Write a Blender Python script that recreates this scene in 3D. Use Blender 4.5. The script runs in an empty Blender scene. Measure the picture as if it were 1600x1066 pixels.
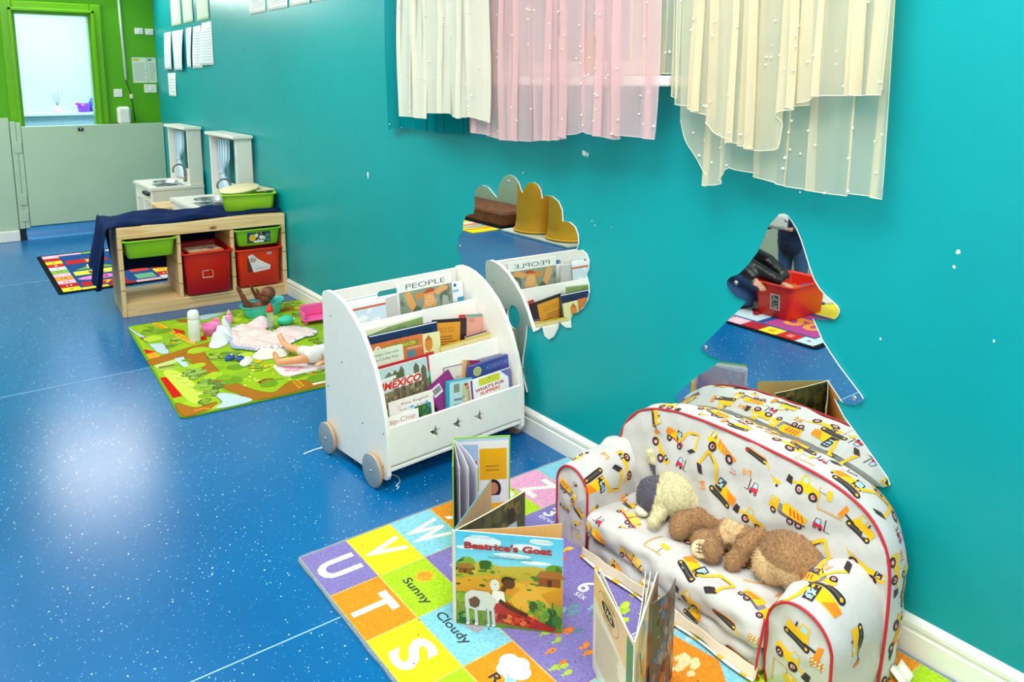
import bpy, bmesh, math, random
import numpy as np
from mathutils import Vector, Matrix
from mathutils.geometry import tessellate_polygon
PI = math.pi
sc = bpy.context.scene
C = sc.collection
rnd = random.Random(7)

# ---------------------------------------------------------------- camera
cam_d = bpy.data.cameras.new('camera'); cam = bpy.data.objects.new('camera', cam_d); C.objects.link(cam)
cam.location = (0, 0, 1.34)
cam.rotation_euler = (math.radians(90 - 9.269), 0, math.radians(-36.714))
cam_d.sensor_width = 36; cam_d.lens = 27.573; cam_d.shift_y = -208 / 1600
cam_d.clip_start = 0.02; cam_d.clip_end = 60
sc.camera = cam
# ---------------------------------------------------------------- world, lamps, exposure
w = bpy.data.worlds.new('world'); sc.world = w; w.use_nodes = True
w.node_tree.nodes['Background'].inputs[0].default_value = (0.9, 0.95, 1, 1)
w.node_tree.nodes['Background'].inputs[1].default_value = 0.6
sc.view_settings.view_transform = 'Standard'; sc.view_settings.look = 'None'
sc.view_settings.exposure = 0.27; sc.view_settings.gamma = 1; sc.view_settings.use_curve_mapping = False

def area(name, loc, sx, sy, power, col=(1, 1, 1), rot=(0, 0, 0)):
    d = bpy.data.lights.new(name, 'AREA'); d.shape = 'RECTANGLE'; d.size = sx; d.size_y = sy
    d.energy = power; d.color = col
    o = bpy.data.objects.new(name, d); C.objects.link(o); o.location = loc; o.rotation_euler = rot
    return o
LAMPS = [(0.7, 0.8), (0.25, 3.6), (-0.85, 6.2), (0.25, -1.4)]
PW = [36, 31, 42, 34]
for (lx, ly), p in zip(LAMPS, PW):
    area('ceiling_panel_light', (lx, ly, 2.655), 1.15, 1.15, p, (1.0, 0.97, 0.925))
area('bathroom_light', (1.0, 8.5, 2.35), 0.9, 0.6, 38, (0.78, 0.92, 1.0))
area('door_lamp_light', (1.02, 7.66, 2.2), 0.85, 0.12, 13, (1, .99, .97), (math.radians(-62), 0, 0))
area('left_fill_light', (-1.28, 0.6, 1.75), 2.6, 1.3, 16, (0.9, 0.96, 1.0), (0, math.radians(-90), 0))  # unseen cool fill light in front of the left wall, which has no window

# ---------------------------------------------------------------- colour
def lin(c):
    if isinstance(c, str):
        c = tuple(int(c[i:i + 2], 16) / 255 for i in (0, 2, 4))
    return tuple((x / 12.92 if x <= 0.04045 else ((x + 0.055) / 1.055) ** 2.4) for x in c[:3])
WHITE = lin('F4F2EC')

# ---------------------------------------------------------------- materials
MATS = {}
def _nodes(name):
    m = bpy.data.materials.new(name); m.use_nodes = True
    nt = m.node_tree; b = nt.nodes['Principled BSDF']
    return m, nt, b
def mat(name, col=None, rough=.5, spec=.5, metal=0, var=.06, nscale=30, bump=0, bscale=200, sheen=0, coat=0, attr=False, stretch=None, alpha=None, trans=0, bdist=.001, emis=None):
    if name in MATS: return MATS[name]
    m, nt, b = _nodes(name)
    N, L = nt.nodes, nt.links
    tc = N.new('ShaderNodeTexCoord'); src = tc.outputs['Object']
    mp = N.new('ShaderNodeMapping'); L.new(src, mp.inputs[0]); src = mp.outputs[0]
    if stretch: mp.inputs['Scale'].default_value = stretch
    no = N.new('ShaderNodeTexNoise'); no.inputs['Scale'].default_value = nscale; no.inputs['Detail'].default_value = 5
    L.new(src, no.inputs['Vector'])
    mr = N.new('ShaderNodeMapRange'); mr.inputs[1].default_value = .3; mr.inputs[2].default_value = .7
    mr.inputs[3].default_value = 1 - var; mr.inputs[4].default_value = 1 + var
    L.new(no.outputs[0], mr.inputs[0])
    mx = N.new('ShaderNodeVectorMath'); mx.operation = 'SCALE'
    if attr:
        at = N.new('ShaderNodeAttribute'); at.attribute_name = 'Col'; L.new(at.outputs['Color'], mx.inputs[0])
    else:
        mx.inputs[0].default_value = lin(col)
    L.new(mr.outputs[0], mx.inputs['Scale']); L.new(mx.outputs[0], b.inputs['Base Color'])
    b.inputs['Roughness'].default_value = rough; b.inputs['Specular IOR Level'].default_value = spec
    b.inputs['Metallic'].default_value = metal; b.inputs['Sheen Weight'].default_value = sheen
    b.inputs['Coat Weight'].default_value = coat
    if trans: b.inputs['Transmission Weight'].default_value = trans
    if alpha is not None: b.inputs['Alpha'].default_value = alpha
    if emis: b.inputs['Emission Color'].default_value = (*lin(emis[0]), 1); b.inputs['Emission Strength'].default_value = emis[1]
    if bump:
        nb = N.new('ShaderNodeTexNoise'); nb.inputs['Scale'].default_value = bscale; nb.inputs['Detail'].default_value = 3
        L.new(src, nb.inputs['Vector'])
        bu = N.new('ShaderNodeBump'); bu.inputs['Strength'].default_value = bump; bu.inputs['Distance'].default_value = bdist
        L.new(nb.outputs[0], bu.inputs['Height']); L.new(bu.outputs[0], b.inputs['Normal'])
    MATS[name] = m
    return m

def teal_mat():
    m = mat('teal wall paint', '009CA2', rough=.34, spec=.34, var=.05, nscale=2.2, bump=.25, bscale=14, bdist=.004)
    return m
def floor_mat():
    m, nt, b = _nodes('blue speckled vinyl'); N, L = nt.nodes, nt.links
    tc = N.new('ShaderNodeTexCoord')
    no = N.new('ShaderNodeTexNoise'); no.inputs['Scale'].default_value = 1.6; no.inputs['Detail'].default_value = 6
    L.new(tc.outputs['Object'], no.inputs[0])
    cr = N.new('ShaderNodeValToRGB'); cr.color_ramp.elements[0].position = .3; cr.color_ramp.elements[1].position = .75
    cr.color_ramp.elements[0].color = (*lin('005C98'), 1); cr.color_ramp.elements[1].color = (*lin('0069A6'), 1)
    L.new(no.outputs[0], cr.inputs[0])
    prev = cr.outputs[0]
    for sc_, th, tint in ((95, .10, 'DDF0FF'), (42, .055, 'E8F4FF'), (150, .12, '5FB2E8')):
        vo = N.new('ShaderNodeTexVoronoi'); vo.inputs['Scale'].default_value = sc_; L.new(tc.outputs['Object'], vo.inputs['Vector'])
        # only some cells carry a fleck
        sep = N.new('ShaderNodeSeparateColor'); L.new(vo.outputs['Color'], sep.inputs[0])
        g1 = N.new('ShaderNodeMath'); g1.operation = 'GREATER_THAN'; g1.inputs[1].default_value = .62; L.new(sep.outputs[0], g1.inputs[0])
        sz = N.new('ShaderNodeMath'); sz.operation = 'MULTIPLY'; sz.inputs[1].default_value = th * 2; L.new(sep.outputs[1], sz.inputs[0])
        lt = N.new('ShaderNodeMath'); lt.operation = 'LESS_THAN'; L.new(vo.outputs['Distance'], lt.inputs[0]); L.new(sz.outputs[0], lt.inputs[1])
        mu = N.new('ShaderNodeMath'); mu.operation = 'MULTIPLY'; L.new(g1.outputs[0], mu.inputs[0]); L.new(lt.outputs[0], mu.inputs[1])
        mi = N.new('ShaderNodeMix'); mi.data_type = 'RGBA'; L.new(mu.outputs[0], mi.inputs[0]); L.new(prev, mi.inputs[6]); mi.inputs[7].default_value = (*lin(tint), 1)
        prev = mi.outputs[2]
    L.new(prev, b.inputs['Base Color'])
    n2 = N.new('ShaderNodeTexNoise'); n2.inputs['Scale'].default_value = 260; L.new(tc.outputs['Object'], n2.inputs[0])
    bu = N.new('ShaderNodeBump'); bu.inputs['Strength'].default_value = .35; bu.inputs['Distance'].default_value = .0006
    L.new(n2.outputs[0], bu.inputs['Height']); L.new(bu.outputs[0], b.inputs['Normal'])
    b.inputs['Roughness'].default_value = .23; b.inputs['Specular IOR Level'].default_value = .38
    return m
def wood_mat(name='pine wood', c1='F6D6A2', c2='DFAE70', axis=0, scale=1.0):
    if name in MATS: return MATS[name]
    m, nt, b = _nodes(name); N, L = nt.nodes, nt.links
    tc = N.new('ShaderNodeTexCoord'); mp = N.new('ShaderNodeMapping'); L.new(tc.outputs['Object'], mp.inputs[0])
    s = [22 * scale] * 3; s[axis] = 1.3 * scale; mp.inputs['Scale'].default_value = s
    no = N.new('ShaderNodeTexNoise'); no.inputs['Scale'].default_value = 1.6; no.inputs['Detail'].default_value = 8; no.inputs['Distortion'].default_value = 1.2
    L.new(mp.outputs[0], no.inputs[0])
    cr = N.new('ShaderNodeValToRGB'); cr.color_ramp.elements[0].position = .32; cr.color_ramp.elements[1].position = .66
    cr.color_ramp.elements[0].color = (*lin(c2), 1); cr.color_ramp.elements[1].color = (*lin(c1), 1)
    L.new(no.outputs[0], cr.inputs[0])
    vo = N.new('ShaderNodeTexVoronoi'); vo.inputs['Scale'].default_value = 3.2 * scale
    mp2 = N.new('ShaderNodeMapping'); s2 = [2.6] * 3; s2[axis] = 1.3; mp2.inputs['Scale'].default_value = s2
    L.new(tc.outputs['Object'], mp2.inputs[0]); L.new(mp2.outputs[0], vo.inputs['Vector'])
    kr = N.new('ShaderNodeValToRGB'); kr.color_ramp.elements[0].position = .05; kr.color_ramp.elements[1].position = .12
    L.new(vo.outputs['Distance'], kr.inputs[0])
    mi = N.new('ShaderNodeMix'); mi.data_type = 'RGBA'; L.new(kr.outputs[0], mi.inputs[0])
    mi.inputs[6].default_value = (*lin('8A5326'), 1); L.new(cr.outputs[0], mi.inputs[7])
    L.new(mi.outputs[2], b.inputs['Base Color']); b.inputs['Roughness'].default_value = .42
    MATS[name] = m; return m
def sheer_mat(name, col, dens=.55, cvar=.25):
    if name in MATS: return MATS[name]
    m, nt, b = _nodes(name); N, L = nt.nodes, nt.links
    out = N['Material Output']; N.remove(b)
    tr = N.new('ShaderNodeBsdfTransparent'); di = N.new('ShaderNodeBsdfDiffuse'); tl = N.new('ShaderNodeBsdfTranslucent')
    di.inputs[0].default_value = (*lin(col), 1); tl.inputs[0].default_value = (*lin(col), 1)
    m1 = N.new('ShaderNodeMixShader'); m1.inputs[0].default_value = .3; L.new(di.outputs[0], m1.inputs[1]); L.new(tl.outputs[0], m1.inputs[2])
    m2 = N.new('ShaderNodeMixShader'); L.new(tr.outputs[0], m2.inputs[1]); L.new(m1.outputs[0], m2.inputs[2])
    # seen edge-on a sheer weave is denser
    lw = N.new('ShaderNodeLayerWeight'); lw.inputs[0].default_value = .35
    tc = N.new('ShaderNodeTexCoord'); no = N.new('ShaderNodeTexNoise'); no.inputs['Scale'].default_value = 5; L.new(tc.outputs['Object'], no.inputs[0])
    ma = N.new('ShaderNodeMath'); ma.operation = 'MULTIPLY_ADD'; L.new(lw.outputs['Facing'], ma.inputs[0]); ma.inputs[1].default_value = cvar * 2
    ma.inputs[2].default_value = dens; ma.use_clamp = True
    mb_ = N.new('ShaderNodeMath'); mb_.operation = 'MULTIPLY_ADD'; L.new(no.outputs[0], mb_.inputs[0]); mb_.inputs[1].default_value = .16; L.new(ma.outputs[0], mb_.inputs[2]); mb_.use_clamp = True
    L.new(mb_.outputs[0], m2.inputs[0]); L.new(m2.outputs[0], out.inputs[0])
    MATS[name] = m; return m

PRINT = mat('printed card', rough=.3, spec=.5, var=.03, nscale=60, attr=True)
PAPER = mat('printed paper', rough=.6, spec=.3, var=.04, nscale=60, attr=True)
CARPET = mat('printed carpet pile', rough=1, spec=.05, var=.22, nscale=170, bump=.9, bscale=420, bdist=.003, sheen=.15, attr=True)
FARMC = mat('printed play mat', rough=.95, spec=.1, var=.09, nscale=220, bump=.4, bscale=600, bdist=.001, attr=True)
FABRIC = mat('printed cotton', rough=.85, spec=.2, var=.03, nscale=90, bump=.12, bscale=700, bdist=.0006, sheen=.1, attr=True)
PLAIN = mat('painted item', rough=.45, spec=.4, var=.03, attr=True)
WOOD = wood_mat()
WOODY = wood_mat('pine wood upright', axis=2)
WOODD = wood_mat('pine wood depth', axis=1)
WPAINT = mat('white painted board', 'F4F0E8', rough=.35, spec=.45, var=.02)
WTRIM = mat('white gloss trim', 'F5F2EA', rough=.25, spec=.5, var=.02)
PAGES = mat('page edges', 'EFE6CF', rough=.8, var=.12, nscale=300, stretch=(1, 1, 4))
METAL = mat('brushed metal', 'C9CBCC', rough=.25, metal=1, var=.05)
BLACKP = mat('black plastic', '16171A', rough=.35)
PEARL = mat('pearl bead', 'FFF4DC', rough=.15, spec=.7, coat=.5)

# ---------------------------------------------------------------- mesh builder
class MB:
    def __init__(s):
        s.v = []; s.f = []; s.m = []; s.c = []; s.sm = []; s.mats = []; s.M = Matrix.Identity(4)
    def mi(s, m):
        if m not in s.mats: s.mats.append(m)
        return s.mats.index(m)
    def add(s, verts, faces, m, col=None, sm=False):
        o = len(s.v); k = s.mi(m); ident = s.M == Matrix.Identity(4)
        for p in verts: s.v.append(tuple(p) if ident else tuple(s.M @ Vector(p)))
        for f in faces:
            s.f.append([o + i for i in f]); s.m.append(k); s.c.append(col or WHITE); s.sm.append(sm)
        return s
    def box(s, lo, hi, m, col=None, b=0.0):
        x0, y0, z0 = lo; x1, y1, z1 = hi
        b = min(b, abs(x1 - x0) * .45, abs(y1 - y0) * .45, abs(z1 - z0) * .45)
        if b <= 0:
            V = [(x, y, z) for z in (z0, z1) for y in (y0, y1) for x in (x0, x1)]
            return s.add(V, [(0, 2, 3, 1), (4, 5, 7, 6), (0, 1, 5, 4), (2, 6, 7, 3), (0, 4, 6, 2), (1, 3, 7, 5)], m, col)
        V = []; idx = {}
        for i in (0, 1):
            for j in (0, 1):
                for k in (0, 1):
                    X, Y, Z = (x0, x1)[i], (y0, y1)[j], (z0, z1)[k]
                    dx, dy, dz = (b, -b)[i], (b, -b)[j], (b, -b)[k]
                    idx[i, j, k] = len(V)
                    V += [(X, Y + dy, Z + dz), (X + dx, Y, Z + dz), (X + dx, Y + dy, Z)]
        F = []
        I = lambda i, j, k, a: idx[i, j, k] + a
        for i in (0, 1):
            F.append([I(i, 0, 0, 0), I(i, 1, 0, 0), I(i, 1, 1, 0), I(i, 0, 1, 0)][::(-1 if i == 0 else 1)])
            F.append([I(0, i, 0, 1), I(1, i, 0, 1), I(1, i, 1, 1), I(0, i, 1, 1)][::(1 if i == 0 else -1)])
            F.append([I(0, 0, i, 2), I(1, 0, i, 2), I(1, 1, i, 2), I(0, 1, i, 2)][::(-1 if i == 0 else 1)])
        for i in (0, 1):
            for j in (0, 1):
                F.append([I(i, j, 0, 0), I(i, j, 1, 0), I(i, j, 1, 1), I(i, j, 0, 1)][::(1 if (i == j) else -1)])
                F.append([I(i, 0, j, 0), I(i, 1, j, 0), I(i, 1, j, 2), I(i, 0, j, 2)][::(1 if (i != j) else -1)])
                F.append([I(0, i, j, 1), I(1, i, j, 1), I(1, i, j, 2), I(0, i, j, 2)][::(1 if (i == j) else -1)])
        for i in (0, 1):
            for j in (0, 1):
                for k in (0, 1):
                    F.append([I(i, j, k, 0), I(i, j, k, 1), I(i, j, k, 2)][::(1 if (i + j + k) % 2 else -1)])
        return s.add(V, F, m, col)
    def tube(s, pts, r, m, col=None, seg=8, cap=True, closed=False):
        P = [Vector(p) for p in pts]; n = len(P)
        R = r if hasattr(r, '__len__') else [r] * n
        V = []; F = []; up = None
        for i in range(n):
            if closed: t = (P[(i + 1) % n] - P[i - 1]).normalized()
            else: t = (P[min(i + 1, n - 1)] - P[max(i - 1, 0)]).normalized()
            if up is None: up = t.orthogonal().normalized()
            up = (up - t * up.dot(t)); up = up.normalized() if up.length > 1e-6 else t.orthogonal().normalized()
            q = t.cross(up)
            for k in range(seg):
                a = 2 * PI * k / seg; V.append(P[i] + (up * math.cos(a) + q * math.sin(a)) * R[i])
        for i in range(n if closed else n - 1):
            j = (i + 1) % n
            for k in range(seg):
                k2 = (k + 1) % seg; F.append((i * seg + k, i * seg + k2, j * seg + k2, j * seg + k))
        if cap and not closed:
            F.append(tuple(range(seg))[::-1]); F.append(tuple((n - 1) * seg + k for k in range(seg)))
        return s.add(V, F, m, col, True)
    def lathe(s, prof, m, col=None, seg=24, c=(0, 0, 0), ax='z', sx=1, sy=1, cap=True):
        V = []; F = []; n = len(prof)
        for r, z in prof:
            for k in range(seg):
                a = 2 * PI * k / seg; p = (r * math.cos(a) * sx, r * math.sin(a) * sy, z)
                if ax == 'x': p = (p[2], p[0], p[1])
                if ax == 'y': p = (p[1], p[2], p[0])
                V.append((p[0] + c[0], p[1] + c[1], p[2] + c[2]))
        for i in range(n - 1):
            for k in range(seg):
                k2 = (k + 1) % seg; F.append((i * seg + k, i * seg + k2, (i + 1) * seg + k2, (i + 1) * seg + k))
        if cap:
            F.append(tuple(range(seg))[::-1]); F.append(tuple((n - 1) * seg + k for k in range(seg)))
        return s.add(V, F, m, col, True)
    def ell(s, c, r, m, col=None, seg=16, rings=10, rot=None):
        V = []; F = []
        R = rot or Matrix.Identity(3)
        for i in range(rings + 1):
            th = PI * i / rings
            for k in range(seg):
                a = 2 * PI * k / seg
                p = R @ Vector((r[0] * math.sin(th) * math.cos(a), r[1] * math.sin(th) * math.sin(a), r[2] * math.cos(th)))
                V.append((c[0] + p[0], c[1] + p[1], c[2] + p[2]))
        for i in range(rings):
            for k in range(seg):
                k2 = (k + 1) % seg; F.append((i * seg + k, (i + 1) * seg + k, (i + 1) * seg + k2, i * seg + k2))
        return s.add(V, F, m, col, True)
    def grid(s, f, nu, nv, m, col=None, sm=True, u0=0, u1=1, v0=0, v1=1, flip=False):
        V = [f(u0 + (u1 - u0) * i / nu, v0 + (v1 - v0) * j / nv) for i in range(nu + 1) for j in range(nv + 1)]
        F = []
        for i in range(nu):
            for j in range(nv):
                q = (i * (nv + 1) + j, (i + 1) * (nv + 1) + j, (i + 1) * (nv + 1) + j + 1, i * (nv + 1) + j + 1)
                F.append(q[::-1] if flip else q)
        o = len(s.f); s.add(V, F, m, WHITE, sm)
        if callable(col):
            for i in range(nu):
                for j in range(nv):
                    s.c[o + i * nv + j] = col(u0 + (u1 - u0) * (i + .5) / nu, v0 + (v1 - v0) * (j + .5) / nv)
        elif col:
            for i in range(len(F)): s.c[o + i] = col
        return s
    def prism(s, loops, t0, t1, m, fr=None, col=None, side=None, sidecol=None, sm=False):
        """loops: outer then holes, 2D; fr(x,y,h)->3D"""
        if fr is None: fr = lambda x, y, h: (x, y, h)
        flat = [p for l in loops for p in l]
        tri = tessellate_polygon([[Vector((p[0], p[1], 0)) for p in l] for l in loops])
        n = len(flat)
        V = [fr(p[0], p[1], t0) for p in flat] + [fr(p[0], p[1], t1) for p in flat]
        F0 = []; F1 = []
        for t in tri:
            a, b, c = (Vector(flat[i]) for i in t)
            cr = (b - a).x * (c - a).y - (b - a).y * (c - a).x
            t = tuple(t) if cr > 0 else tuple(t)[::-1]
            F1.append(tuple(i + n for i in t)); F0.append(t[::-1])
        s.add(V, F1, m, col); S = []
        o = len(s.v) - 2 * n; k0 = s.mi(m); k = s.mi(side or m)
        for f in F0: s.f.append([o + i for i in f]); s.m.append(k0); s.c.append(col or WHITE); s.sm.append(False)
        st = 0
        for li, l in enumerate(loops):
            ar = sum(l[i][0] * l[(i + 1) % len(l)][1] - l[(i + 1) % len(l)][0] * l[i][1] for i in range(len(l)))
            for i in range(len(l)):
                j = (i + 1) % len(l); q = (st + i, st + j, st + j + n, st + i + n)
                if (ar < 0) != (li > 0): q = q[::-1]
                s.f.append([o + x for x in q]); s.m.append(k); s.c.append(sidecol or col or WHITE); s.sm.append(sm)
            st += len(l)
        return s
    def build(s, name, parent=None, label=None):
        me = bpy.data.meshes.new(name); me.from_pydata(s.v, [], s.f)
        for m in s.mats: me.materials.append(m)
        me.polygons.foreach_set('material_index', s.m); me.polygons.foreach_set('use_smooth', s.sm)
        at = me.color_attributes.new('Col', 'FLOAT_COLOR', 'CORNER')
        buf = np.ones((len(me.loops), 4), dtype=np.float32); k = 0
        for f, c in zip(s.f, s.c):
            if len(f) and isinstance(c[0], (tuple, list)):
                for i in range(len(f)): buf[k + i, :3] = c[i]
            else: buf[k:k + len(f), :3] = c
            k += len(f)
        at.data.foreach_set('color', buf.ravel()); me.update()
        o = bpy.data.objects.new(name, me); C.objects.link(o)
        if parent: o.parent = parent
        if label: o['label'] = label
        return o

def thing(name, label, cat, loc=(0, 0, 0), rz=0, group=None):
    o = bpy.data.objects.new(name, None); C.objects.link(o); o.location = loc; o.rotation_euler = (0, 0, rz)
    o['label'] = label; o['category'] = cat
    if group: o['group'] = group
    o.empty_display_size = .05
    return o
def tag(o, label, cat, group=None, loc=None, rz=None):
    o['label'] = label; o['category'] = cat
    if group: o['group'] = group
    if loc is not None: o.location = loc
    if rz is not None: o.rotation_euler = (0, 0, rz)
    return o
def struct(o): o['kind'] = 'structure'; return o

# ---------------------------------------------------------------- printing: flat inked shapes laid on a surface
GL = {}
def glyph(txt, bold=0, shear=0):
    k = (txt, bold, shear)
    if k not in GL:
        cu = bpy.data.curves.new('t', 'FONT'); cu.body = txt; cu.size = 1; cu.offset = bold; cu.shear = shear
        cu.resolution_u = 3; cu.align_x = 'CENTER'; cu.align_y = 'CENTER'
        ob = bpy.data.objects.new('t', cu); me = ob.to_mesh()
        V = [(v.co.x, v.co.y) for v in me.vertices]; F = [tuple(p.vertices) for p in me.polygons]
        ob.to_mesh_clear(); bpy.data.objects.remove(ob); bpy.data.curves.remove(cu)
        xs = [v[0] for v in V] or [0]; ys = [v[1] for v in V] or [0]
        cx, cy = (min(xs) + max(xs)) / 2, (min(ys) + max(ys)) / 2
        GL[k] = ([(x - cx, y - cy) for x, y in V], F, max(xs) - min(xs), max(ys) - min(ys))
    return GL[k]
class Pen:
    def __init__(s, mb, fr, m, step=.00012, base=.0002, L=None):
        s.mb = mb; s.fr = fr; s.m = m; s.step = step; s.h = base; s.base = base; s.L = L; s.st = [(1, 0, 0, 1, 0, 0)]
    def push(s, x=0, y=0, a=0, k=1, kx=None, fx=1):
        ky = k; kx = k if kx is None else kx; kx = kx * fx
        A, B, Cc, D, E, F = s.st[-1]; c, n = math.cos(a), math.sin(a)
        a2, b2, c2, d2 = c * kx, n * kx, -n * ky, c * ky
        s.st.append((A * a2 + Cc * b2, B * a2 + D * b2, A * c2 + Cc * d2, B * c2 + D * d2, A * x + Cc * y + E, B * x + D * y + F))
    def pop(s): s.st.pop()
    def T(s, p):
        A, B, Cc, D, E, F = s.st[-1]; return (A * p[0] + Cc * p[1] + E, B * p[0] + D * p[1] + F)
    def level(s, n=0): s.h = s.base + n * s.step
    def _emit(s, pts, tris, col, cols=None):
        s.h += s.step; s.n = (getattr(s, 'n', 0) + 7) % 23; hh = s.h + s.n / 23 * s.step * .9
        P = [s.T(p) for p in pts]
        out = []
        for t in tris:
            if len(t) > 3:
                for i in range(1, len(t) - 1): out.append((t[0], t[i], t[i + 1]))
            else: out.append(tuple(t))
        if s.L:
            mid = {}; todo = list(out); out = []
            while todo:
                t = todo.pop(); e = [(math.dist(P[t[i]], P[t[(i + 1) % 3]]), i) for i in range(3)]
                d, i = max(e)
                if d > s.L:
                    a, b, c = t[i], t[(i + 1) % 3], t[(i + 2) % 3]; k = (min(a, b), max(a, b))
                    if k not in mid:
                        mid[k] = len(P); P.append(((P[a][0] + P[b][0]) / 2, (P[a][1] + P[b][1]) / 2))
                    m = mid[k]; todo += [(a, m, c), (m, b, c)]
                else: out.append(t)
        F = []
        for t in out:
            a, b, c = P[t[0]], P[t[1]], P[t[2]]
            cr = (b[0] - a[0]) * (c[1] - a[1]) - (b[1] - a[1]) * (c[0] - a[0])
            F.append(t if cr > 0 else (t[0], t[2], t[1]))
        V = [s.fr(p[0], p[1], hh) for p in P]
        if any(v is None for v in V): return
        o = len(s.mb.f); s.mb.add(V, F, s.m, col, s.L is not None)
        if cols:
            for q, t in enumerate(F): s.mb.c[o + q] = [cols[i] for i in t]
    def poly(s, pts, col, col2=None):
        if isinstance(col, str): col = lin(col)
        tri = tessellate_polygon([[Vector((p[0], p[1], 0)) for p in pts]]) if len(pts) > 3 else [tuple(range(len(pts)))]
        cols = None
        if col2 is not None and not s.L:          # printed vertical blend
            if isinstance(col2, str): col2 = lin(col2)
            ys = [p[1] for p in pts]; y0, y1 = min(ys), max(ys)
            cols = [tuple(col[i] + (col2[i] - col[i]) * (y1 - p[1]) / (y1 - y0 + 1e-9) for i in range(3)) for p in pts]
        s._emit(pts, tri, col, cols)
    def rect(s, x0, y0, x1, y1, col, col2=None): s.poly([(x0, y0), (x1, y0), (x1, y1), (x0, y1)], col, col2)
    def ell(s, x, y, rx, ry=None, col='000000', n=14, a=0):
        ry = rx if ry is None else ry; c, q = math.cos(a), math.sin(a)
        P = []
        for k in range(n):
            t = 2 * PI * k / n; u, v = rx * math.cos(t), ry * math.sin(t); P.append((x + u * c - v * q, y + u * q + v * c))
        s._emit(P, [tuple(range(n))], lin(col) if isinstance(col, str) else col)
    def line(s, pts, wd, col, closed=False):
        if isinstance(col, str): col = lin(col)
        pts = list(pts) + ([pts[0], pts[1]] if closed else [])
        V = []; F = []
        for i, p in enumerate(pts):
            a = pts[max(i - 1, 0)]; b = pts[min(i + 1, len(pts) - 1)]
            dx, dy = b[0] - a[0], b[1] - a[1]; l = math.hypot(dx, dy) or 1
            nx, ny = -dy / l * wd / 2, dx / l * wd / 2
            V += [(p[0] + nx, p[1] + ny), (p[0] - nx, p[1] - ny)]
        for i in range(len(pts) - 1): F.append((2 * i, 2 * i + 1, 2 * i + 3, 2 * i + 2))
        s._emit(V, F, col)
    def blob(s, x, y, rx, ry, col, seed=0, n=16, j=.25, a=0):
        r = random.Random(seed); c, q = math.cos(a), math.sin(a); P = []
        for k in range(n):
            t = 2 * PI * k / n; m = 1 + r.uniform(-j, j); u, v = rx * m * math.cos(t), ry * m * math.sin(t)
            P.append((x + u * c - v * q, y + u * q + v * c))
        s._emit(P, [tuple(range(n))] if j < .12 else [(i, (i + 1) % n, n) for i in range(n)], lin(col) if isinstance(col, str) else col) if j < .12 else s._fan(P, (x, y), col)
    def _fan(s, P, c, col):
        n = len(P); s._emit(P + [c], [(i, (i + 1) % n, n) for i in range(n)], lin(col) if isinstance(col, str) else col)
    def text(s, txt, x, y, h=None, wd=None, col='000000', bold=.0, a=0, shear=0):
        V, F, tw, th = glyph(txt, bold, shear)
        if tw == 0: return
        if h is None: ky = wd / tw; kx = ky
        else: ky = h / th; kx = ky if wd is None else wd / tw
        c, q = math.cos(a), math.sin(a)
        P = [(x + (u * kx) * c - (v * ky) * q, y + (u * kx) * q + (v * ky) * c) for u, v in V]
        s._emit(P, F, lin(col) if isinstance(col, str) else col)
    def lines(s, x0, y0, x1, y1, n, col, seed=0, wd=None):
        r = random.Random(seed); dy = (y1 - y0) / n
        for i in range(n):
            e = x1 - (x1 - x0) * r.uniform(0, .25); y = y1 - dy * (i + .5); s.h -= s.step
            s.rect(x0, y - abs(dy) * .2, e, y + abs(dy) * .2, col)
        s.h += s.step
def star_pts(x, y, r, a0=PI / 2, k=.42, n=5):
    return [(x + (r if i % 2 == 0 else r * k) * math.cos(a0 + i * PI / n), y + (r if i % 2 == 0 else r * k) * math.sin(a0 + i * PI / n)) for i in range(2 * n)]
def smooth_loop(pts, n=4):
    """closed Catmull-Rom through points"""
    out = []; L = len(pts)
    for i in range(L):
        p0, p1, p2, p3 = pts[i - 1], pts[i], pts[(i + 1) % L], pts[(i + 2) % L]
        for k in range(n):
            t = k / n
            out.append(tuple(.5 * (2 * p1[d] + (p2[d] - p0[d]) * t + (2 * p0[d] - 5 * p1[d] + 4 * p2[d] - p3[d]) * t * t + (3 * p1[d] - p0[d] - 3 * p2[d] + p3[d]) * t ** 3) for d in range(len(p1))))
    return out
def smooth_path(pts, n=5):
    P = [pts[0]] + list(pts) + [pts[-1]]; out = []
    for i in range(1, len(P) - 2):
        for k in range(n):
            t = k / n; p0, p1, p2, p3 = P[i - 1], P[i], P[i + 1], P[i + 2]
            out.append(tuple(.5 * (2 * p1[d] + (p2[d] - p0[d]) * t + (2 * p0[d] - 5 * p1[d] + 4 * p2[d] - p3[d]) * t * t + (3 * p1[d] - p0[d] - 3 * p2[d] + p3[d]) * t ** 3) for d in range(len(p1))))
    return out + [tuple(pts[-1])]
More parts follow.
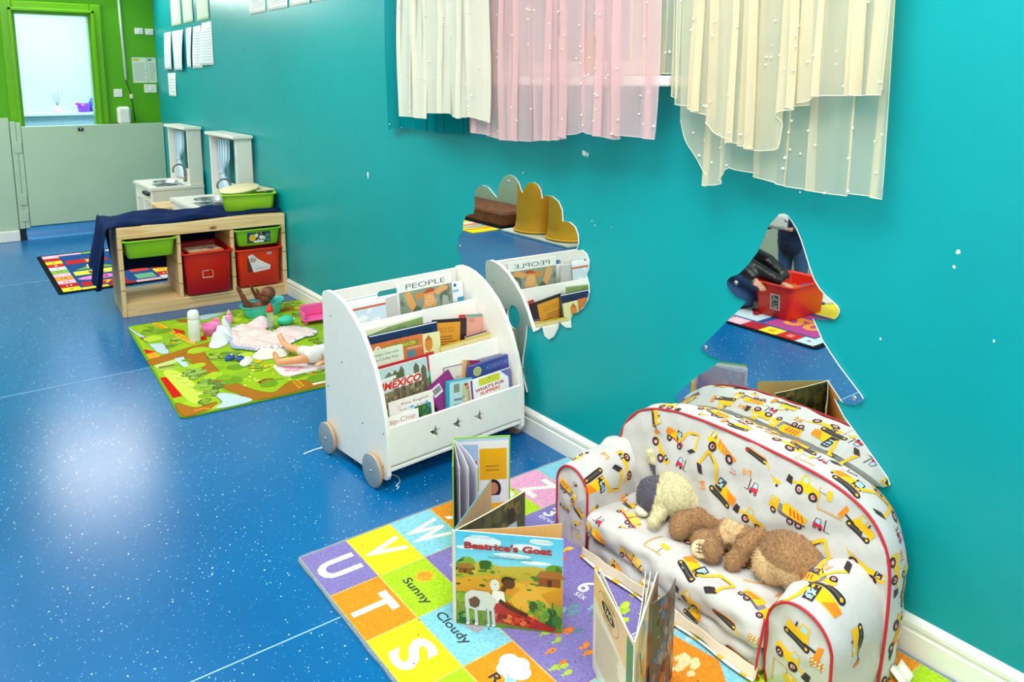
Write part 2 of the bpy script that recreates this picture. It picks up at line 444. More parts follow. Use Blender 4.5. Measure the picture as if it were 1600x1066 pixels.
# soft bodies: tapered limbs and lumps fused into one continuous skin
def blobby(name, caps, ells, m, vox=.004, parent=None, smooth=6, color=None, label=None, disp=None, fuzz=None):
    bm = bmesh.new()
    for (p0, r0, p1, r1) in caps:
        p0, p1 = Vector(p0), Vector(p1); d = p1 - p0; n = max(3, int(d.length / (min(r0, r1) * .5)) + 1); n = min(n, 24)
        for i in range(n + 1):
            t = i / n; M = Matrix.Translation(p0 + d * t) @ Matrix.Scale(r0 + (r1 - r0) * t, 4)
            bmesh.ops.create_icosphere(bm, subdivisions=2, radius=1, matrix=M)
    for e in ells:
        c, r = e[0], e[1]; R = e[2] if len(e) > 2 else Matrix.Identity(3)
        M = Matrix.Translation(c) @ R.to_4x4() @ Matrix.Diagonal((*r, 1))
        bmesh.ops.create_icosphere(bm, subdivisions=3, radius=1, matrix=M)
    me = bpy.data.meshes.new(name); bm.to_mesh(me); bm.free()
    o = bpy.data.objects.new(name, me); C.objects.link(o)
    r = o.modifiers.new('r', 'REMESH'); r.mode = 'VOXEL'; r.voxel_size = vox
    q = o.modifiers.new('s', 'SMOOTH'); q.iterations = smooth; q.factor = .6
    dg = bpy.context.evaluated_depsgraph_get(); dg.update()
    m2 = bpy.data.meshes.new_from_object(o.evaluated_get(dg)); o.modifiers.clear(); o.data = m2; bpy.data.meshes.remove(me)
    m2.name = name; m2.materials.clear(); m2.materials.append(m); m2.polygons.foreach_set('use_smooth', [True] * len(m2.polygons))
    if color or fuzz:
        nv = len(m2.vertices); co = np.empty(nv * 3); m2.vertices.foreach_get('co', co); co = co.reshape(-1, 3)
        no = np.array([tuple(n.vector) for n in m2.vertex_normals])
        cf = color or (lambda p: WHITE)
        vc = np.array([cf(p) for p in co])
    if fuzz:
        n, ln, lean = fuzz; r = np.random.RandomState(5)
        V = [tuple(p) for p in co]; F = [tuple(p.vertices) for p in m2.polygons]; cols = [tuple(c) for c in vc]
        idx = r.randint(0, nv, n); sm = [True] * len(F)
        for i in idx:
            p = co[i] + r.normal(0, vox * .5, 3) * .6; d = no[i] + r.normal(0, .45, 3) + np.array(lean); d /= np.linalg.norm(d)
            s_ = np.cross(d, r.normal(0, 1, 3)); s_ /= np.linalg.norm(s_) + 1e-9
            l = ln * r.uniform(.5, 1.1); k = len(V); wdt = ln * .13
            V += [tuple(p - s_ * wdt - no[i] * .0006), tuple(p + s_ * wdt - no[i] * .0006), tuple(p + d * l)]; F.append((k, k + 1, k + 2)); sm.append(True)
            c = vc[i] * r.uniform(.88, 1.12); cols += [tuple(c)] * 3
        m3 = bpy.data.meshes.new(name); m3.from_pydata(V, [], F); m3.materials.append(m); m3.polygons.foreach_set('use_smooth', sm)
        o.data = m3; bpy.data.meshes.remove(m2); m2 = m3; vc = np.array(cols)
    if color or fuzz:
        at = m2.color_attributes.new('Col', 'FLOAT_COLOR', 'POINT')
        at.data.foreach_set('color', np.hstack([vc, np.ones((len(vc), 1))]).astype(np.float32).ravel())
    if parent: o.parent = parent
    if label: o['label'] = label
    return o
# ================================================================ the room
WX = 1.752; YB = 7.78; XL = -1.35; YF = -2.6; ZC = 2.68
b = MB(); b.box((XL - .1, YF - .1, -.08), (WX + .15, YB + 2.2, 0), floor_mat())
SE = mat('welded vinyl seam', '8DC3EA', rough=.5)
for y in (1.693, 3.85, 6.02):
    b.add([(XL, y - .0022, .0006), (WX, y - .0022, .0006), (WX, y + .0022, .0006), (XL, y + .0022, .0006)], [(0, 1, 2, 3)], SE)
struct(b.build('floor'))
b = MB(); b.box((XL - .1, YF - .1, ZC), (WX + .15, YB + 2.2, ZC + .08), mat('white ceiling', 'F2F2F0', rough=.9)); struct(b.build('ceiling'))
for (lx, ly) in LAMPS:
    t = thing('ceiling_light', 'square flush panel light in the white ceiling', 'light', (lx, ly, ZC), 0, 'square panel lights in the ceiling')
    b = MB(); b.box((-.6, -.6, -.018), (.6, -.575, 0), WPAINT); b.box((-.6, .575, -.018), (.6, .6, 0), WPAINT)
    b.box((-.6, -.575, -.018), (-.575, .575, 0), WPAINT); b.box((.575, -.575, -.018), (.6, .575, 0), WPAINT); b.build('frame', t)
    b = MB(); b.box((-.575, -.575, -.012), (.575, .575, -.002), mat('light diffuser', 'FFFFFF', rough=.6, emis=('FFFFFF', 3.0))); b.build('diffuser', t)
t = thing('wall_light', 'white strip light on the green wall above the washroom doorway', 'light', (1.02, 7.779, 2.2))
b = MB(); b.box((-.46, -.05, -.05), (.46, 0, .05), WPAINT, b=.006); b.build('housing', t)
b = MB(); b.box((-.44, -.1, -.04), (.44, -.0505, .04), mat('light diffuser', 'FFFFFF', rough=.6, emis=('FFFFFF', 3.0)), b=.01); b.build('diffuser', t)
# right wall, teal, with chipped paint spots
b = MB(); b.box((WX, YF, 0), (WX + .12, YB + .1, ZC), teal_mat())
CH = mat('bare plaster chip', 'E9F4F4', rough=.8); DK = mat('wall scuff', '3B8F94', rough=.6)
pw = Pen(b, lambda y, z, h: (WX - h, y, z), CH, base=.0004)
for i, (y, z, r) in enumerate([(3.553, .876, .011), (3.553, .862, .008), (1.946, 1.10, .011), (1.93, 1.095, .008), (2.282, 1.004, .004), (.747, .975, .005), (.752, .942, .004), (1.903, .877, .003), (1.887, .864, .003), (1.811, .869, .002), (1.135, 1.061, .003), (.66, .8, .003), (.9, .74, .003)]):
    pw.level(); pw.blob(y, z, r * .8, r, lin('E9F4F4'), seed=i, n=9, j=.35)
pw.m = DK
for i, (y, z, r, q) in enumerate([(5.324, 1.537, .012, .022), (3.3, 1.0, .01, .006), (1.62, .155, .006, .005), (4.0, .7, .01, .004)]):
    pw.level(); pw.blob(y, z, r, q, lin('3B8F94'), seed=i + 40, n=9, j=.3)
struct(b.build('wall_right'))
# far wall, green, with the doorway to the washroom
GREEN = mat('lime green wall paint', '56A800', rough=.4, spec=.4, var=.04, nscale=3)
GLOSS = mat('lime green gloss paint', '66AE00', rough=.25, spec=.5, var=.03)
DX0, DX1, DZ = .66, 1.235, 1.90
b = MB(); b.box((XL, YB, 0), (DX0, YB + .1, ZC), GREEN); b.box((DX1, YB, 0), (WX, YB + .1, ZC), GREEN); b.box((DX0, YB, DZ), (DX1, YB + .1, ZC), GREEN)
struct(b.build('wall_back'))
t = bpy.data.objects.new('door_1', None); C.objects.link(t); struct(t)
b = MB()
for (x0, x1, z0, z1, d) in [(DX0 - .085, DX0, 0, DZ + .085, .03), (DX1, DX1 + .085, 0, DZ + .085, .03), (DX0, DX1, DZ, DZ + .085, .03)]:
    b.box((x0, YB - d, z0), (x1, YB, z1), GLOSS, b=.008)
b.box((DX0 - .03, YB - .045, 0), (DX0 - .005, YB - .028, DZ + .03), GLOSS, b=.004); b.box((DX1 + .005, YB - .045, 0), (DX1 + .03, YB - .028, DZ + .03), GLOSS, b=.004)
b.box((DX0 - .03, YB - .045, DZ + .005), (DX1 + .03, YB - .028, DZ + .03), GLOSS, b=.004); b.build('door_frame', t)
b = MB(); b.box((DX0, YB, 0), (DX0 + .018, YB + .1, DZ), GLOSS); b.box((DX1 - .018, YB, 0), (DX1, YB + .1, DZ), GLOSS); b.box((DX0 + .018, YB, DZ - .018), (DX1 - .018, YB + .1, DZ), GLOSS); b.build('door_lining', t)
# washroom beyond the doorway
PB = mat('pale blue washroom paint', 'C9DFF6', rough=.5, var=.02)
b = MB(); b.box((XL, YB + 1.7, 0), (WX + .1, YB + 1.8, ZC), PB); b.box((WX + .02, YB + .1, 0), (WX + .12, YB + 1.7, ZC), PB); b.box((XL - .1, YB + .1, 0), (XL, YB + 1.7, ZC), PB); struct(b.build('wall_washroom'))
b = MB(); b.box((.2, YB + 1.35, 0), (WX + .02, YB + 1.699, .985), mat('pale boxed ledge', 'B8D8F2', rough=.4)); b.box((.2, YB + 1.32, .985), (WX + .02, YB + 1.699, 1.01), mat('white ledge top', 'E4F2FC', rough=.3)); struct(b.build('trim_1'))
# left and front walls
SAGE = mat('sage green paint', 'B8CEB4', rough=.45, spec=.35, var=.03, nscale=3)
b = MB(); b.box((XL - .1, YF, 0), (XL, YB + .1, ZC), SAGE); struct(b.build('wall_left'))
b = MB(); b.box((XL - .1, YF - .1, 0), (WX + .12, YF, ZC), mat('cream wall paint', 'EDEBE2', rough=.6)); struct(b.build('wall_front'))
# skirting along the teal wall
b = MB()
prof = [(0, 0), (.014, 0), (.014, .062), (.011, .066), (.011, .072), (.014, .076), (.014, .086), (.010, .094), (.004, .1), (0, .1)]
V = []; F = []
for y in (YF, YB): V += [(WX - p[0], y, p[1]) for p in prof]
n = len(prof)
for i in range(n): F.append((i, (i + 1) % n, n + (i + 1) % n, n + i))
F += [tuple(range(n))[::-1], tuple(range(n, 2 * n))]
b.add(V, F, WTRIM); struct(b.build('baseboard_right'))
# half wall and gate before the green wall
b = MB(); b.box((XL, YB - .10, .0), (.555, YB - .055, 1.03), SAGE, b=.002); struct(b.build('wall_partition'))
b = MB(); b.box((XL, YB - .12, 0), (.555, YB - .1005, .09), WTRIM, b=.004); struct(b.build('baseboard_left'))
t = thing('half_height_gate', 'sage green half-height gate across the washroom doorway', 'gate')
b = MB(); b.box((.64, YB - .10, .115), (1.748, YB - .055, .955), SAGE, b=.002); b.build('panel', t)
b = MB(); b.box((.56, YB - .10, .1), (.6, YB - .055, 1.0), SAGE, b=.002); b.box((.602, YB - .098, .1), (.637, YB - .057, .99), SAGE, b=.002)
for z in (.16, .3, .74): b.box((.575, YB - .106, z), (.63, YB - .1, z + .09), SAGE, b=.002)
b.build('folding_hinge_post', t)
b = MB(); b.box((1.055, YB - .112, .905), (1.095, YB - .1, .935), BLACKP, b=.003); b.lathe([(.007, 0), (.007, .012)], METAL, c=(1.075, YB - .124, .92), ax='y', seg=12); b.build('latch', t)
b = MB(); b.box((.56, YB - .085, 0), (.60, YB - .07, .1), BLACKP); b.build('floor_pivot', t)
# vinyl coved up below the gate
b = MB(); COV = mat('blue coved vinyl', '3E86C6', rough=.25, spec=.5)
V = []; F = []
pr = [(YB - .14, .001), (YB - .115, .004), (YB - .10, .016), (YB - .094, .035), (YB - .092, .11), (YB - .06, .11)]
for x in (.605, 1.75): V += [(x, y, z) for y, z in pr]
for i in range(5): F.append((i, i + 1, 7 + i, 6 + i)[::-1])
b.add(V, F, COV, sm=True); struct(b.build('trim_2'))
# window with its sill behind the curtains
b = MB(); b.box((1.657, 1.505, 1.322), (WX - .0005, 2.95, 1.352), WTRIM, b=.004); t2 = b.build('window_sill')
t = bpy.data.objects.new('window_1', None); C.objects.link(t); struct(t); t2.parent = t
b = MB()
for (y0, y1, z0, z1) in [(1.62, 1.67, 1.353, 2.4), (2.87, 2.92, 1.353, 2.4), (1.67, 2.87, 1.353, 1.4), (1.67, 2.87, 2.35, 2.4), (2.25, 2.29, 1.4, 2.35)]:
    b.box((1.722, y0, z0), (WX - .0005, y1, z1), WTRIM, b=.004)
b.build('window_frame', t)
b = MB(); b.box((1.742, 1.67, 1.4), (1.747, 2.87, 2.35), mat('frosted pane', 'A9B8BE', rough=.3)); b.build('window_pane', t)
# ================================================================ white book display on wheels
RO = (1.076, 2.575); RA = math.radians(4)
rack = thing('book_display_rack', 'white wooden sling-style book display rack on grey disc wheels against the teal wall', 'book rack', (RO[0], RO[1], 0), RA)
# local frame: x along the front, y = -depth, z up
side = smooth_path([(0, .03), (0, .3), (0, .588)], 2)[:-1] + [(0, .588), (.012, .602), (.035, .608), (.075, .607), (.12, .599), (.17, .58), (.22, .55), (.27, .512), (.31, .463), (.35, .4), (.38, .33), (.4, .262), (.41, .2), (.412, .13), (.412, .055), (.405, .04), (.38, .036), (.1, .03)]
WB = 'F2F0EB'
for x0, sgn in ((0, -1), (.585, 1)):
    b = MB(); b.prism([side], 0, .015, WPAINT, fr=lambda d, z, h: (x0 + h, -d, z))
    for d, z in ((.06, .52), (.13, .37), (.02, .25), (.26, .19), (.385, .08), (.395, .2)):
        b.lathe([(.0028, 0), (.0028, .0008)], BLACKP, c=(x0 + (-.0008 if sgn < 0 else .015), -d, z), ax='x', seg=8)
    b.build('side_panel', rack)
slot = [(.231 + .012 * math.cos(a), .547 + .012 * math.sin(a)) for a in [PI / 2 + PI * k / 6 for k in range(7)]] + [(.318 + .012 * math.cos(a), .547 + .012 * math.sin(a)) for a in [-PI / 2 + PI * k / 6 for k in range(7)]]
rect = lambda x0, y0, x1, y1: [(x0, y0), (x1, y0), (x1, y1), (x0, y1)]
b = MB(); b.prism([rect(.0155, .05, .5845, .592), slot[::-1]], 0, .012, WPAINT, fr=lambda x, z, h: (x, -.012 + h - .0, z)); b.build('back_panel', rack)
def sloped(z0, z1, d0, d1, name):
    b = MB(); b.prism([rect(.0155, z0, .5845, z1)], 0, .01, WPAINT, fr=lambda x, z, h: (x, -(d0 + (d1 - d0) * (z - z0) / (z1 - z0)) - h, z)); b.build(name, rack)
sloped(.33, .49, .17, .125, 'divider'); sloped(.19, .365, .305, .262, 'divider')
for z, d0, d1 in ((.385, .013, .155), (.24, .18, .29), (.075, .0, .395)):
    b = MB(); b.box((.0155, -d1, z), (.5845, -d0, z + .01), WPAINT); b.build('shelf_board', rack)
stars = [star_pts(x, .150, .026)[::-1] for x in (.197, .293, .39)]
b = MB(); b.prism([rect(.0155, .086, .5845, .215)] + stars, 0, .012, WPAINT, fr=lambda x, z, h: (x, -.395 - h, z)); b.build('front_panel', rack)
b = MB(); b.box((.0155, -.405, .062), (.5845, -.36, .0745), WPAINT, b=.002); b.build('bottom_rail', rack)
GREYW = mat('grey painted disc', '8E9AA3', rough=.45)
for x, s in ((-.0165, -1), (.6015, 1)):
    for d in (.03, .345):
        b = MB(); c = (x, -d, .0585)
        b.lathe([(.054, -.007), (.058, -.0055), (.058, -.005)][::1], GREYW, c=c, ax='x', seg=40) if s < 0 else b.lathe([(.058, .005), (.058, .0055), (.054, .007)], GREYW, c=c, ax='x', seg=40)
        b.lathe([(.0578, -.005), (.0578, .005)], mat('ply edge', 'C9A078', rough=.6), c=c, ax='x', seg=40)
        wl = b.build('wheel', rack)
        b = MB(); b.lathe([(.001, -.003), (.005, -.002), (.006, 0), (.006, .001)] if s < 0 else [(.006, -.001), (.006, 0), (.005, .002), (.001, .003)], METAL, c=(x + s * .008, -d, .0585), ax='x', seg=12); b.build('hub_screw', wl)
        b = MB(); b.lathe([(.012, -.004), (.012, .004)], GREYW, c=(x - s * .0085, -d, .0585), ax='x', seg=12, cap=True) ; b.build('spacer', wl)

# ---- books kept in it. place by the lower left corner in the rack's frame
def flatbook(name, label, lx, z, d, wd, ht, th=.006, tilt=0, lean=8, cover=None, base='FFFFFF', cat='book', group=None, page=True, spine=None, curl=0, yaw=0):
    t = thing(name, label, cat, (0, 0, 0), 0, group)
    M = Matrix.Translation((RO[0], RO[1], 0)) @ Matrix.Rotation(RA, 4, 'Z') @ Matrix.Translation((lx, -d, z)) @ Matrix.Rotation(math.radians(yaw), 4, 'Z') @ Matrix.Rotation(math.radians(-lean), 4, 'X') @ Matrix.Rotation(math.radians(tilt), 4, 'Y')
    t.matrix_world = M
    b = MB(); bc = lin(base)
    cf = lambda u, v, h: (u, -h - curl * math.sin(PI * u / wd) * (v / ht) ** 2, v)
    b.box((0, -.0012, 0), (wd, 0, ht), PRINT, bc) if not curl else b.grid(lambda u, v: cf(u * wd, v * ht, .0012), 12, 8, PRINT, bc)
    b.box((0, th - .0012, 0), (wd, th, ht), PRINT, bc); b.box((-.0012, -.0012, 0), (0, th, ht), PRINT, lin(spine) if spine else bc)
    if cover:
        p = Pen(b, lambda u, v, h: cf(u, v, .0012 + h), PRINT, step=.00008, base=.0001, L=.02 if curl else None)
        p.push(0, 0, 0, 1); cover(p, wd, ht)
    b.build('cover', t)
    b = MB(); b.box((.0005, .0002, .002), (wd - .003, th - .0014, ht - .002), PAGES); b.build('page_block', t)
    return t
def noise_patch(p, x0, y0, x1, y1, n, cols, r0, r1, seed=0, asp=1):
    r = random.Random(seed)
    for i in range(n):
        R = r.uniform(r0, r1); x = r.uniform(x0 + R * .8, x1 - R * .8); y = r.uniform(y0 + R * .5 * asp, y1 - R * .5 * asp)
        rx = min(R, x - x0, x1 - x); ry = min(R * asp, y - y0, y1 - y)
        if rx > 0 and ry > 0:
            p.h -= p.step * .85; p.blob(x, y, rx * .85, ry * .85, r.choice(cols), seed=r.randint(0, 9999), n=9, j=.2)
# rear tier
def c_people(p, w, h):
    p.rect(0, 0, w, h, 'F6F4EE'); p.text('PEOPLE', w * .5, h - .019, h=.019, wd=w * .74, col='4A4A4C', bold=-.005)
    p.rect(0, 0, w, h - .037, '93A08F', '7F8E78'); y = h - .037
    noise_patch(p, 0, 0, w, y, 46, ['A9B5A6', '6E7A68', '8D9A8A', 'B9C2B0', '5F6B58'], .006, .02, 3, 1.7)
    for dx, fx in ((.0, 1), (0, -1)):
        pass
    O1, O2 = 'E8A860', 'D98F3E'
    p.poly([(w * .1, y - .004), (w * .2, y - .001), (w * .3, y - .06), (w * .22, y - .078), (w * .14, y - .05)], O1)
    p.poly([(w * .3, y - .01), (w * .52, y - .018), (w * .5, y - .032), (w * .3, y - .04)], O2)
    p.poly([(w * .42, y - .075), (w * .46, y - .02), (w * .62, y - .016), (w * .68, y - .075)], O1); p.ell(w * .55, y - .05, w * .09, .022, 'F0B878')
    p.poly([(w * .44, y - .022), (w * .5, y - .008), (w * .64, y - .006), (w * .66, y - .018)], 'CF4A2C'); p.rect(w * .46, y - .004, w * .62, y, '7FA84C')
    p.poly([(w * .62, y - .02), (w * .8, y - .0), (w * .93, y - .01), (w * .9, y - .02), (w * .7, y - .035)], O1)
    p.line([(w * .5, y - .045), (w * .53, y - .047)], .0012, '6B3E20'); p.line([(w * .57, y - .047), (w * .6, y - .045)], .0012, '6B3E20'); p.line([(w * .53, y - .06), (w * .57, y - .06)], .0012, '8B3E20')
flatbook('picture_book', 'tall picture book titled PEOPLE standing in the rear tier of the rack', .282, .40, .075, .245, .189, .01, cover=c_people, lean=6, tilt=0)
def c_sky(p, w, h):
    p.rect(0, 0, w, h, 'F4F6F7'); p.rect(0, h - .022, w, h - .014, 'D9663A'); p.rect(0, 0, w, h - .022, 'CFE3F2', 'F6F8F8')
    noise_patch(p, 0, .03, w, h - .024, 26, ['FFFFFF', 'F6FAFC', 'DCEBF5', 'B9D6EC'], .008, .028, 8, .5)
flatbook('picture_book', 'pale sky-blue picture book with an orange band, left end of the rear tier', .02, .40, .095, .19, .15, .006, cover=c_sky, lean=6)
def c_white(p, w, h): p.rect(0, 0, w, h, 'FAFAF8'); p.rect(0, h - .004, w, h - .002, '7FB2D8')
flatbook('picture_book', 'white book with a thin blue top edge behind the pale sky-blue book', .022, .40, .06, .17, .163, .006, cover=c_white, lean=4)
def c_gray(p, w, h):
    p.rect(0, 0, w, h, 'D8D5D2')
    for i in range(11): p.h = .0002; p.rect(w * (.05 + i * .085), 0, w * (.07 + i * .085), h, 'B5B0AE')
    p.rect(0, 0, w * .16, h * .4, '303036')
flatbook('magazine', 'thick grey-edged magazine between the pale sky-blue book and PEOPLE', .216, .40, .085, .058, .148, .01, cover=c_gray, lean=5, tilt=-4)
def c_blue(p, w, h):
    p.rect(0, 0, w, h, 'F3F6F8'); p.ell(w * .3, h - .012, .007, col='1F5FA8', n=12); p.rect(w * .1, h - .04, w * .6, h - .03, '8FC3E0'); p.rect(w * .45, h * .0, w, h * .58, '3FA0CC'); p.rect(0, 0, w * .45, h * .5, 'A9D3EA')
    noise_patch(p, 0, 0, w, h * .5, 14, ['57AEDA', 'BFE1F2', '2E86BE'], .003, .007, 4)
flatbook('picture_book', 'white and sky-blue book at the right end of the rear tier beside PEOPLE', .527, .40, .07, .055, .15, .005, cover=c_blue, lean=5)
# middle tier
def c_land(p, w, h):
    p.rect(0, 0, w, h, '8FA35E', 'A9B487'); p.poly([(0, h), (w, h), (w, h - .006), (w * .5, h - .008), (0, h - .03)], 'E8E8C8')
    noise_patch(p, 0, 0, w, h - .012, 44, ['6E8A44', 'A3B272', 'C7CFA0', '7C9650', 'D5D9B4'], .008, .03, 5, .4)
flatbook('picture_book', 'wide picture book with a soft green landscape cover in the middle tier', .016, .255, .2, .30, .226, .004, cover=c_land, lean=7, tilt=-1.5, curl=.006)
def c_navy(p, w, h):
    p.rect(0, 0, w, h, '1B2E55', '22407A'); p.rect(0, h - .004, w, h, 'DDE3EA'); noise_patch(p, 0, 0, w, h - .006, 16, ['16264A', '274680', '2F5090'], .01, .03, 9, .5)
flatbook('picture_book', 'dark navy hardback leaning behind the orange toymaker book', .068, .255, .225, .285, .212, .008, cover=c_navy, lean=8, tilt=1, base='1B2E55')
def c_orbk(p, w, h):
    p.rect(0, 0, w, h, '2E1F26'); p.rect(0, 0, w - .03, h - .012, 'E79A22', 'D98F2A')
    p.text('GIFTS OF A', w * .4, h - .034, h=.006, wd=.07, col='7A4A1C'); p.text('DAILY HOME', w * .4, h - .045, h=.006, wd=.075, col='7A4A1C'); p.lines(w * .12, .02, w * .72, h - .06, 14, '8A5A26', 2)
flatbook('picture_book', 'book with a mustard-yellow back cover framed in dark brown, middle tier', .318, .255, .215, .155, .213, .006, cover=c_orbk, lean=8, tilt=8, base='2E1F26')
def c_pink(p, w, h):
    p.rect(0, 0, w, h, 'E9A592', 'E79F8C'); p.rect(0, 0, .026, h, 'C8382C'); p.text('OXFORD', .013, h - .02, h=.02, wd=.012, col='F2D8C8'); p.rect(.028, h - .01, w, h, '6FA79C')
    p.rect(w - .02, 0, w, h - .012, 'E58A5C'); p.lines(.04, h - .03, w - .06, h - .014, 3, 'A87468', 3); p.ell(w * .78, h * .62, .012, .016, 'C07E72'); p.lines(.045, .09, w - .05, .125, 3, 'B13F58', 6)
flatbook('picture_book', 'salmon-pink book with a red spine strip in the middle tier', .447, .255, .205, .135, .205, .006, cover=c_pink, lean=8, tilt=9, base='C8382C')
def c_toy(p, w, h):
    p.rect(0, 0, w, h, 'E2793A'); p.text('GEPETTO THE', w * .55, h - .0095, h=.006, wd=.075, col='8A2E1A'); p.rect(w * .22, h - .033, w * .9, h - .0145, '7A8C2A'); p.text('TOYMAKER', w * .56, h - .0238, h=.0125, wd=w * .6, col='E9D24C', bold=.02)
    p.ell(w * .1, h - .022, .0125, .013, 'F4F2EA'); p.ell(w * .11, h - .022, .006, .007, 'E88A4A'); p.poly([(0, 0), (w * .06, 0), (w * .05, h - .03), (0, h - .02)], '2B7FA0')
    p.text('MARION', w * .82, h - .041, h=.0065, wd=w * .28, col='F6EEE0'); p.rect(w * .66, 0, w * .83, h - .048, '5B8C98'); p.rect(w * .83, 0, w, h - .052, 'D06A3A'); p.rect(w * .2, 0, w * .6, h - .05, 'C9A04E')
flatbook('picture_book', 'orange picture book with TOYMAKER on a green title panel in the middle tier', .066, .255, .245, .208, .186, .006, cover=c_toy, lean=9, tilt=1, base='E2793A')
def c_face(p, w, h):
    p.rect(0, 0, w, h, 'EFE7A8', 'D9E2B8'); p.ell(w * .4, h * .78, w * .2, h * .15, 'E08A34'); p.poly([(w * .1, h * .38), (w * .7, h * .38), (w * .62, h * .62), (w * .2, h * .62)], 'D23C26'); p.rect(w * .08, h * .44, w * .74, h * .5, 'F4F4EE'); p.rect(w * .08, h * .4, w * .74, h * .44, '2E8A5A')
    p.poly([(w * .2, h * .86), (w * .4, h * .97), (w * .6, h * .86)], 'C96F22')
flatbook('picture_book', 'pale yellow book showing an orange-faced figure beside the toymaker book', .262, .255, .24, .086, .178, .006, cover=c_face, lean=9, tilt=3, base='EFE7A8')
flatbook('picture_book', 'thin cream and yellow book lying low along the middle tier divider', .35, .27, .245, .265, .105, .004, cover=lambda p, w, h: (p.rect(0, 0, w, h, 'E6D9A0'), p.rect(0, h - .006, w, h, 'D9B93C'), noise_patch(p, 0, 0, w, h - .008, 14, ['9C8C5A', 'C9B66A', '6F8A6A'], .004, .012, 4, .5)), lean=9, tilt=-.5, base='E3C64C')
flatbook('picture_book', 'thin grey paperback tucked low in front of the salmon-pink book', .478, .27, .232, .1, .112, .004, cover=lambda p, w, h: (p.rect(0, 0, w, h, 'DAD6CC'), p.rect(0, h - .006, w, h, '54484C')), lean=9, tilt=-1.5, base='CFC9BC')
# front tier
def c_hungry(p, w, h):
    p.rect(0, 0, w, h, 'DDE6CE'); p.rect(0, 0, w, h * .66, '58702E')
    for i, (s, y) in enumerate((('Hungry Hen and', .018), ('the Crafty Fox', .035))):
        p.text(s, w * .52, h - y, h=.011, wd=w * .68, col='3C3F30'); p.ell(w * .2, h - y, .005, col='4F8F3A', n=10)
    noise_patch(p, 0, 0, w, h * .68, 34, ['8A5A20', '3E2C18', '7FA83E', 'C27A2C', '4E6A26', '2A2A1C'], .006, .016, 11, .7)
flatbook('picture_book', 'small green storybook with a two-line title peeping above the Mexico book', .016, .125, .295, .152, .308, .006, cover=c_hungry, lean=8, tilt=.5, base='DDE6CE')
def c_redf(p, w, h):
    p.rect(0, 0, w, h, 'C8202C'); p.ell(w - .014, h - .03, .01, .012, '5A63B8'); p.rect(w - .025, h - .07, w - .004, h - .05, 'E2545C')
flatbook('picture_book', 'bright red book framing the Mexico book from behind', .012, .115, .312, .25, .267, .006, cover=c_redf, lean=8, tilt=0, base='C8202C')
def c_mex(p, w, h):
    p.rect(0, 0, w, h, 'BFD4D4', 'DCE6DE'); S1, S2, S3 = '8C7B5C', '6E624A', 'A89A78'
    p.poly([(0, 0), (w, 0), (w, h * .72), (w * .6, h * .7), (0, h * .66)], S1)
    for x0, x1, y1 in ((.36, .46, .95), (.48, .57, .98), (.74, .84, .97), (.87, .97, .92), (.62, .7, .84), (0.03, .1, .94)):
        c_ = '4E5A44' if x1 < .2 else S2; p.level(4); p.poly([(w * x0, h * .5), (w * x1, h * .5), (w * x1, h * (y1 - .06)), (w * (x0 + x1) / 2, h * y1), (w * x0, h * (y1 - .06))], c_)
    p.level(6); p.ell(w * .47, h * .86, w * .08, h * .05, '55653F'); p.poly([(w * .2, h * .86), (w * .3, h * .94), (w * .4, h * .86)], '6A7A6E')
    r = random.Random(3)
    for i in range(70):
        p.level(8); x = r.uniform(.04, .94) * w; y = r.uniform(.4, .68) * h; p.rect(x, y, x + r.uniform(.003, .007), y + r.uniform(.006, .014), r.choice([S3, S2, '4A4232', 'B8AB88', '3C362A']))
    p.level(9); p.poly([(w * .04, h * .82), (w * .42, h * .84), (w * .42, h * .88), (w * .04, h * .86)], 'F2F1EA')
    p.level(10); p.poly([(w * .08, h * .7), (w * .86, h * .72), (w * .84, h * .83), (w * .1, h * .81)], 'EFEDE2'); p.rect(w * .03, h * .62, w * .12, h * .8, '1F8A4C')
    p.text('IMEXICO', w * .5, h * .765, h=.026, wd=w * .72, col='D9281C', bold=.045, a=.02, shear=.25)
    p.level(12); noise_patch(p, 0, h * .3, w * .3, h * .5, 20, ['C0502C', 'E8D9C0', '8A3A22', 'B8382C'], .003, .007, 6)
flatbook('picture_book', 'large book titled MEXICO with a photo of a cathedral in the front tier', .016, .118, .332, .225, .262, .006, cover=c_mex, lean=8, tilt=0, base='EDEBE0')
def c_pat(p, w, h):
    p.rect(0, 0, w, h, '1E8A50')
    for i in range(7): p.level(2); p.poly([(w - .03, .04 + i * .028), (w - .008, .054 + i * .028), (w - .03, .068 + i * .028)], ['E0702C', 'D9C63C', 'D84A2C'][i % 3])
    p.level(3); p.ell(w - .02, h - .01, .018, .012, '6CC4DA')
flatbook('picture_book', 'green book edged with a red and yellow triangle pattern right of the Mexico book', .12, .115, .318, .142, .205, .005, cover=c_pat, lean=8, tilt=-1, base='1E8A50')
def c_easy(p, w, h):
    p.rect(0, 0, w, h, 'F6EEE6'); p.text('Easy English', w * .58, h - .018, h=.011, wd=w * .62, col='8A3A5A'); p.text('with Fun & Fairy', w * .55, h - .037, h=.0085, wd=w * .66, col='5A5A66'); p.rect(w * .55, 0, w * .93, h - .04, '2F6A34')
    for i, x in enumerate((.5, .84)): p.h = .0006; p.ell(w * x, h - .036, .006, col='4FB4E4', n=10)
    noise_patch(p, w * .55, .01, w * .93, h - .042, 22, ['1E4A26', '4F8A3C', '2E8AC0', 'B8C83C', '16361E'], .004, .01, 3, 1.4); noise_patch(p, .004, h * .5, w * .3, h - .008, 6, ['F2D8D4', 'EBC4C2'], .006, .012, 5)
flatbook('picture_book', 'white book titled Easy English in front of the Mexico book', .054, .10, .366, .178, .175, .004, cover=c_easy, lean=8, tilt=0, base='F6EEE6')
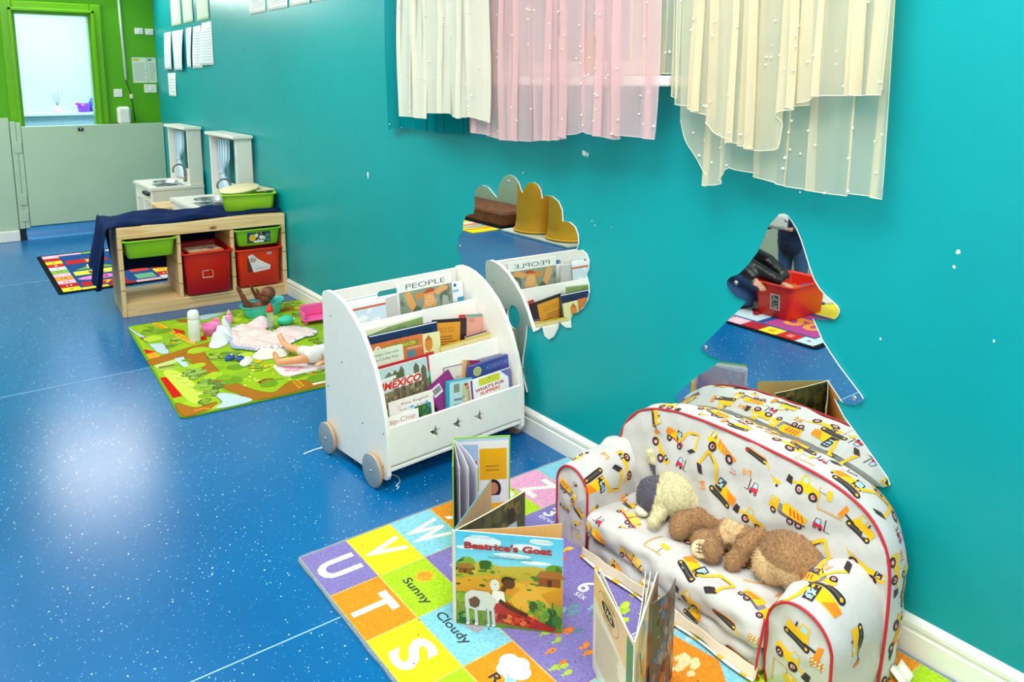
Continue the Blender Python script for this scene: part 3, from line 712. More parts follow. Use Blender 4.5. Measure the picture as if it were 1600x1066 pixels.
def c_clip(p, w, h):
    p.rect(0, 0, w, h, 'FBF7F0'); p.text('Clip-Clop', w * .47, h - .022, h=.02, wd=w * .86, col='C0604A', a=.02)
flatbook('picture_book', 'low white book titled Clip-Clop in the left front corner of the rack', .012, .095, .383, .14, .143, .003, cover=c_clip, lean=5, tilt=0, base='FBF7F0')
def c_mag(p, w, h):
    p.rect(0, 0, w, h, '8E2A78'); p.rect(.006, .006, w - .006, h - .006, '9C3484'); p.rect(.012, h - .05, .052, h - .014, 'F6F6F4'); r = random.Random(2)
    for i in range(13): p.level(4); p.rect(.016 + i * .0026, h - .042, .0172 + i * .0026 + r.uniform(0, .001), h - .02, '101010')
flatbook('picture_book', 'purple paperback with a white barcode label leaning left in the front tier', .302, .1, .345, .11, .19, .005, cover=c_mag, lean=8, tilt=-25, base='8E2A78')
flatbook('picture_book', 'thin cream book with a purple border standing behind the purple paperback', .305, .13, .318, .085, .19, .004, cover=lambda p, w, h: (p.rect(0, 0, w, h, '5A3A88'), p.rect(.003, 0, w - .003, h - .003, 'F1E6D8'), noise_patch(p, .01, h * .6, w - .01, h - .01, 8, ['D9C8B0', 'E8B48A'], .005, .012, 3)), lean=8, tilt=3, base='F1E6D8')
flatbook('picture_book', 'brown and pink book sloping up behind the purple paperback', .352, .12, .325, .075, .215, .007, cover=lambda p, w, h: (p.rect(0, 0, w, h, 'A87650'), p.poly([(w * .3, h), (w, h), (w, h * .7)], 'A02A6A'), p.rect(0, 0, w * .2, h, 'E8B98A')), lean=8, tilt=14, base='E8B98A')
flatbook('picture_book', 'large silver-grey book behind the navy hardback in the front tier', .408, .12, .322, .18, .196, .006, cover=lambda p, w, h: p.rect(0, 0, w, h, 'A9ADB8', '9094A0'), lean=8, tilt=1, base='B5B8C2')
def c_teal(p, w, h):
    p.rect(0, 0, w, h, 'B9DDE2'); p.rect(0, 0, .012, h, '2FA3BC'); p.rect(0, h - .006, w, h, '4FBAD0'); p.rect(.03, h - .045, .055, h - .015, '8A8F78'); p.rect(w * .6, .0, w * .92, h - .02, 'C7C99A')
    noise_patch(p, w * .62, .01, w * .9, h - .03, 18, ['8A9A4A', 'C05A2C', '5A8A8A', 'E2D9A8'], .004, .009, 8); p.ell(w * .75, h - .022, .008, .006, 'B8481F'); p.lines(.03, .02, .07, h - .06, 5, '6F8F94', 3)
flatbook('picture_book', 'light blue hardback with a teal spine in the middle of the front tier', .278, .105, .362, .112, .182, .009, cover=c_teal, lean=8, tilt=6, base='2FA3BC')
def c_nav2(p, w, h):
    p.rect(0, 0, w, h, '3A4690'); p.ell(w * .17, h - .027, .019, .017, 'C9C97A', n=20); p.ell(w * .17, h - .027, .015, .0135, 'A9B06A', n=20); p.text('ADVENTURE', w * .6, h - .025, h=.016, wd=w * .5, col='7A86C4'); p.rect(0, h - .002, w, h, '8E86C0')
flatbook('picture_book', 'navy-blue hardback with a round yellow emblem at the right of the front tier', .402, .115, .36, .225, .2, .008, cover=c_nav2, lean=8, tilt=-1.5, base='3A4690')
def c_what(p, w, h):
    p.rect(0, 0, w, h, 'F4F2F2'); p.rect(w * .02, 0, w * .05, h, '3C4C9C'); p.rect(-.0, 0, w * .02, h, 'D23030'); p.rect(w * .2, h - .03, w * .72, h - .004, 'D9D432'); p.text("'S'", w * .46, h - .012, h=.006, wd=.014, col='3A3A3A')
    p.text("WHAT'S FOR", w * .46, h - .042, h=.013, wd=w * .72, col='B41E3C', bold=.03, a=.03); p.text('SUPPER?', w * .46, h - .058, h=.012, wd=w * .5, col='E2503C', bold=.03, a=.03)
    p.poly([(w * .74, h), (w, h), (w, h * .4), (w * .93, h * .4), (w * .93, h - .03)], '6870B0')
flatbook('picture_book', "white book titled WHAT'S FOR SUPPER? with a yellow panel in the front tier", .386, .1, .378, .19, .172, .006, cover=c_what, lean=6, tilt=-1, base='F4F2F2')
flatbook('picture_book', 'brown-covered book at the right end of the front tier behind the supper book', .5, .105, .37, .135, .165, .005, cover=lambda p, w, h: (p.rect(0, 0, w, h, '9A8474'), p.rect(0, h - .003, w, h, 'E6D2CA')), lean=6, tilt=4, base='9A8474')
# ================================================================ pine toy storage bench
TR = math.radians(-4.2); TO = (.800, 4.775)      # front left corner; local x along the front, +y backwards
TW, TD, TH = .945, .43, .52
bench = thing('toy_storage_bench', 'low pine toy storage bench with three bays of plastic bins', 'storage bench', (TO[0], TO[1], 0), TR)
def upright(x0, x1, z0, z1, name='side_panel', y0=0):
    b = MB(); b.box((x0, y0, z0), (x1, TD, z1), WOODY, b=.003)
    for z in (.155, .275, .395):
        if x0 > .01: b.box((x0 - .0004, y0 + .004, z), (x0, TD, z + .006), mat('groove shadowed pine', 'A8743E'))
        if x1 < TW - .01: b.box((x1, y0 + .004, z), (x1 + .0004, TD, z + .006), mat('groove shadowed pine', 'A8743E'))
        b.box((x0 + .001, y0 - .0006, z), (x1 - .001, y0 + .003, z + .006), mat('groove shadowed pine', 'A8743E'))
    b.build(name, bench)
upright(0, .025, 0, .5); upright(TW - .025, TW, 0, .5)
upright(.310, .332, .0735, .447, 'divider', .003); upright(.613, .635, .0735, .447, 'divider', .003)
b = MB(); b.box((.0, -.001, .452), (TW, .02, TH), WOOD, b=.002); b.build('top_rail', bench)
b = MB(); b.box((.0, .021, .502), (TW, TD + .004, TH), WOOD, b=.003); b.build('top_board', bench)
b = MB(); b.box((.0255, .0, 0), (TW - .0255, .018, .058), WOOD, b=.002); b.build('bottom_rail', bench)
b = MB(); b.box((.0255, .0, .059), (TW - .0255, TD, .073), WOOD, b=.001); b.build('bottom_board', bench)

def bin_mesh(wd, dp, ht, col, t=.003, taper=.024, lip=.014, rc=.026):
    """plastic tub open at the top, its floor at z=0, x centred, y from 0 backwards"""
    b = MB(); c = lin(col)
    def loop(e, z, r):
        x0, x1, y0, y1 = -wd / 2 + e, wd / 2 - e, e, dp - e; P = []
        for cx_, cy_, a0 in ((x1 - r, y1 - r, 0), (x0 + r, y1 - r, PI / 2), (x0 + r, y0 + r, PI), (x1 - r, y0 + r, 1.5 * PI)):
            for k in range(6): a = a0 + PI / 2 * k / 5; P.append((cx_ + r * math.cos(a), cy_ + r * math.sin(a), z))
        return P
    L = [loop(taper + .006, 0, rc), loop(taper, .006, rc), loop(lip, ht - .014, rc), loop(lip, ht - .012, rc), loop(0, ht - .010, rc), loop(-.001, ht - .002, rc), loop(.002, ht, rc), loop(lip + .001, ht - .002, rc), loop(lip + t, ht - .012, rc), loop(taper + t, .008, rc), loop(taper + t + .006, t, rc)]
    n = len(L[0]); V = [p for l in L for p in l]; F = []
    for i in range(len(L) - 1):
        for k in range(n): F.append((i * n + k, i * n + (k + 1) % n, (i + 1) * n + (k + 1) % n, (i + 1) * n + k))
    F.append(tuple(range(n))[::-1]); F.append(tuple((len(L) - 1) * n + k for k in range(n)))
    b.add(V, F, mat('storage bin plastic', rough=.35, spec=.5, var=.02, attr=True), c, True)
    return b
def place_bin(lx, ly, z, wd, dp, ht, col, label, name='storage_bin', sticker=None, group=None):
    t = thing(name, label, 'bin', (0, 0, 0), 0, group)
    t.matrix_world = Matrix.Translation((TO[0], TO[1], 0)) @ Matrix.Rotation(TR, 4, 'Z') @ Matrix.Translation((lx, ly, z))
    bin_mesh(wd, dp, ht, col).build('tub', t)
    if sticker:
        b = MB(); sticker(b); b.build('picture_label', t)
    return t
BW = .289
GRN, RED, ORR = '8CC81E', 'CE0A06', 'F2340A'
def bin_front(b, ht, taper=.024, lip=.014):
    # frame on the sloping front face
    return lambda x, z, h: (x, taper + (lip - taper) * (z / (ht - .014)) - .0006 - h, z)
t = place_bin(.1675, -.03, .338, BW, .41, .106, GRN, 'empty lime green shallow bin in the left bay of the pine bench')
b = MB(); b.box((-.1, .03, .085), (.1, .35, .1), mat('red picture card', 'B03A2A'), b=.002); tag(b.build('picture_card'), 'dark red card lying in the lime green bin of the left bay', 'card').matrix_world = t.matrix_world.copy()
t2 = place_bin(.4725, -.05, .085, BW, .41, .255, RED, 'deep red bin full of pink books pulled out of the middle bay', sticker=lambda b: (lambda p: (p.line([(-.035, .1), (-.035, .14), (.0, .142)], .003, 'F2E4E0'), p.line([(-.035, .1), (.02, .098)], .004, 'F2E4E0'), p.line([(.01, .142), (.022, .135), (.022, .1)], .002, 'F2E4E0')))(Pen(b, bin_front(b, .255), PRINT)))
r = random.Random(4)
for i in range(7):
    b = MB(); cc = ['F28AB4', 'E85A96', 'F6C8D8', 'F2A04A', 'D94A7A', 'E8E0F0', 'F07A3A'][i]
    w_ = .195 - .01 * (i % 3); b.box((-w_ / 2, -.085, 0), (w_ / 2, .085, .010), PRINT, lin(cc), b=.001); b.box((-w_ / 2 + .001, -.0845, .002), (w_ / 2 + .0005, .0845, .008), PAGES)
    p = Pen(b, lambda x, y, h: (x, y, .0102 + h), PRINT); p.rect(-w_ / 2 + .008, -.07, w_ / 2 - .008, .07, ['F9DDE8', 'F4B8D0', 'FFFFFF', 'FFE0B0', 'F8C0D4', 'C8D8F0', 'FFE8C0'][i]); noise_patch(p, -w_ / 2 + .01, -.06, w_ / 2 - .01, .06, 12, ['E0407A', 'F9C24A', '7A4AB0', 'FFFFFF'], .006, .02, i)
    o = b.build('picture_book'); tag(o, ['orange', 'purple', 'white', 'peach', 'rose', 'lilac', 'cream'][i] + ' topped pink picture book in the deep red bin, ' + ['lowest of the pile', 'second from the bottom', 'third from the bottom', 'middle of the pile', 'third from the top', 'second from the top', 'topmost of the pile'][i], 'book', 'pink books in the red bin')
    o.matrix_world = t2.matrix_world @ Matrix.Translation((r.uniform(-.01, .01), .15 + r.uniform(-.015, .015), .168 + i * .0125)) @ Matrix.Rotation(math.radians([2, -4, 5, -3, 8, -9, 6][i]), 4, 'Z')
def st_toys(b):
    p = Pen(b, bin_front(b, .106), PRINT); p.rect(-.07, .018, .07, .085, '1E3A5A'); noise_patch(p, -.07, .018, .07, .085, 34, ['E9B82C', '2E8AC0', 'F4F4F0', 'D0442C', '3A8A4A', '101820'], .006, .016, 5)
    p.ell(-.038, .05, .02, .022, 'F0B428'); p.rect(-.03, .02, .03, .032, 'F2F2EE')
place_bin(.7775, -.03, .338, BW, .41, .106, '84C420', 'lime green shallow bin with a toy photo label at the top of the right bay', sticker=st_toys)
def st_doll(b):
    p = Pen(b, bin_front(b, .24), PRINT); p.rect(-.075, .09, -.02, .19, '5A2A20'); p.poly([(-.07, .19), (-.05, .2), (.0, .16), (.065, .12), (.06, .095), (-.04, .085)], 'F2E6E8'); p.ell(-.04, .165, .02, .018, 'C9A08A'); p.poly([(-.06, .19), (-.04, .2), (-.02, .18), (-.03, .17)], 'D9D4D8')
    p.rect(-.03, .1, .05, .115, 'E8C8D0'); p.rect(.045, .19, .075, .205, 'B8B4B0')
place_bin(.7775, -.02, .085, BW, .41, .235, ORR, 'orange-red bin with a doll photo label below the green bin in the right bay', sticker=st_doll)
# bin on top with wooden boards
t3 = place_bin(.79, .05, .5355, .335, .30, .11, '96CE26', 'lime green bin standing on the right end of the pine bench top')
t3.matrix_world = Matrix.Translation((1.575, 4.86, .5355)) @ Matrix.Rotation(math.radians(-14), 4, 'Z') @ Matrix.Translation((0, -.05, 0))
PALE = mat('pale plywood', 'EFDCAE', rough=.5, var=.06, nscale=12)
b = MB(); b.lathe([(.118, 0), (.121, .002), (.121, .009), (.118, .011)], PALE, seg=40, sx=1.0, sy=.82); o = b.build('round_board')
tag(o, 'round pale wooden board lying across the lime green bin on the bench', 'board'); o.matrix_world = t3.matrix_world @ Matrix.Translation((-.045, .13, .124)) @ Matrix.Rotation(math.radians(-6), 4, 'Y') @ Matrix.Rotation(math.radians(7), 4, 'X')
b = MB(); b.box((-.06, -.1, 0), (.06, .1, .008), PALE, b=.002); o = b.build('wooden_board'); tag(o, 'rectangular pale board lying beside the round board on the bin', 'board'); o.matrix_world = t3.matrix_world @ Matrix.Translation((.07, .17, .1135)) @ Matrix.Rotation(math.radians(24), 4, 'Z')
# navy cloth over the bench
NAVY = mat('navy cotton', '0F2450', rough=.9, spec=.1, var=.15, nscale=8, bump=.2, bscale=300)
def hem(u): return .0
def nz(x, y, s=1.0): return (math.sin(x * 11.3 + y * 4.1) + math.sin(y * 13.7 - x * 6.3 + 1.3) * .8 + math.sin(x * 27 + y * 19) * .35) * s
def cloth(u, v):
    # u 0..1 runs along the bench from its right end, past the left end and down; v from the front hem to the back
    Lt = TW * .99; s = u * (Lt + .37); y = -.002 + v * (TD + .44); bk = max(y - TD - .03, 0); y = min(y, TD + .03)
    v = min(v * (TD + .44) / (TD + .03), 1)
    x = TW - .006 - s
    if s < Lt + .0:
        fr = .05 * math.sin(s * 9) * (1 - v) + .012
        z = TH + .006 + .011 * (1 + nz(s * 1.3, y * 2)) * .8
        z += .02 * math.exp(-((s - .55) / .22) ** 2) * (1 - v)
        if v < .02: z = TH + .004 + .004 * math.sin(s * 16)
        yy = max(y + .006 + .035 * (1 - v) * (1 + math.sin(s * 7.5)) * (s / Lt < .86), .004)
        if bk > 0: z = TH + .01 - bk * (.93 + .07 * math.sin(s * 6)); yy = TD + .014 + .003 * math.sin(s * 40)
        return (x, yy, z)
    d = s - Lt; a = min(d / .035, 1)
    z = TH + .012 - max(d - .02, 0) * 1.0 - .006 * a
    x = -.0 - .035 * math.sin(a * PI / 2) - .16 * d - .02 * math.sin(y * 26 + d * 3) * min(d * 5, 1) - .012
    yy = y + bk * .25 + .03 * d + (.12 * d) * (v - .4)
    return (x, yy, z - .03 * math.sin(v * 5) * (d / .37))
b = MB(); b.grid(cloth, 90, 44, NAVY)
o = b.build('navy_cloth'); m_ = o.modifiers.new('t', 'SOLIDIFY'); m_.thickness = .003; m_.offset = 1; s_ = o.modifiers.new('s', 'SMOOTH'); s_.iterations = 2
tag(o, 'navy blue cloth draped over the pine bench and hanging off its left end', 'cloth', None, (TO[0], TO[1], 0), TR)

# ================================================================ toy kitchens
def kitchen(y0, label, sink=True):
    """y0 = nearer end; back to the wall; front looks to -x"""
    t = thing('toy_kitchen', label, 'toy kitchen', (1.733, y0, 0), 0, 'white toy kitchens against the teal wall')
    W, D, Hh = .60, .385, .52
    K = mat('kitchen white laminate', 'EFEAE0', rough=.4, var=.02)
    b = MB()
    b.box((-D + .02, 0, 0), (0, .016, Hh - .02), K); b.box((-D + .02, W - .016, 0), (0, W, Hh - .02), K); b.box((-.012, .016, 0), (0, W - .016, Hh - .02), K)
    b.box((-D + .02, .016, .08), (-.012, W - .016, .095), K); b.box((-D + .02, W / 2 - .008, .095), (-.012, W / 2 + .008, Hh - .02), K)
    for y in (0, W - .04): b.box((-D, y, 0), (-D + .02, y + .04, Hh - .02), K, b=.002)
    b.box((-D, .04, Hh - .09), (-D + .02, W - .04, Hh - .02), K); b.build('cabinet', t)
    for y in (.045, W / 2 + .005):
        b = MB(); b.box((-D, y, .06), (-D + .018, y + W / 2 - .05, Hh - .095), K, b=.003); b.box((-D - .001, y + .03, .1), (-D, y + W / 2 - .08, Hh - .14), mat('kitchen panel', 'DAD6CC')); dr = b.build('cupboard_door', t)
        b = MB(); b.tube([(-D, y + .05, Hh - .12), (-D - .02, y + .05, Hh - .12), (-D - .02, y + .13, Hh - .12), (-D, y + .13, Hh - .12)], .004, METAL); b.build('handle', dr)
    b = MB(); hole = [(-.2 + .095 * math.cos(2 * PI * k / 24), W * .62 + .11 * math.sin(2 * PI * k / 24)) for k in range(24)][::-1]
    b.prism([rect(-D - .012, -.012, .0, W + .012), hole], Hh - .02, Hh, K); b.box((-D + .05, .06, Hh), (-.13, .25, Hh + .004), mat('hob glass', '6E757A', rough=.15), b=.001); b.build('worktop', t)
    for yy in (.11, .2):
        b = MB(); b.lathe([(.034, 0), (.034, .0012)], mat('hob ring', '3A3E42'), c=(-.21 if yy < .15 else -.27, yy, Hh + .0042), seg=20); b.build('hob_ring', t)
    b = MB(); b.lathe([(.02, -.05), (.09, -.045), (.108, -.003), (.112, .003), (.104, .002), (.086, -.04), (.0, -.045)], METAL, c=(-.2, W * .62, Hh), seg=24, sx=.86, sy=1, cap=False); b.build('sink_bowl', t)
    b = MB(); fy = W * .46; b.lathe([(.014, 0), (.012, .05)], mat('grey tap plastic', '77797A', rough=.35), c=(-.07, fy, Hh), seg=12)
    b.tube([(-.07, fy, Hh + .05)] + [(-.07 - .045 + .045 * math.cos(a), fy, Hh + .1 + .045 * math.sin(a)) for a in [PI * k / 8 for k in range(10)]], .0075, mat('grey tap plastic', '77797A', rough=.35)); b.build('tap', t)
    for k in range(4):
        b = MB(); b.lathe([(.014, -.022), (.016, -.004), (.016, 0)], BLACKP, c=(-D, .09 + k * .05, Hh - .055), ax='x', seg=14); b.build('knob', t)
    # window tower at the back
    b = MB(); z0, z1 = Hh + .0005, .955
    for y in (0, W - .02): b.box((-.105, y, z0), (0, y + .02, z1), K, b=.002)
    b.box((-.02, .02, z0), (-.004, W - .02, z0 + .09), K); b.box((-.02, .02, z1 - .03), (-.004, W - .02, z1), K)
    b.box((-.022, W / 2 - .008, z0 + .09), (-.006, W / 2 + .008, z1 - .03), K); b.build('window_tower', t)
    b = MB(); b.box((-.13, -.022, z1 + .0005), (.004, W + .022, z1 + .022), K, b=.003); b.build('top_shelf', t)
    BL = mat('striped blue cotton', 'A8D4EE', rough=.85, var=.12, nscale=40, stretch=(1, 6, .4))
    for y, sg in ((.06, 1), (W - .06, -1)):
        def cur(u, v, y=y, sg=sg):
            z = z1 - .03 - v * (z1 - z0 - .05); tie = math.exp(-((v - .62) / .16) ** 2); wd = .20 * (1 - .66 * tie) * (1 - .1 * v)
            return (-.045 - .012 * math.sin(u * 24) * (1 - .4 * tie), y - .03 * sg + sg * (u * wd + .0), z)
        def ccol(u, v): return lin('EAF5FC') if int(u * 22) % 2 else lin('86BEE6')
        b = MB(); b.grid(cur, 44, 24, FABRIC, ccol); c_ = b.build('curtain', t)
        tz = z1 - .03 - .62 * (z1 - z0 - .05); b = MB(); yc = y - .03 * sg + sg * .036; b.tube([(-.062, yc - .032, tz), (-.067, yc, tz - .004), (-.062, yc + .032, tz), (-.03, yc, tz)], .005, FABRIC, lin('BFE0F4'), closed=True); b.build('tie_band', c_)
    return t
kitchen(5.225, 'white toy kitchen with blue curtains, the one directly behind the pine bench')
kitchen(6.42, 'white toy kitchen farther from the pine bench, nearest the sage gate')
# pine toy unit between
t = thing('toy_worktop', 'small pine toy unit with a grey dish between the two white kitchens', 'toy unit', (1.30, 5.93, 0))
b = MB(); b.box((0, 0, 0), (.02, .3, .42), WOODY); b.box((.28, 0, 0), (.3, .3, .42), WOODY); b.box((.02, .28, 0), (.28, .3, .42), WOODY); b.box((.02, 0, .2), (.28, .28, .215), WOOD); b.build('frame', t)
b = MB(); b.box((-.01, -.01, .4205), (.31, .31, .438), WOOD, b=.002); b.build('top', t)
b = MB(); b.lathe([(.06, 0), (.085, .018), (.08, .018), (.055, .004)], mat('grey enamel', '8E979C', rough=.3), seg=24); o = b.build('dish'); tag(o, 'grey toy dish on the small pine unit between the kitchens', 'dish', None, (1.47, 6.03, .4385))
# ================================================================ papers and fittings
def paper_on_wall(i, y0, y1, z0, z1, label, tint='F8FAFC', group=None, bow=.012, seed=0, rows=16, head=None, skew=0):
    b = MB(); f = lambda a, z, h: (WX - .0015 - h - bow * (.5 + .5 * math.sin((a - y0) / (y1 - y0) * PI + seed)) * abs(math.sin((z - z1) / (z1 - z0) * 1.6)) - .0, a + skew * (z - z1), z)
    b.grid(lambda u, v: f(y0 + (y1 - y0) * u, z0 + (z1 - z0) * v, 0), 8, 10, PAPER, lin(tint))
    p = Pen(b, f, PAPER, L=.05, base=.0006)
    p.lines(y0 + .03, z0 + .03, y1 - .02, z1 - .04, rows, 'D3DAE2', seed)
    if head: p.rect(y0 + .03, z1 - .035, y1 - .05, z1 - .02, head)
    o = b.build('wall_notice'); tag(o, label, 'paper', group)
    mm = o.modifiers.new('t', 'SOLIDIFY'); mm.thickness = .0004; mm.offset = 1
G1, G2, G3 = 'green-tinted notices in the top row', 'white sheets in the lower row', 'white posters in the row above the wall'
for i, (y0, y1, z0) in enumerate([(6.83, 7.14, 1.785), (6.48, 6.77, 1.788), (6.06, 6.38, 1.785)]):
    paper_on_wall(i, y0, y1, z0, z0 + .30, 'pale green printed notice on the teal wall, ' + ['farthest', 'middle', 'nearest'][i] + ' of the three in the upper row', 'D8EBCB', G1, .004, i)
for i, (y0, y1, z0, z1) in enumerate([(7.19, 7.42, 1.43, 1.745), (6.80, 7.16, 1.42, 1.745), (6.55, 6.72, 1.44, 1.75), (6.3, 6.5, 1.43, 1.75), (6.02, 6.27, 1.45, 1.765)]):
    paper_on_wall(i, y0, y1, z0, z1, 'curling white sheet on the teal wall, ' + ['farthest in the row of five', 'second farthest in the row of five', 'middle one in the row of five', 'second nearest in the row of five', 'nearest in the row of five'][i], 'EEF4FB', G2, .03, i * 1.3, rows=12, skew=.02 * (i % 2))
paper_on_wall(0, 7.13, 7.4, 1.2, 1.40, 'single small white sheet on the teal wall below the row of five', 'F0F5FB', None, .006, 2, rows=5)
for i, (y0, y1) in enumerate([(4.88, 5.18), (4.515, 4.84), (4.19, 4.485), (3.90, 4.155)]):
    paper_on_wall(i, y0, y1, 1.755, 2.05, 'white printed sheet cut by the top edge, ' + ['first', 'second', 'third', 'last'][i] + ' of four counting from the green wall', 'F8FAF8', G3, .003, i)
GY = YB
def plate(x0, x1, z0, z1, label, cat='switch', name='light_switch', rock=True, d=.012, group=None):
    t = thing(name, label, cat, ((x0 + x1) / 2, GY, (z0 + z1) / 2), 0, group)
    w_, h_ = (x1 - x0) / 2, (z1 - z0) / 2
    b = MB(); b.box((-w_, -d, -h_), (w_, 0, h_), WPAINT, b=.003); b.build('faceplate', t)
    if rock:
        b = MB(); b.box((-w_ * .25, -d - .004, -h_ * .4), (w_ * .25, -d + .001, h_ * .4), WPAINT, b=.001); b.build('rocker', t)
plate(1.585, 1.655, 1.745, 1.8, 'white wall switch high on the green wall, left of the pair')
plate(1.672, 1.742, 1.742, 1.797, 'white wall switch high on the green wall, right of the pair')
plate(1.375, 1.445, 1.19, 1.26, 'white switch on the green wall beside the door frame below the pipe')
plate(1.63, 1.735, 1.225, 1.30, 'wide white socket on the green wall under the printed notices', 'socket', 'wall_socket')
for x0, x1, z0, z1, hd, lb in ((1.545, 1.668, 1.315, 1.54, 'D9C84A', 'laminated notice with a yellow corner on the green wall beside the teal corner'), (1.672, 1.745, 1.315, 1.54, '5FA88A', 'laminated notice with a green heading tight in the corner of the green wall')):
    b = MB(); b.box((x0, GY - .0025, z0), (x1, GY - .0005, z1), PAPER, lin('E2ECDA'))
    p = Pen(b, lambda x, z, h: (x, GY - .0025 - h, z), PAPER, base=.0006); p.rect(x0 + .006, z1 - .03, (x0 + x1) / 2, z1 - .01, hd); p.lines(x0 + .01, z0 + .015, x1 - .005, z1 - .045, 14, 'B9C0B4', 3)
    tag(b.build('wall_notice'), lb, 'paper')
b = MB(); WP = mat('white conduit', 'E8F0DC', rough=.4)
b.tube([(1.462, GY - .011, 2.665), (1.475, GY - .011, 1.9), (1.482, GY - .011, 1.34)], .0105, WP)
o = b.build('conduit'); tag(o, 'thin white pipe running down the green wall right of the doorway', 'pipe')
t = thing('pull_cord_plug', 'dark cable with a pale plug hanging below the white pipe', 'cable', (1.482, GY - .02, 0))
b = MB(); b.tube([(0, 0, 1.335), (.012, -.004, 1.28), (.03, -.008, 1.21), (.04, -.006, 1.1), (.05, -.005, .97)], .004, BLACKP, seg=6); b.build('cord', t)
b = MB(); b.box((.018, -.02, 1.175), (.042, .0, 1.215), mat('cream plastic', 'E8E2C4'), b=.003); b.build('plug', t)
t = thing('soap_dispenser', 'white rounded dispenser on the green wall just above the gate', 'dispenser', (1.435, GY, 1.03))
b = MB(); b.box((-.052, -.09, -.08), (.052, 0, .075), WPAINT, b=.018); b.build('body', t)
b = MB(); b.box((-.03, -.085, -.096), (.03, -.02, -.0805), BLACKP, b=.003); b.build('nozzle', t)
# ledge in the washroom
t = thing('reed_diffuser', 'pink reed diffuser with four sticks on the washroom ledge', 'diffuser', (1.11, YB + 1.5, 1.0105))
b = MB(); b.lathe([(.032, 0), (.034, .01), (.034, .045), (.014, .058), (.013, .075)], mat('pink glass', 'E9B8D0', rough=.15), seg=20); b.build('bottle', t)
for k in range(4):
    b = MB(); b.tube([(0, 0, .06), (-.05 + .033 * k, .01 * (k % 2), .2 + .01 * (k % 3))], .0025, mat('grey reed', '7E8A92'), seg=6); b.build('reed', t)
t = thing('washroom_tub', 'purple plastic tub at the end of the washroom ledge', 'tub', (1.345, YB + 1.5, 1.0105))
b = MB(); b.lathe([(.05, 0), (.062, .09), (.058, .09), (.046, .006)], mat('purple plastic', '8A3AE0', rough=.3), seg=24); b.build('body', t)
b = MB(); b.ell((-.05, 0, .085), (.028, .02, .014), mat('magenta plastic', 'D0286A', rough=.35)); b.build('handle', t)
b = MB(); b.box((-.04, -.03, 0), (.05, .03, .07), mat('yellow plastic', 'F2DC1E', rough=.4), b=.012); tag(b.build('cleaning_sponge'), 'yellow sponge block on the washroom ledge beside the purple tub', 'sponge', None, (1.47, YB + 1.49, 1.0105))
b = MB(); b.lathe([(.03, 0), (.03, .1), (.012, .12), (.012, .14)], mat('blue plastic', '3A5AC8', rough=.35), seg=20); tag(b.build('spray_bottle'), 'blue bottle behind the yellow sponge on the washroom ledge', 'bottle', None, (1.44, YB + 1.6, 1.0105))
b = MB(); b.box((-.035, -.03, 0), (.035, .03, .06), mat('blue box card', '4A72C4', rough=.6), b=.003); tag(b.build('tissue_box'), 'small blue box at the left end of the washroom ledge', 'box', None, (.735, YB + 1.45, 1.0105))
# ================================================================ alphabet rug
def rug_base(name, wd, ln, th, edge, inset=.0, m=CARPET, rad=.02, wob=0, core=None, seed=1):
    """rounded carpet slab, local origin at its lower-left corner"""
    b = MB(); r = random.Random(seed); P = []
    for cx_, cy_, a0 in ((wd - rad, ln - rad, 0), (rad, ln - rad, PI / 2), (rad, rad, PI), (wd - rad, rad, 1.5 * PI)):
        for k in range(6): a = a0 + PI / 2 * k / 5; P.append((cx_ + rad * math.cos(a), cy_ + rad * math.sin(a)))
    Q = []
    for i in range(len(P)):
        p, q = P[i], P[(i + 1) % len(P)]; n = max(1, int(math.dist(p, q) / .03))
        for k in range(n): t = k / n; Q.append((p[0] + (q[0] - p[0]) * t + r.uniform(-wob, wob), p[1] + (q[1] - p[1]) * t + r.uniform(-wob, wob)))
    b.prism([Q], .0008, th, m, col=lin(edge)); return b
LT = 'F4F1E8'
rw, rl = 1.013, 1.50
b = rug_base('alphabet_rug', rw, rl, .007, '7C93A6', wob=.0016)
p = Pen(b, lambda x, y, h: (x, y, .007 + h), CARPET, step=.0001, base=.0002)
cw, ch = .1424, .2086; m0 = .008
PUR, YEL, ORA, CYA, LIM, PNK = '8578BC', 'F4DA10', 'F0940A', '86CDE0', 'AED814', 'F0A8CC'
p.rect(m0, m0, rw - m0, rl - m0, 'D8C87A')
def tile(i, j, col, e=.0016, i2=None, j2=None):
    p.level(2); x0 = m0 + i * cw; x1 = m0 + ((i2 or i) + 1) * cw; y1 = rl - m0 - j * ch; y0 = rl - m0 - ((j2 or j) + 1) * ch
    p.rect(x0 + e, max(y0, m0) + e, min(x1, rw - m0) - e, y1 - e, col); p.level(4); return (x0 + x1) / 2, (y0 + y1) / 2
def letter(i, j, col, ch_, h=.115, wd=.082, a=-PI / 2, c2=LT):
    x, y = tile(i, j, col); p.text(ch_, x, y, h=h if ch_ not in 'S' else h * .95, wd=None if ch_ in '1' else (wd if ch_ != 'W' else .11), col=c2, bold=.03, a=a)
for i, (c_, col) in enumerate([('U', PUR), ('V', YEL), ('W', CYA), ('X', ORA), ('Y', LIM), ('Z', PNK), ('1', CYA)]): letter(i, 0, col, c_)
for j, (c_, col) in enumerate([('T', ORA), ('S', YEL), ('R', LIM), ('Q', CYA), ('P', PNK), ('O', ORA)]): letter(0, j + 1, col, c_)
for j, (c_, col) in enumerate([('2', ORA), ('3', PNK), ('4', CYA), ('5', PUR), ('6', ORA), ('7', LIM)]): letter(6, j + 1, col, c_)
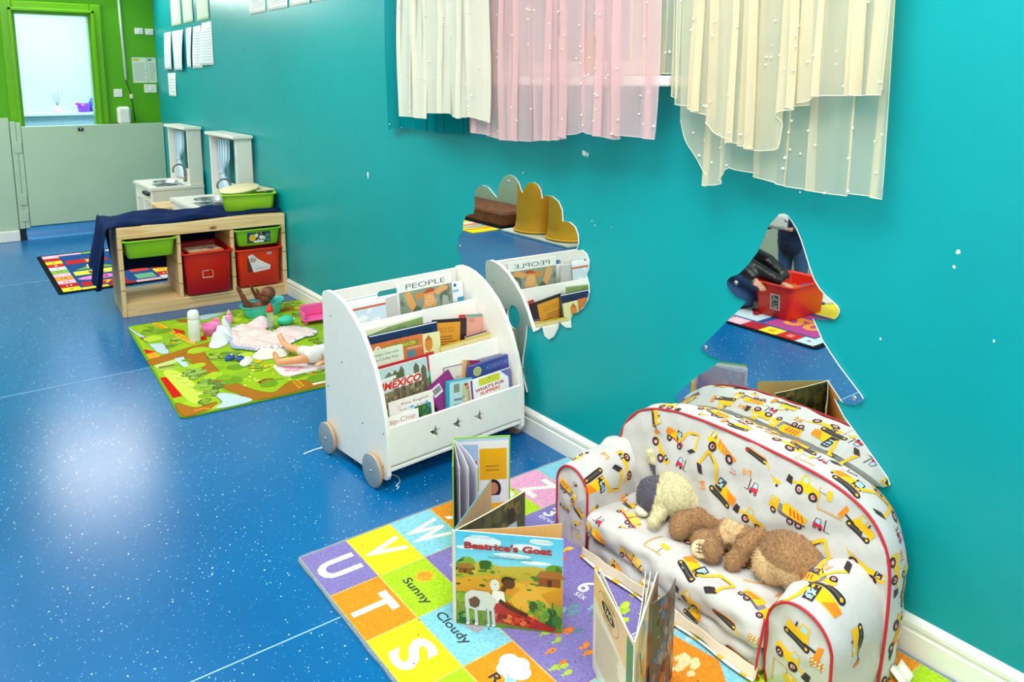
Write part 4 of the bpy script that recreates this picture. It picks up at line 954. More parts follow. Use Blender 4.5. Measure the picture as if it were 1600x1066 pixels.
# weather tiles
x, y = tile(1, 1, LIM); p.text('Sunny', x - .022, y - .012, h=.034, wd=.125, col='3C4A3A', bold=.02, a=-PI / 2)
p.poly(star_pts(x + .028, y + .03, .034, k=.6, n=10), 'F2C21E'); p.ell(x + .028, y + .03, .02, col='F0A018', n=18)
x, y = tile(1, 2, CYA); p.text('Cloudy', x - .022, y + .02, h=.034, wd=.135, col='33464E', bold=.02, a=-PI / 2); p.blob(x + .03, y + .0, .022, .03, 'B0A6B4', seed=3, j=.15)
x, y = tile(1, 3, ORA); p.text('Rainy', x - .035, y - .01, h=.034, wd=.11, col='33363A', bold=.02, a=-PI / 2)
for dx, dy in ((.0, .03), (.018, .045), (.03, .02), (.018, 0), (.002, .012)): p.ell(x + dx + .006, y + dy + .01, .024, col='F4F1EC', n=16)
p.ell(x - .012, y - .002, .012, .02, '9AD0E4')
x, y = tile(1, 4, YEL); p.text('Windy', x - .03, y, h=.034, wd=.12, col='4A4640', bold=.02, a=-PI / 2)
x, y = tile(1, 5, PNK); p.text('Snowy', x - .03, y, h=.034, wd=.12, col='4A4640', bold=.02, a=-PI / 2)
# purple counting area
tile(2, 1, PUR, i2=5, j2=3); tile(2, 4, CYA, i2=5, j2=4); tile(2, 5, LIM, i2=5, j2=5)
X = lambda wx: wx - .722
Y = lambda wy: wy - .492
def num(n, word, wx, wy, s=.05):
    p.level(4); p.text(n, X(wx), Y(wy), h=s, wd=None if n == '1' else s * .55, col='F1EEF4', bold=.02, a=-PI / 2 * .95); p.text(word, X(wx) - .035, Y(wy) - .02, h=.022, wd=.012 * len(word), col='E6E2F0', bold=.01, a=-PI / 2 * .9)
num('9', 'nine', 1.1, 1.70); num('3', 'three', 1.452, 1.74, .055); num('1', 'one', 1.50, 1.66, .04); num('6', 'six', 1.294, 1.405, .055); num('8', 'eight', 1.24, 1.5); num('5', 'five', 1.34, 1.62); num('4', 'four', 1.3, 1.2)
r = random.Random(5)
for (wx, wy, n, cols, sz) in [(1.10, 1.27, 15, ['F07A1C', 'F08A2A', 'A9C64A'], .012), (1.22, 1.335, 9, ['6E9AA8', '5F7F92', '93BCC0'], .014), (1.34, 1.52, 6, ['E2562C', 'E24A3A', 'F2C02A'], .014), (1.33, 1.3, 7, ['B4D23A', 'C4DC3A'], .017), (1.4, 1.25, 4, ['B4D23A'], .017)]:
    for k in range(n):
        p.level(4 + k % 3); a = r.uniform(-.4, .4); cx_, cy_ = X(wx) + r.uniform(-.06, .06), Y(wy) + r.uniform(-.07, .07)
        p.ell(cx_, cy_, sz, sz * .6, cols[k % len(cols)], n=12, a=a); p.poly([(cx_ - sz * .8, cy_), (cx_ - sz * 1.6, cy_ + sz * .5), (cx_ - sz * 1.6, cy_ - sz * .5)], cols[k % len(cols)])
for k in range(22): p.level(5); p.blob(X(1.36) + r.uniform(-.1, .12), Y(1.1) + r.uniform(-.06, .08), .012, .007, 'BFE0DE', seed=k, j=.2)
p.level(5); p.poly([(X(a), Y(c)) for a, c in ((1.2, .98), (1.21, 1.14), (1.34, 1.14), (1.36, 1.02), (1.3, .94))], 'F08A14')
for k in range(14): p.level(6); p.blob(X(1.27) + r.uniform(-.04, .05), Y(1.05) + r.uniform(-.03, .03), .012, .009, 'F6D8A0', seed=k + 60, j=.3)
# grubby marks where shoes have been
for k in range(60): p.level(12); p.blob(r.uniform(.03, .98), r.uniform(.5, 1.45), r.uniform(.0015, .004), r.uniform(.001, .003), '5C5A5C', seed=k, n=7, j=.3)
o = b.build('alphabet_rug'); tag(o, 'alphabet and weather rug with big U, T, S and V tiles under the toy sofa', 'rug', None, (.722, .492, 0))

# ================================================================ farm play mat
fw, fl = 1.0, 1.42
b = rug_base('farm', fw, fl, .006, '6E9A1C', m=FARMC, rad=.03)
p = Pen(b, lambda x, y, h: (x, y, .006 + h), FARMC, step=.0001, base=.0002)
p.rect(.012, .012, fw - .012, fl - .012, '96B81E')
GN = ['7FA822', 'A4C42A', '6E9620', 'B6CE34', '8AB02A']
noise_patch(p, .012, .012, fw - .012, fl - .012, 120, GN, .02, .07, 3)
OUT = '4E4A1E'
def shape(pts, col, ol=True, lv=8):
    p.level(lv)
    s_ = smooth_loop(pts, 4) if len(pts) > 4 else pts
    if ol: p.line(s_, .005, OUT, closed=True)
    p.poly(s_, col)
def bush(x, y, r_, n, cols, seed, lv=12):
    rr = random.Random(seed)
    for k in range(n):
        p.level(lv + 2 * (k % 3)); a = rr.uniform(0, 6.28); d = rr.uniform(0, r_); q = rr.uniform(.012, .022); cx_, cy_ = x + d * math.cos(a), y + d * math.sin(a) * 1.4
        p.blob(cx_, cy_, q * 1.15, q * 1.15, '3C4A1A', seed=k, n=10, j=.13); p.blob(cx_ + .002, cy_ + .002, q, q, rr.choice(cols), seed=k, n=10, j=.13)
shape([(.006, 1.395), (.048, 1.197), (.106, 1.047), (.112, .849), (.069, .865), (.052, 1.004), (.031, 1.179), (.012, 1.30)], 'B7CCD2')
shape([(.027, 1.175), (.108, 1.162), (.103, 1.063), (.043, 1.076)], '7A5A36', lv=11)
for i in range(4): p.level(14); p.line([(.045 + i * .017, 1.17), (.058 + i * .015, 1.07)], .005, 'D9CDB0')
p.level(10); p.poly([(.014, .97), (.06, .895), (.014, .881)], 'CC2214'); p.poly([(.014, .881), (.06, .895), (.065, .807), (.014, .8)], 'E0A021')
BR = 'A8691C'
shape([(.012, .795), (.108, .827), (.212, .871), (.262, .886), (.40, .90), (.40, .84), (.3, .80), (.249, .75), (.172, .747), (.119, .71), (.012, .703)], BR)
shape([(.16, .77), (.255, .84), (.25, .626), (.257, .416), (.284, .252), (.331, .122), (.386, .057), (.435, .092), (.496, .141), (.601, .10), (.72, .16), (.985, .15), (.985, .05), (.8, .03), (.6, .016), (.307, .014), (.262, .121), (.225, .212), (.201, .369), (.179, .556), (.165, .70)], BR, lv=9)
shape([(.014, .17), (.073, .075), (.154, .092), (.135, .04), (.081, .014), (.014, .014)], BR)
shape([(.173, .171), (.218, .16), (.261, .094), (.285, .016), (.145, .014), (.179, .075)], 'B9CDD4', lv=9)
shape([(.115, .74), (.158, .744), (.155, .575), (.128, .59)], 'B9CDD4', lv=9)
shape([(.014, .693), (.123, .731), (.126, .683), (.023, .637)], 'B9CE7C', lv=9); p.level(12); p.rect(.03, .64, .1, .66, '8A6A3A'); p.line([(.02, .62), (.11, .60)], .004, 'E8E4D0')
shape([(.036, .57), (.1, .54), (.146, .14), (.086, .115), (.055, .234)], 'C4D84E', ol=False)
p.level(10); p.poly([(.012, .51), (.04, .503), (.056, .235), (.014, .233)], 'C81A10'); p.level(11); p.line([(.04, .503), (.056, .235)], .005, 'F0D020')
for i in range(12): p.level(12); p.line([(.06 + .006 * i, .53 - .035 * i), (.085 + .006 * i, .515 - .035 * i)], .004, 'E6EDB8' if i % 2 else 'C06A1A')
bush(.15, .48, .045, 22, ['7F9A4A', '93B050', '6F8A3C'], 1); bush(.19, .3, .045, 20, ['7F9A4A', '93B050', '5F7A34'], 2); bush(.17, .2, .03, 10, ['7F9A4A', '86A446'], 3); bush(.11, .12, .03, 9, ['5F8A2C', '7FA030'], 4)
shape([(.121, 1.40), (.167, 1.354), (.249, .962), (.226, .93), (.145, 1.307)], 'EFB81C')
shape([(.202, 1.239), (.243, 1.167), (.237, 1.1), (.203, 1.15)], 'CC2E12', lv=12); p.level(12); p.line([(.14, 1.38), (.24, .96)], .006, 'C8421C')
shape([(.253, 1.40), (.323, 1.377), (.285, 1.251), (.261, 1.292)], BR); shape([(.25, .98), (.33, 1.03), (.31, .94)], 'CC2412')
shape([(.376, 1.40), (.445, 1.405), (.514, 1.383), (.438, 1.333), (.371, 1.312)], 'B7CCD2')
shape([(.79, 1.298), (.985, 1.28), (.985, 1.193), (.776, 1.225)], BR); shape([(.6, 1.2), (.75, 1.18), (.74, 1.1), (.62, 1.12)], 'B8D23A')
for x, y, n, s_ in ((.09, 1.28, 7, 5), (.17, 1.02, 6, 6), (.14, .95, 5, 7), (.36, .62, 14, 8), (.42, .42, 10, 9), (.33, 1.25, 9, 10), (.55, 1.33, 10, 11), (.68, 1.36, 9, 12), (.88, 1.36, 10, 13), (.86, 1.1, 9, 14), (.62, .95, 8, 15), (.3, .68, 8, 16), (.7, .22, 5, 17), (.56, .2, 5, 18), (.8, .6, 12, 19), (.9, .35, 9, 20), (.52, .72, 9, 21)):
    bush(x, y, .045, n, ['86A83A', '6E8E2C', '9FB84A', 'E0B41E' if s_ % 3 == 0 else '7C9A34'], s_)
rr = random.Random(8)
for k in range(70): p.level(10); x = rr.uniform(.1, .24); y = rr.uniform(.9, 1.3); p.line([(x, y), (x + .006, y + .006)], .0022, '3C4A4A')
for k in range(40): p.level(10); p.ell(rr.uniform(.3, .62), rr.uniform(.16, .4), .006, .009, rr.choice(['E8D83A', 'F0E070', 'C8E04A']), n=8)
p.level(12); p.line([(.364, .356), (.42, .35), (.481, .372)], .006, '6A4A20'); p.blob(.4, .2, .036, .03, '5A2018', seed=3, j=.1); p.blob(.4, .2, .032, .026, 'A82418', seed=3, j=.1); p.line([(.43, .2), (.48, .19)], .003, '3A3A20')
p.level(12); p.line([(.6, .14), (.61, .19)], .014, 'D8741C'); bush(.63, .19, .012, 4, ['7FA030'], 30)
for k in range(8): p.level(12); p.ell(.5 + .02 * (k % 2), .05 + .012 * k, .007, .006, 'E8C41E', n=8)
p.level(12); p.rect(.56, .04, .64, .06, 'EDE8DC')
p.level(12); p.line([(.06, .045), (.1, .05), (.12, .03)], .008, 'F0A61C')
o = b.build('farm_play_mat'); tag(o, 'green farm play mat printed with brown roads, red barn and ponds', 'play mat', None, (.706, .0 + 3.159, 0), math.radians(-3))

# ================================================================ number rugs (one behind the bench, one seen in the mirror)
def number_rug(w_, l_, loc, rz, label, big):
    b = rug_base('n', w_, l_, .006, '121214', m=FARMC, rad=.025)
    p = Pen(b, lambda x, y, h: (x, y, .006 + h), FARMC, step=.0001, base=.0002)
    cols = ['D02A20', 'F0B8C8', '7FB83A', 'F2D828', 'F09A1E', 'C8DCE4', 'C02020', 'EFB0C4']
    e = .03; bw_ = .105; n = int((l_ - 2 * e) / .105); hh = (l_ - 2 * e) / n; k = 0
    p.rect(e, e, w_ - e, l_ - e, '1A4A86' if not big else '20548E')
    for j in range(n):
        for x0 in (e, w_ - e - bw_):
            p.level(2); p.rect(x0, e + j * hh + .003, x0 + bw_, e + (j + 1) * hh - .003, cols[(j * 3 + (x0 > .2) * 2 + 3) % 8]); p.text(str((j * 2 + 8) % 20 + 1), x0 + bw_ / 2, e + (j + .5) * hh, h=.035, col=['2A3A8A', 'F4F0E0', 'B02838'][j % 3], bold=.03)
    m_ = int((w_ - 2 * e - 2 * bw_) / .15) or 1; ww = (w_ - 2 * e - 2 * bw_) / m_
    for i in range(m_):
        for y0 in (e, l_ - e - .06):
            p.level(2); p.rect(e + bw_ + i * ww + .003, y0, e + bw_ + (i + 1) * ww - .003, y0 + .06, cols[(i * 3 + (y0 > .2) * 4 + 3) % 8])
    p.level(3); ix0, ix1 = e + bw_ + .02, w_ - e - bw_ - .02
    if not big:
        seq = [('17', 'C82020', 'F2D040'), ('13', 'E88ACC', 'C03A8A'), ('12', 'F0E04A', '5A6A2A'), ('5', '2E8AC0', 'F4F4F0'), ('1', 'C82020', 'F2D040')]
        y = .115
        for q, (s_, c1, c2) in enumerate(seq):
            hgt = [.13, .15, .15, .2, .16][q]; p.level(4)
            if q == 1: p.ell(ix0 + .13, y + hgt / 2, .13, hgt * .42, c1, n=24)
            elif q == 3: p.poly([(ix0 + .02, y), (ix0 + .3, y), (ix0 + .16, y + hgt * .9)], '6FA03A'); p.poly(star_pts(ix0 + .36, y + .1, .05), 'F4F6F8')
            else: p.rect(ix0, y + .01, ix0 + .27, y + hgt - .01, c1)
            p.text(s_, ix0 + .14, y + hgt / 2, h=hgt * .6, col=c2, bold=.04); p.level(4); y += hgt + .03
        for q in range(5): p.level(4); p.rect(ix1 - .12, .12 + q * .23, ix1, .27 + q * .23, ['6FB08A', 'D0443A', 'F0A03A', '4AA0C8', 'E8D03A'][q])
    else:
        for (x0, y0, x1, y1, c1, s_, c2) in [(ix1 - .34, .1, ix1 + .0, .42, 'B8488E', '20', 'F2A440'), (ix1 - .34, .46, ix1, .75, 'C8DCE4', '14', 'B02838'), (ix0, .1, ix1 - .38, .42, 'F0E04A', '12', '3A6A2A'), (ix0, .46, ix1 - .38, .8, '7FB83A', '9', 'F4F4F0'), (ix0, .84, ix1, 1.1, 'D02A20', '3', 'F2D040')]:
            p.level(4); p.rect(x0, y0, x1, y1, c1); p.text(s_, (x0 + x1) / 2, (y0 + y1) / 2, h=.17, col=c2, bold=.04, a=-PI / 2)
    o = b.build('number_rug'); tag(o, label, 'rug', None, loc, rz)
number_rug(.76, 1.31, (.575, 5.555, 0), math.radians(-.5), 'black-edged number rug on the floor behind the pine bench', False)
number_rug(1.35, 1.4, (-1.335, 2.112, 0), 0, 'black-edged number rug under the red toy tub, reflected in the fir tree mirror', True)
# ================================================================ doll things on the farm mat
Z0 = .0068
def at(x, y, z=Z0): return (x, y, z)
# white powder bottle
t = thing('powder_bottle', 'tall white plastic bottle with a rounded cap standing on the farm mat', 'bottle', at(1.012, 4.10))
WPL = mat('white plastic', 'F3F2EE', rough=.3)
b = MB(); b.lathe([(.027, 0), (.029, .004), (.029, .115), (.0275, .12)], WPL, seg=28); b.build('body', t)
b = MB(); b.lathe([(.0285, .1205), (.029, .126), (.027, .155), (.02, .164), (.001, .166)], WPL, seg=28); b.build('cap', t)
# pink cup lying over
t = thing('toy_potty', 'pink plastic toy potty beside the white bottle', 'toy potty', at(1.11, 4.165), .4)
PKP = mat('pink plastic', 'F07AB8', rough=.35)
b = MB(); b.lathe([(.03, 0), (.034, .004), (.044, .03), (.046, .055), (.041, .056), (.036, .03), (.028, .008)], PKP, seg=28); b.build('bowl', t)
b = MB(); b.grid(lambda u, v: ((.045 + .004 * v) * math.cos(-.8 + 1.6 * u), (.045 + .004 * v) * math.sin(-.8 + 1.6 * u), .05 + .03 * v * math.sin(PI * u)), 14, 4, PKP); q = b.build('splash_guard', t); q.modifiers.new('t', 'SOLIDIFY').thickness = .004
t = thing('dolls_bottle', 'pale pink toy bottle lying behind the white bib', 'toy bottle', at(1.25, 4.30, Z0), .3)
b = MB(); b.lathe([(.02, 0), (.022, .01), (.022, .04), (.014, .052)], mat('pale pink plastic', 'F2A6C8', rough=.35), seg=22); b.build('body', t)
b = MB(); b.lathe([(.014, .0525), (.015, .06), (.006, .068), (.004, .078)], mat('pale pink plastic', 'F2A6C8'), seg=18); b.build('teat', t)
t = thing('dolls_bottle', 'clear toy feeding bottle with a red teat standing behind the pink dress', 'toy bottle', at(1.397, 4.06), 0)
b = MB(); b.lathe([(.0165, 0), (.018, .006), (.018, .035), (.015, .06), (.018, .09), (.016, .098)], mat('clear plastic', 'DDE8DA', rough=.12, trans=.75, var=.01), seg=22); b.build('body', t)
b = MB(); b.lathe([(.014, .004), (.014, .04)], mat('milk white', 'F6EEE8', rough=.5), seg=18); b.build('filling', t)
b = MB(); b.lathe([(.0195, .0985), (.02, .112), (.013, .124), (.007, .138), (.002, .146)], mat('red plastic', 'E8321E', rough=.35), seg=20); b.build('teat', t)
t = thing('toy_seahorse_rattle', 'mint green ribbed toy lying beside the pink chair', 'toy', at(1.492, 4.085, Z0 + .026), math.radians(-12))
b = MB(); MINT = mat('mint plastic', '3ED0A8', rough=.35)
b.lathe([(.003, -.05), (.014, -.044), (.024, -.03), (.0225, -.026), (.028, -.016), (.0265, -.01), (.029, 0), (.0265, .008), (.027, .016), (.022, .024), (.016, .034), (.012, .038)], MINT, ax='x', seg=24, cap=True); b.build('body', t)
b = MB(); b.lathe([(.011, .0385), (.012, .043), (.006, .052), (.001, .053)], mat('pale mint plastic', '9AE6C4', rough=.4), ax='x', seg=16); b.build('tip', t)
# pink doll seat
t = thing('dolls_armchair', 'bright pink plastic doll armchair half hidden behind the book rack', 'doll chair', at(1.64, 4.03), math.radians(-8))
PK2 = mat('hot pink plastic', 'F45FA8', rough=.35)
b = MB(); b.box((-.075, -.05, .022), (.07, .05, .034), PK2, b=.004); b.build('seat', t)
b = MB(); b.box((-.075, .035, .034), (.07, .05, .098), PK2, b=.006); b.build('backrest', t)
for x in (-.075, .058):
    b = MB(); b.box((x, -.045, .0345), (x + .012, .034, .07), PK2, b=.004); b.build('side', t)
for x in (-.06, .05):
    for y in (-.035, .04):
        b = MB(); b.lathe([(.008, 0), (.009, .0215)], PK2, c=(x, y, 0), seg=12); b.build('leg', t)
# fabric heaps
def heap(name, label, cat, pts, h, colf, seed=0, z0=Z0, ripple=.5, m=FABRIC, rings=22, frill=0):
    L = smooth_loop(pts, 6); n = len(L); cx_ = sum(p[0] for p in L) / n; cy_ = sum(p[1] for p in L) / n
    r = random.Random(seed); ph = [(r.uniform(18, 70), r.uniform(18, 70), r.uniform(0, 6.28), r.uniform(.3, 1)) for _ in range(7)]
    def f(u, v):
        k = u * n; i = int(k) % n; t = k - int(k); p = L[i]; q = L[(i + 1) % n]
        ex_, ey_ = p[0] + (q[0] - p[0]) * t, p[1] + (q[1] - p[1]) * t
        rr = v * (1 + frill * .04 * math.sin(u * 2 * PI * 46) * (v > .85))
        x, y = cx_ + (ex_ - cx_) * rr, cy_ + (ey_ - cy_) * rr
        w_ = sum(a[3] * math.sin(x * a[0] + y * a[1] + a[2]) for a in ph) / 3
        z = h * (1 - v ** 3) * (.55 + ripple * .95 * w_) + .004 * (1 - v) + (.006 * frill * (1 + math.sin(u * 2 * PI * 46)) * (v > .8))
        return (x - cx_, y - cy_, max(z, .0015))
    b = MB(); b.grid(f, 150, rings, m, lambda u, v: colf(u, v), flip=True)
    o = b.build(name); tag(o, label, cat, None, (cx_, cy_, z0)); mm = o.modifiers.new('t', 'SOLIDIFY'); mm.thickness = .0015; mm.offset = -1
    return o
def dresscol(u, v):
    if v > .93: return lin('F6F0EE') if int(u * 90) % 2 else lin('9FB0CC')
    if v > .86: return lin('F2D0D4')
    return lin('E9CCC8') if (int(u * 40) + int(v * 10)) % 7 else lin('E8D8CC')
heap('dolls_dress', 'large pale pink doll dress with a frilled blue-dotted hem spread on the farm mat', 'doll dress', [(1.2, 4.16), (1.33, 4.20), (1.38, 4.0), (1.46, 4.03), (1.53, 3.98), (1.571, 3.868), (1.539, 3.80), (1.482, 3.80), (1.414, 3.764), (1.33, 3.72), (1.22, 3.74), (1.17, 3.80), (1.127, 3.86), (1.153, 3.98)], .034, dresscol, 3, frill=1)
heap('dolls_cardigan', 'cream doll cardigan spread in front of the pale pink dress', 'doll clothes', [(1.30, 3.74), (1.36, 3.68), (1.31, 3.60), (1.248, 3.599), (1.185, 3.621), (1.17, 3.68), (1.21, 3.735)], .026, lambda u, v: lin('E4DECF'), 4)
heap('dolls_jacket', 'pink and white doll jacket bunched up behind the dress beside the clear bottle', 'doll clothes', [(1.31, 4.20), (1.42, 4.25), (1.42, 4.11), (1.375, 4.09), (1.33, 4.13)], .05, lambda u, v: lin('F6C4D2') if v > .8 or int(u * 8) % 4 == 0 else lin('E8D4D2'), 6)
heap('dolls_bib', 'crumpled white towelling bib beside the white bottle', 'bib', [(1.253, 4.40), (1.262, 4.33), (1.225, 4.20), (1.19, 4.037), (1.097, 3.918), (1.044, 3.931), (1.062, 4.014), (1.123, 4.098), (1.169, 4.17), (1.21, 4.29)], .058, lambda u, v: lin('DDE0E0'), 9, ripple=.9)
heap('dolls_sock', 'cream doll sock in front of the cardigan', 'doll sock', [(1.089, 3.625), (1.12, 3.68), (1.155, 3.71), (1.164, 3.662), (1.136, 3.602), (1.096, 3.581)], .018, lambda u, v: lin('E4E0D2'), 10)
for i, (x, y, lb) in enumerate([(1.072, 3.715, 'left'), (1.108, 3.676, 'right')]):
    t = thing('dolls_shoe', 'tiny denim blue doll shoe, ' + ('the one nearer the white bib' if i == 0 else 'the one touching the cream sock'), 'doll shoe', at(x, y), .5 + i * .9, 'pair of blue doll shoes')
    b = MB(); b.lathe([(.017, 0), (.019, .006), (.018, .016), (.012, .022), (.009, .02), (.007, .01)], mat('denim blue', '2E5C9A', rough=.8), seg=18, sx=1.5); b.build('shoe', t)
    b = MB(); b.ell((.012, 0, .022), (.007, .007, .004), mat('pale bow', 'D9C8CC')); b.build('bow', t)
b = MB(); P_ = [(1.207, 3.497), (1.252, 3.476), (1.42, 3.40), (1.40, 3.33), (1.292, 3.331), (1.202, 3.344)]
b.prism([smooth_loop(P_, 4)], 0, .004, FABRIC, col=lin('E4DADE')); p = Pen(b, lambda x, y, h: (x, y, .004 + h), FABRIC)
for k, (x, y) in enumerate([(1.24, 3.40), (1.265, 3.42), (1.27, 3.38), (1.30, 3.40), (1.25, 3.44)]): p.level(); p.blob(x, y, .017, .016, 'F0A0B8', seed=k, j=.15)
tag(b.build('changing_mat'), 'small white doll changing mat with pink flowers under the reclining doll', 'doll mat', None, (0, 0, Z0))
# pink headband strap near doll
# ---- dolls
SKB = mat('brown vinyl', '7A3F22', rough=.45, var=.04); SKP = mat('pink vinyl', 'F0A878', rough=.45, var=.04)
def tubmesh(t, col):
    b = MB(); m_ = mat('turquoise plastic', '4CCFC6', rough=.3); V = []; F = []; S = 36
    R = [(.82, .0), (.86, .002), (.96, .045), (1.0, .062), (1.06, .064), (1.07, .067), (1.06, .069), (.99, .067), (.94, .045), (.84, .008), (.6, .005)]
    for k_, z in R:
        for s_ in range(S):
            a = 2 * PI * s_ / S; c_, q = math.cos(a), math.sin(a)
            rx, ry = .118, .068; e = .72; x = math.copysign(abs(c_) ** e, c_) * rx * k_; y = math.copysign(abs(q) ** e, q) * ry * k_
            V.append((x, y, z + (.018 if z > .03 else 0) * max(0, c_) ** 2))
    for i in range(len(R) - 1):
        for s_ in range(S): F.append((i * S + s_, i * S + (s_ + 1) % S, (i + 1) * S + (s_ + 1) % S, (i + 1) * S + s_))
    F.append(tuple(range(S))[::-1]); F.append(tuple((len(R) - 1) * S + k for k in range(S))); b.add(V, F, m_, None, True); b.build('tub', t)
t = thing('dolls_bath', 'turquoise plastic doll bath holding the brown baby doll', 'doll bath', at(1.455, 4.355), math.radians(6)); tubmesh(t, None)
def hand(caps, w_, d, up, s=1.0, side=1):
    """short curled fingers fanning from wrist w_ along d"""
    w_, d, up = Vector(w_), Vector(d).normalized(), Vector(up).normalized(); l = d.cross(up)
    caps.append((w_, .0085 * s, w_ + d * .014 * s, .0095 * s))
    for k in range(4):
        o_ = l * (.0072 * (k - 1.5)) * s; q = w_ + d * .02 * s + o_; e = q + d * (.013 - .002 * abs(k - 1.3)) * s + up * .005 * s
        caps.append((q, .0037 * s, e, .0032 * s)); caps.append((w_ + d * .012 * s + o_ * .7, .005 * s, q, .0038 * s))
    caps.append((w_ + d * .006 * s, .004 * s, w_ + d * .016 * s + l * .015 * s * side + up * .004 * s, .0035 * s))
def foot(caps, a, toe, s=1.0):
    a, toe = Vector(a), Vector(toe); caps.append((a, .0125 * s, a + (toe - a) * .6, .0125 * s)); caps.append((a + (toe - a) * .5, .0125 * s, toe, .009 * s))
    d = (toe - a).normalized(); l = d.orthogonal().normalized()
    for k in range(5): q = toe + l * (.0045 * (k - 2)) * s; caps.append((q, .0045 * s, q + d * .006 * s, .004 * s))
def doll_face(t, c, R, s, skin, eye='241810'):
    """eyes, lids, mouth on a head of centre c, orientation R (x=left,y=forward,z=up)"""
    for sx in (-1, 1):
        b = MB(); b.ell(Vector(c) + R @ Vector((sx * .0135 * s, .034 * s, .002 * s)), (.0055 * s, .003 * s, .004 * s), mat('doll eye white', 'F4F0EA', rough=.15), rot=R); b.ell(Vector(c) + R @ Vector((sx * .0135 * s, .0365 * s, .002 * s)), (.003 * s, .0015 * s, .003 * s), mat('doll iris', '2A1A10', rough=.1), rot=R); b.build('eye', t)
    b = MB(); b.ell(Vector(c) + R @ Vector((0, .0365 * s, -.017 * s)), (.008 * s, .003 * s, .003 * s), mat('doll lip ' + skin, 'A8503C', rough=.4), rot=R); b.build('mouth', t)
t = thing('baby_doll', 'brown-skinned baby doll reclining in the turquoise bath with legs and hands raised', 'doll', (1.455, 4.355, Z0))
hd = Vector((.042, .005, .118)); caps = []; e = []
R = Matrix.Rotation(math.radians(60), 3, 'Z') @ Matrix.Rotation(math.radians(28), 3, 'X')
caps += [((-.012, 0, .045), .034, (.022, .0, .082), .030), ((.022, 0, .082), .024, (.034, .003, .1), .016)]
for sy in (-1, 1):
    k = Vector((-.082, sy * .030, .060 + .01 * sy)); an = Vector((-.108, sy * .036, .128 + .012 * sy)); caps += [((-.02, sy * .018, .042), .022, k, .017), (k, .0165, an, .0115)]
    foot(caps, an, an + Vector((-.014, .0, .032)))
    el = Vector((-.012, sy * .050, .094)); wr = Vector((-.034, sy * .048, .14)); caps += [((.02, sy * .03, .09), .014, el, .0125), (el, .0125, wr, .009)]
    if sy < 0: hand(caps, wr, (-.2, 0, 1), (-1, 0, .2), 1.0, -1)
    else: hand(caps, wr, (-.3, -.2, 1), (-1, 0, .2), 1.0, 1)
e += [(hd, (.038, .040, .041), R), (hd + R @ Vector((0, .012, -.014)), (.028, .03, .024), R), (hd + R @ Vector((0, .04, -.006)), (.005, .006, .005), R)]
for sx in (-1, 1): e.append((hd + R @ Vector((sx * .037, -.002, -.003)), (.005, .009, .011), R)); e.append((hd + R @ Vector((sx * .015, .025, -.012)), (.014, .014, .012), R))
blobby('body', caps, e, SKB, .0026, t, 3)
doll_face(t, hd, R, 1.0, 'brown')
# second doll: pale, in a white romper, mostly behind the rack
t = thing('baby_doll', 'pale-skinned baby doll in a white romper lying beside the book rack with knees bent', 'doll', (1.40, 3.43, Z0))
caps = []; e = []; hd = Vector((.225, -.03, .05))
R = Matrix.Rotation(math.radians(-90), 3, 'Z') @ Matrix.Rotation(math.radians(75), 3, 'X')
caps += [((0, 0, .04), .036, (.1, -.012, .045), .036), ((.12, -.015, .045), .03, (.18, -.022, .05), .016)]
lg = [((-.02, .03, .035), (-.085, .13, .06), (-.055, .29, .055)), ((-.02, -.03, .035), (-.115, -.02, .06), (-.172, .055, .03))]
k1, a1 = Vector((-.083, .135, .05)), Vector((-.075, .24, .04)); caps += [((-.02, .025, .04), .026, k1, .02), (k1, .019, a1, .014)]; foot(caps, a1, a1 + Vector((-.008, .035, .035)), 1.15)
k2, a2 = Vector((-.10, -.035, .045)), Vector((-.178, .045, .026)); caps += [((-.01, -.03, .04), .026, k2, .021), (k2, .02, a2, .014)]; foot(caps, a2, a2 + Vector((-.006, .022, .036)), 1.15)
for sy in (-1, 1):
    el = Vector((.07, sy * .075 - .02, .035)); wr = Vector((-.012 if sy < 0 else .05, -.1 if sy < 0 else .12, .03)); caps += [((.13, sy * .045 - .015, .045), .017, el, .015), (el, .0145, wr, .011)]; hand(caps, wr, (-1, .1, 0) if sy < 0 else (-.3, 1, .1), (0, 0, -.6), 1.2, sy)
e += [(hd, (.045, .047, .048), R), (hd + R @ Vector((0, .014, -.016)), (.033, .035, .028), R), (hd + R @ Vector((0, .047, -.007)), (.006, .007, .006), R)]
for sx in (-1, 1): e.append((hd + R @ Vector((sx * .044, -.002, -.003)), (.006, .011, .013), R))
blobby('body', caps, e, SKP, .003, t, 3); doll_face(t, hd, R, 1.18, 'pink')
blobby('romper', [((-.028, 0, .042), .043, (.105, -.013, .047), .0425), ((-.02, .022, .042), .034, (-.05, .06, .047), .029), ((-.02, -.026, .042), .034, (-.055, -.03, .047), .029), ((.12, .035, .046), .022, (.1, .05, .042), .02), ((.12, -.06, .046), .022, (.1, -.075, .042), .02)], [], mat('white romper cotton', 'E6E0DC', rough=.85), .004, t, 3)
# threads by the rack's wheels
for i, (pts, lb) in enumerate([([(.985, 2.583), (1.02, 2.59), (1.04, 2.592), (1.055, 2.589), (1.066, 2.575), (1.058, 2.598)], 'white thread trailing from the rear wheel of the book rack'), ([(1.148, 2.29), (1.173, 2.255), (1.178, 2.225), (1.166, 2.197), (1.145, 2.183), (1.15, 2.172), (1.136, 2.162)], 'curled white thread on the floor beside the front wheel')]):
    b = MB(); b.tube(smooth_path([(x, y, .0026) for x, y in pts], 5), [.0024 if i == 0 else .0015] * (5 * (len(pts) - 1) + 1), mat('white thread', 'E6F0F6', rough=.9), seg=6)
    tag(b.build('thread'), lb, 'thread')
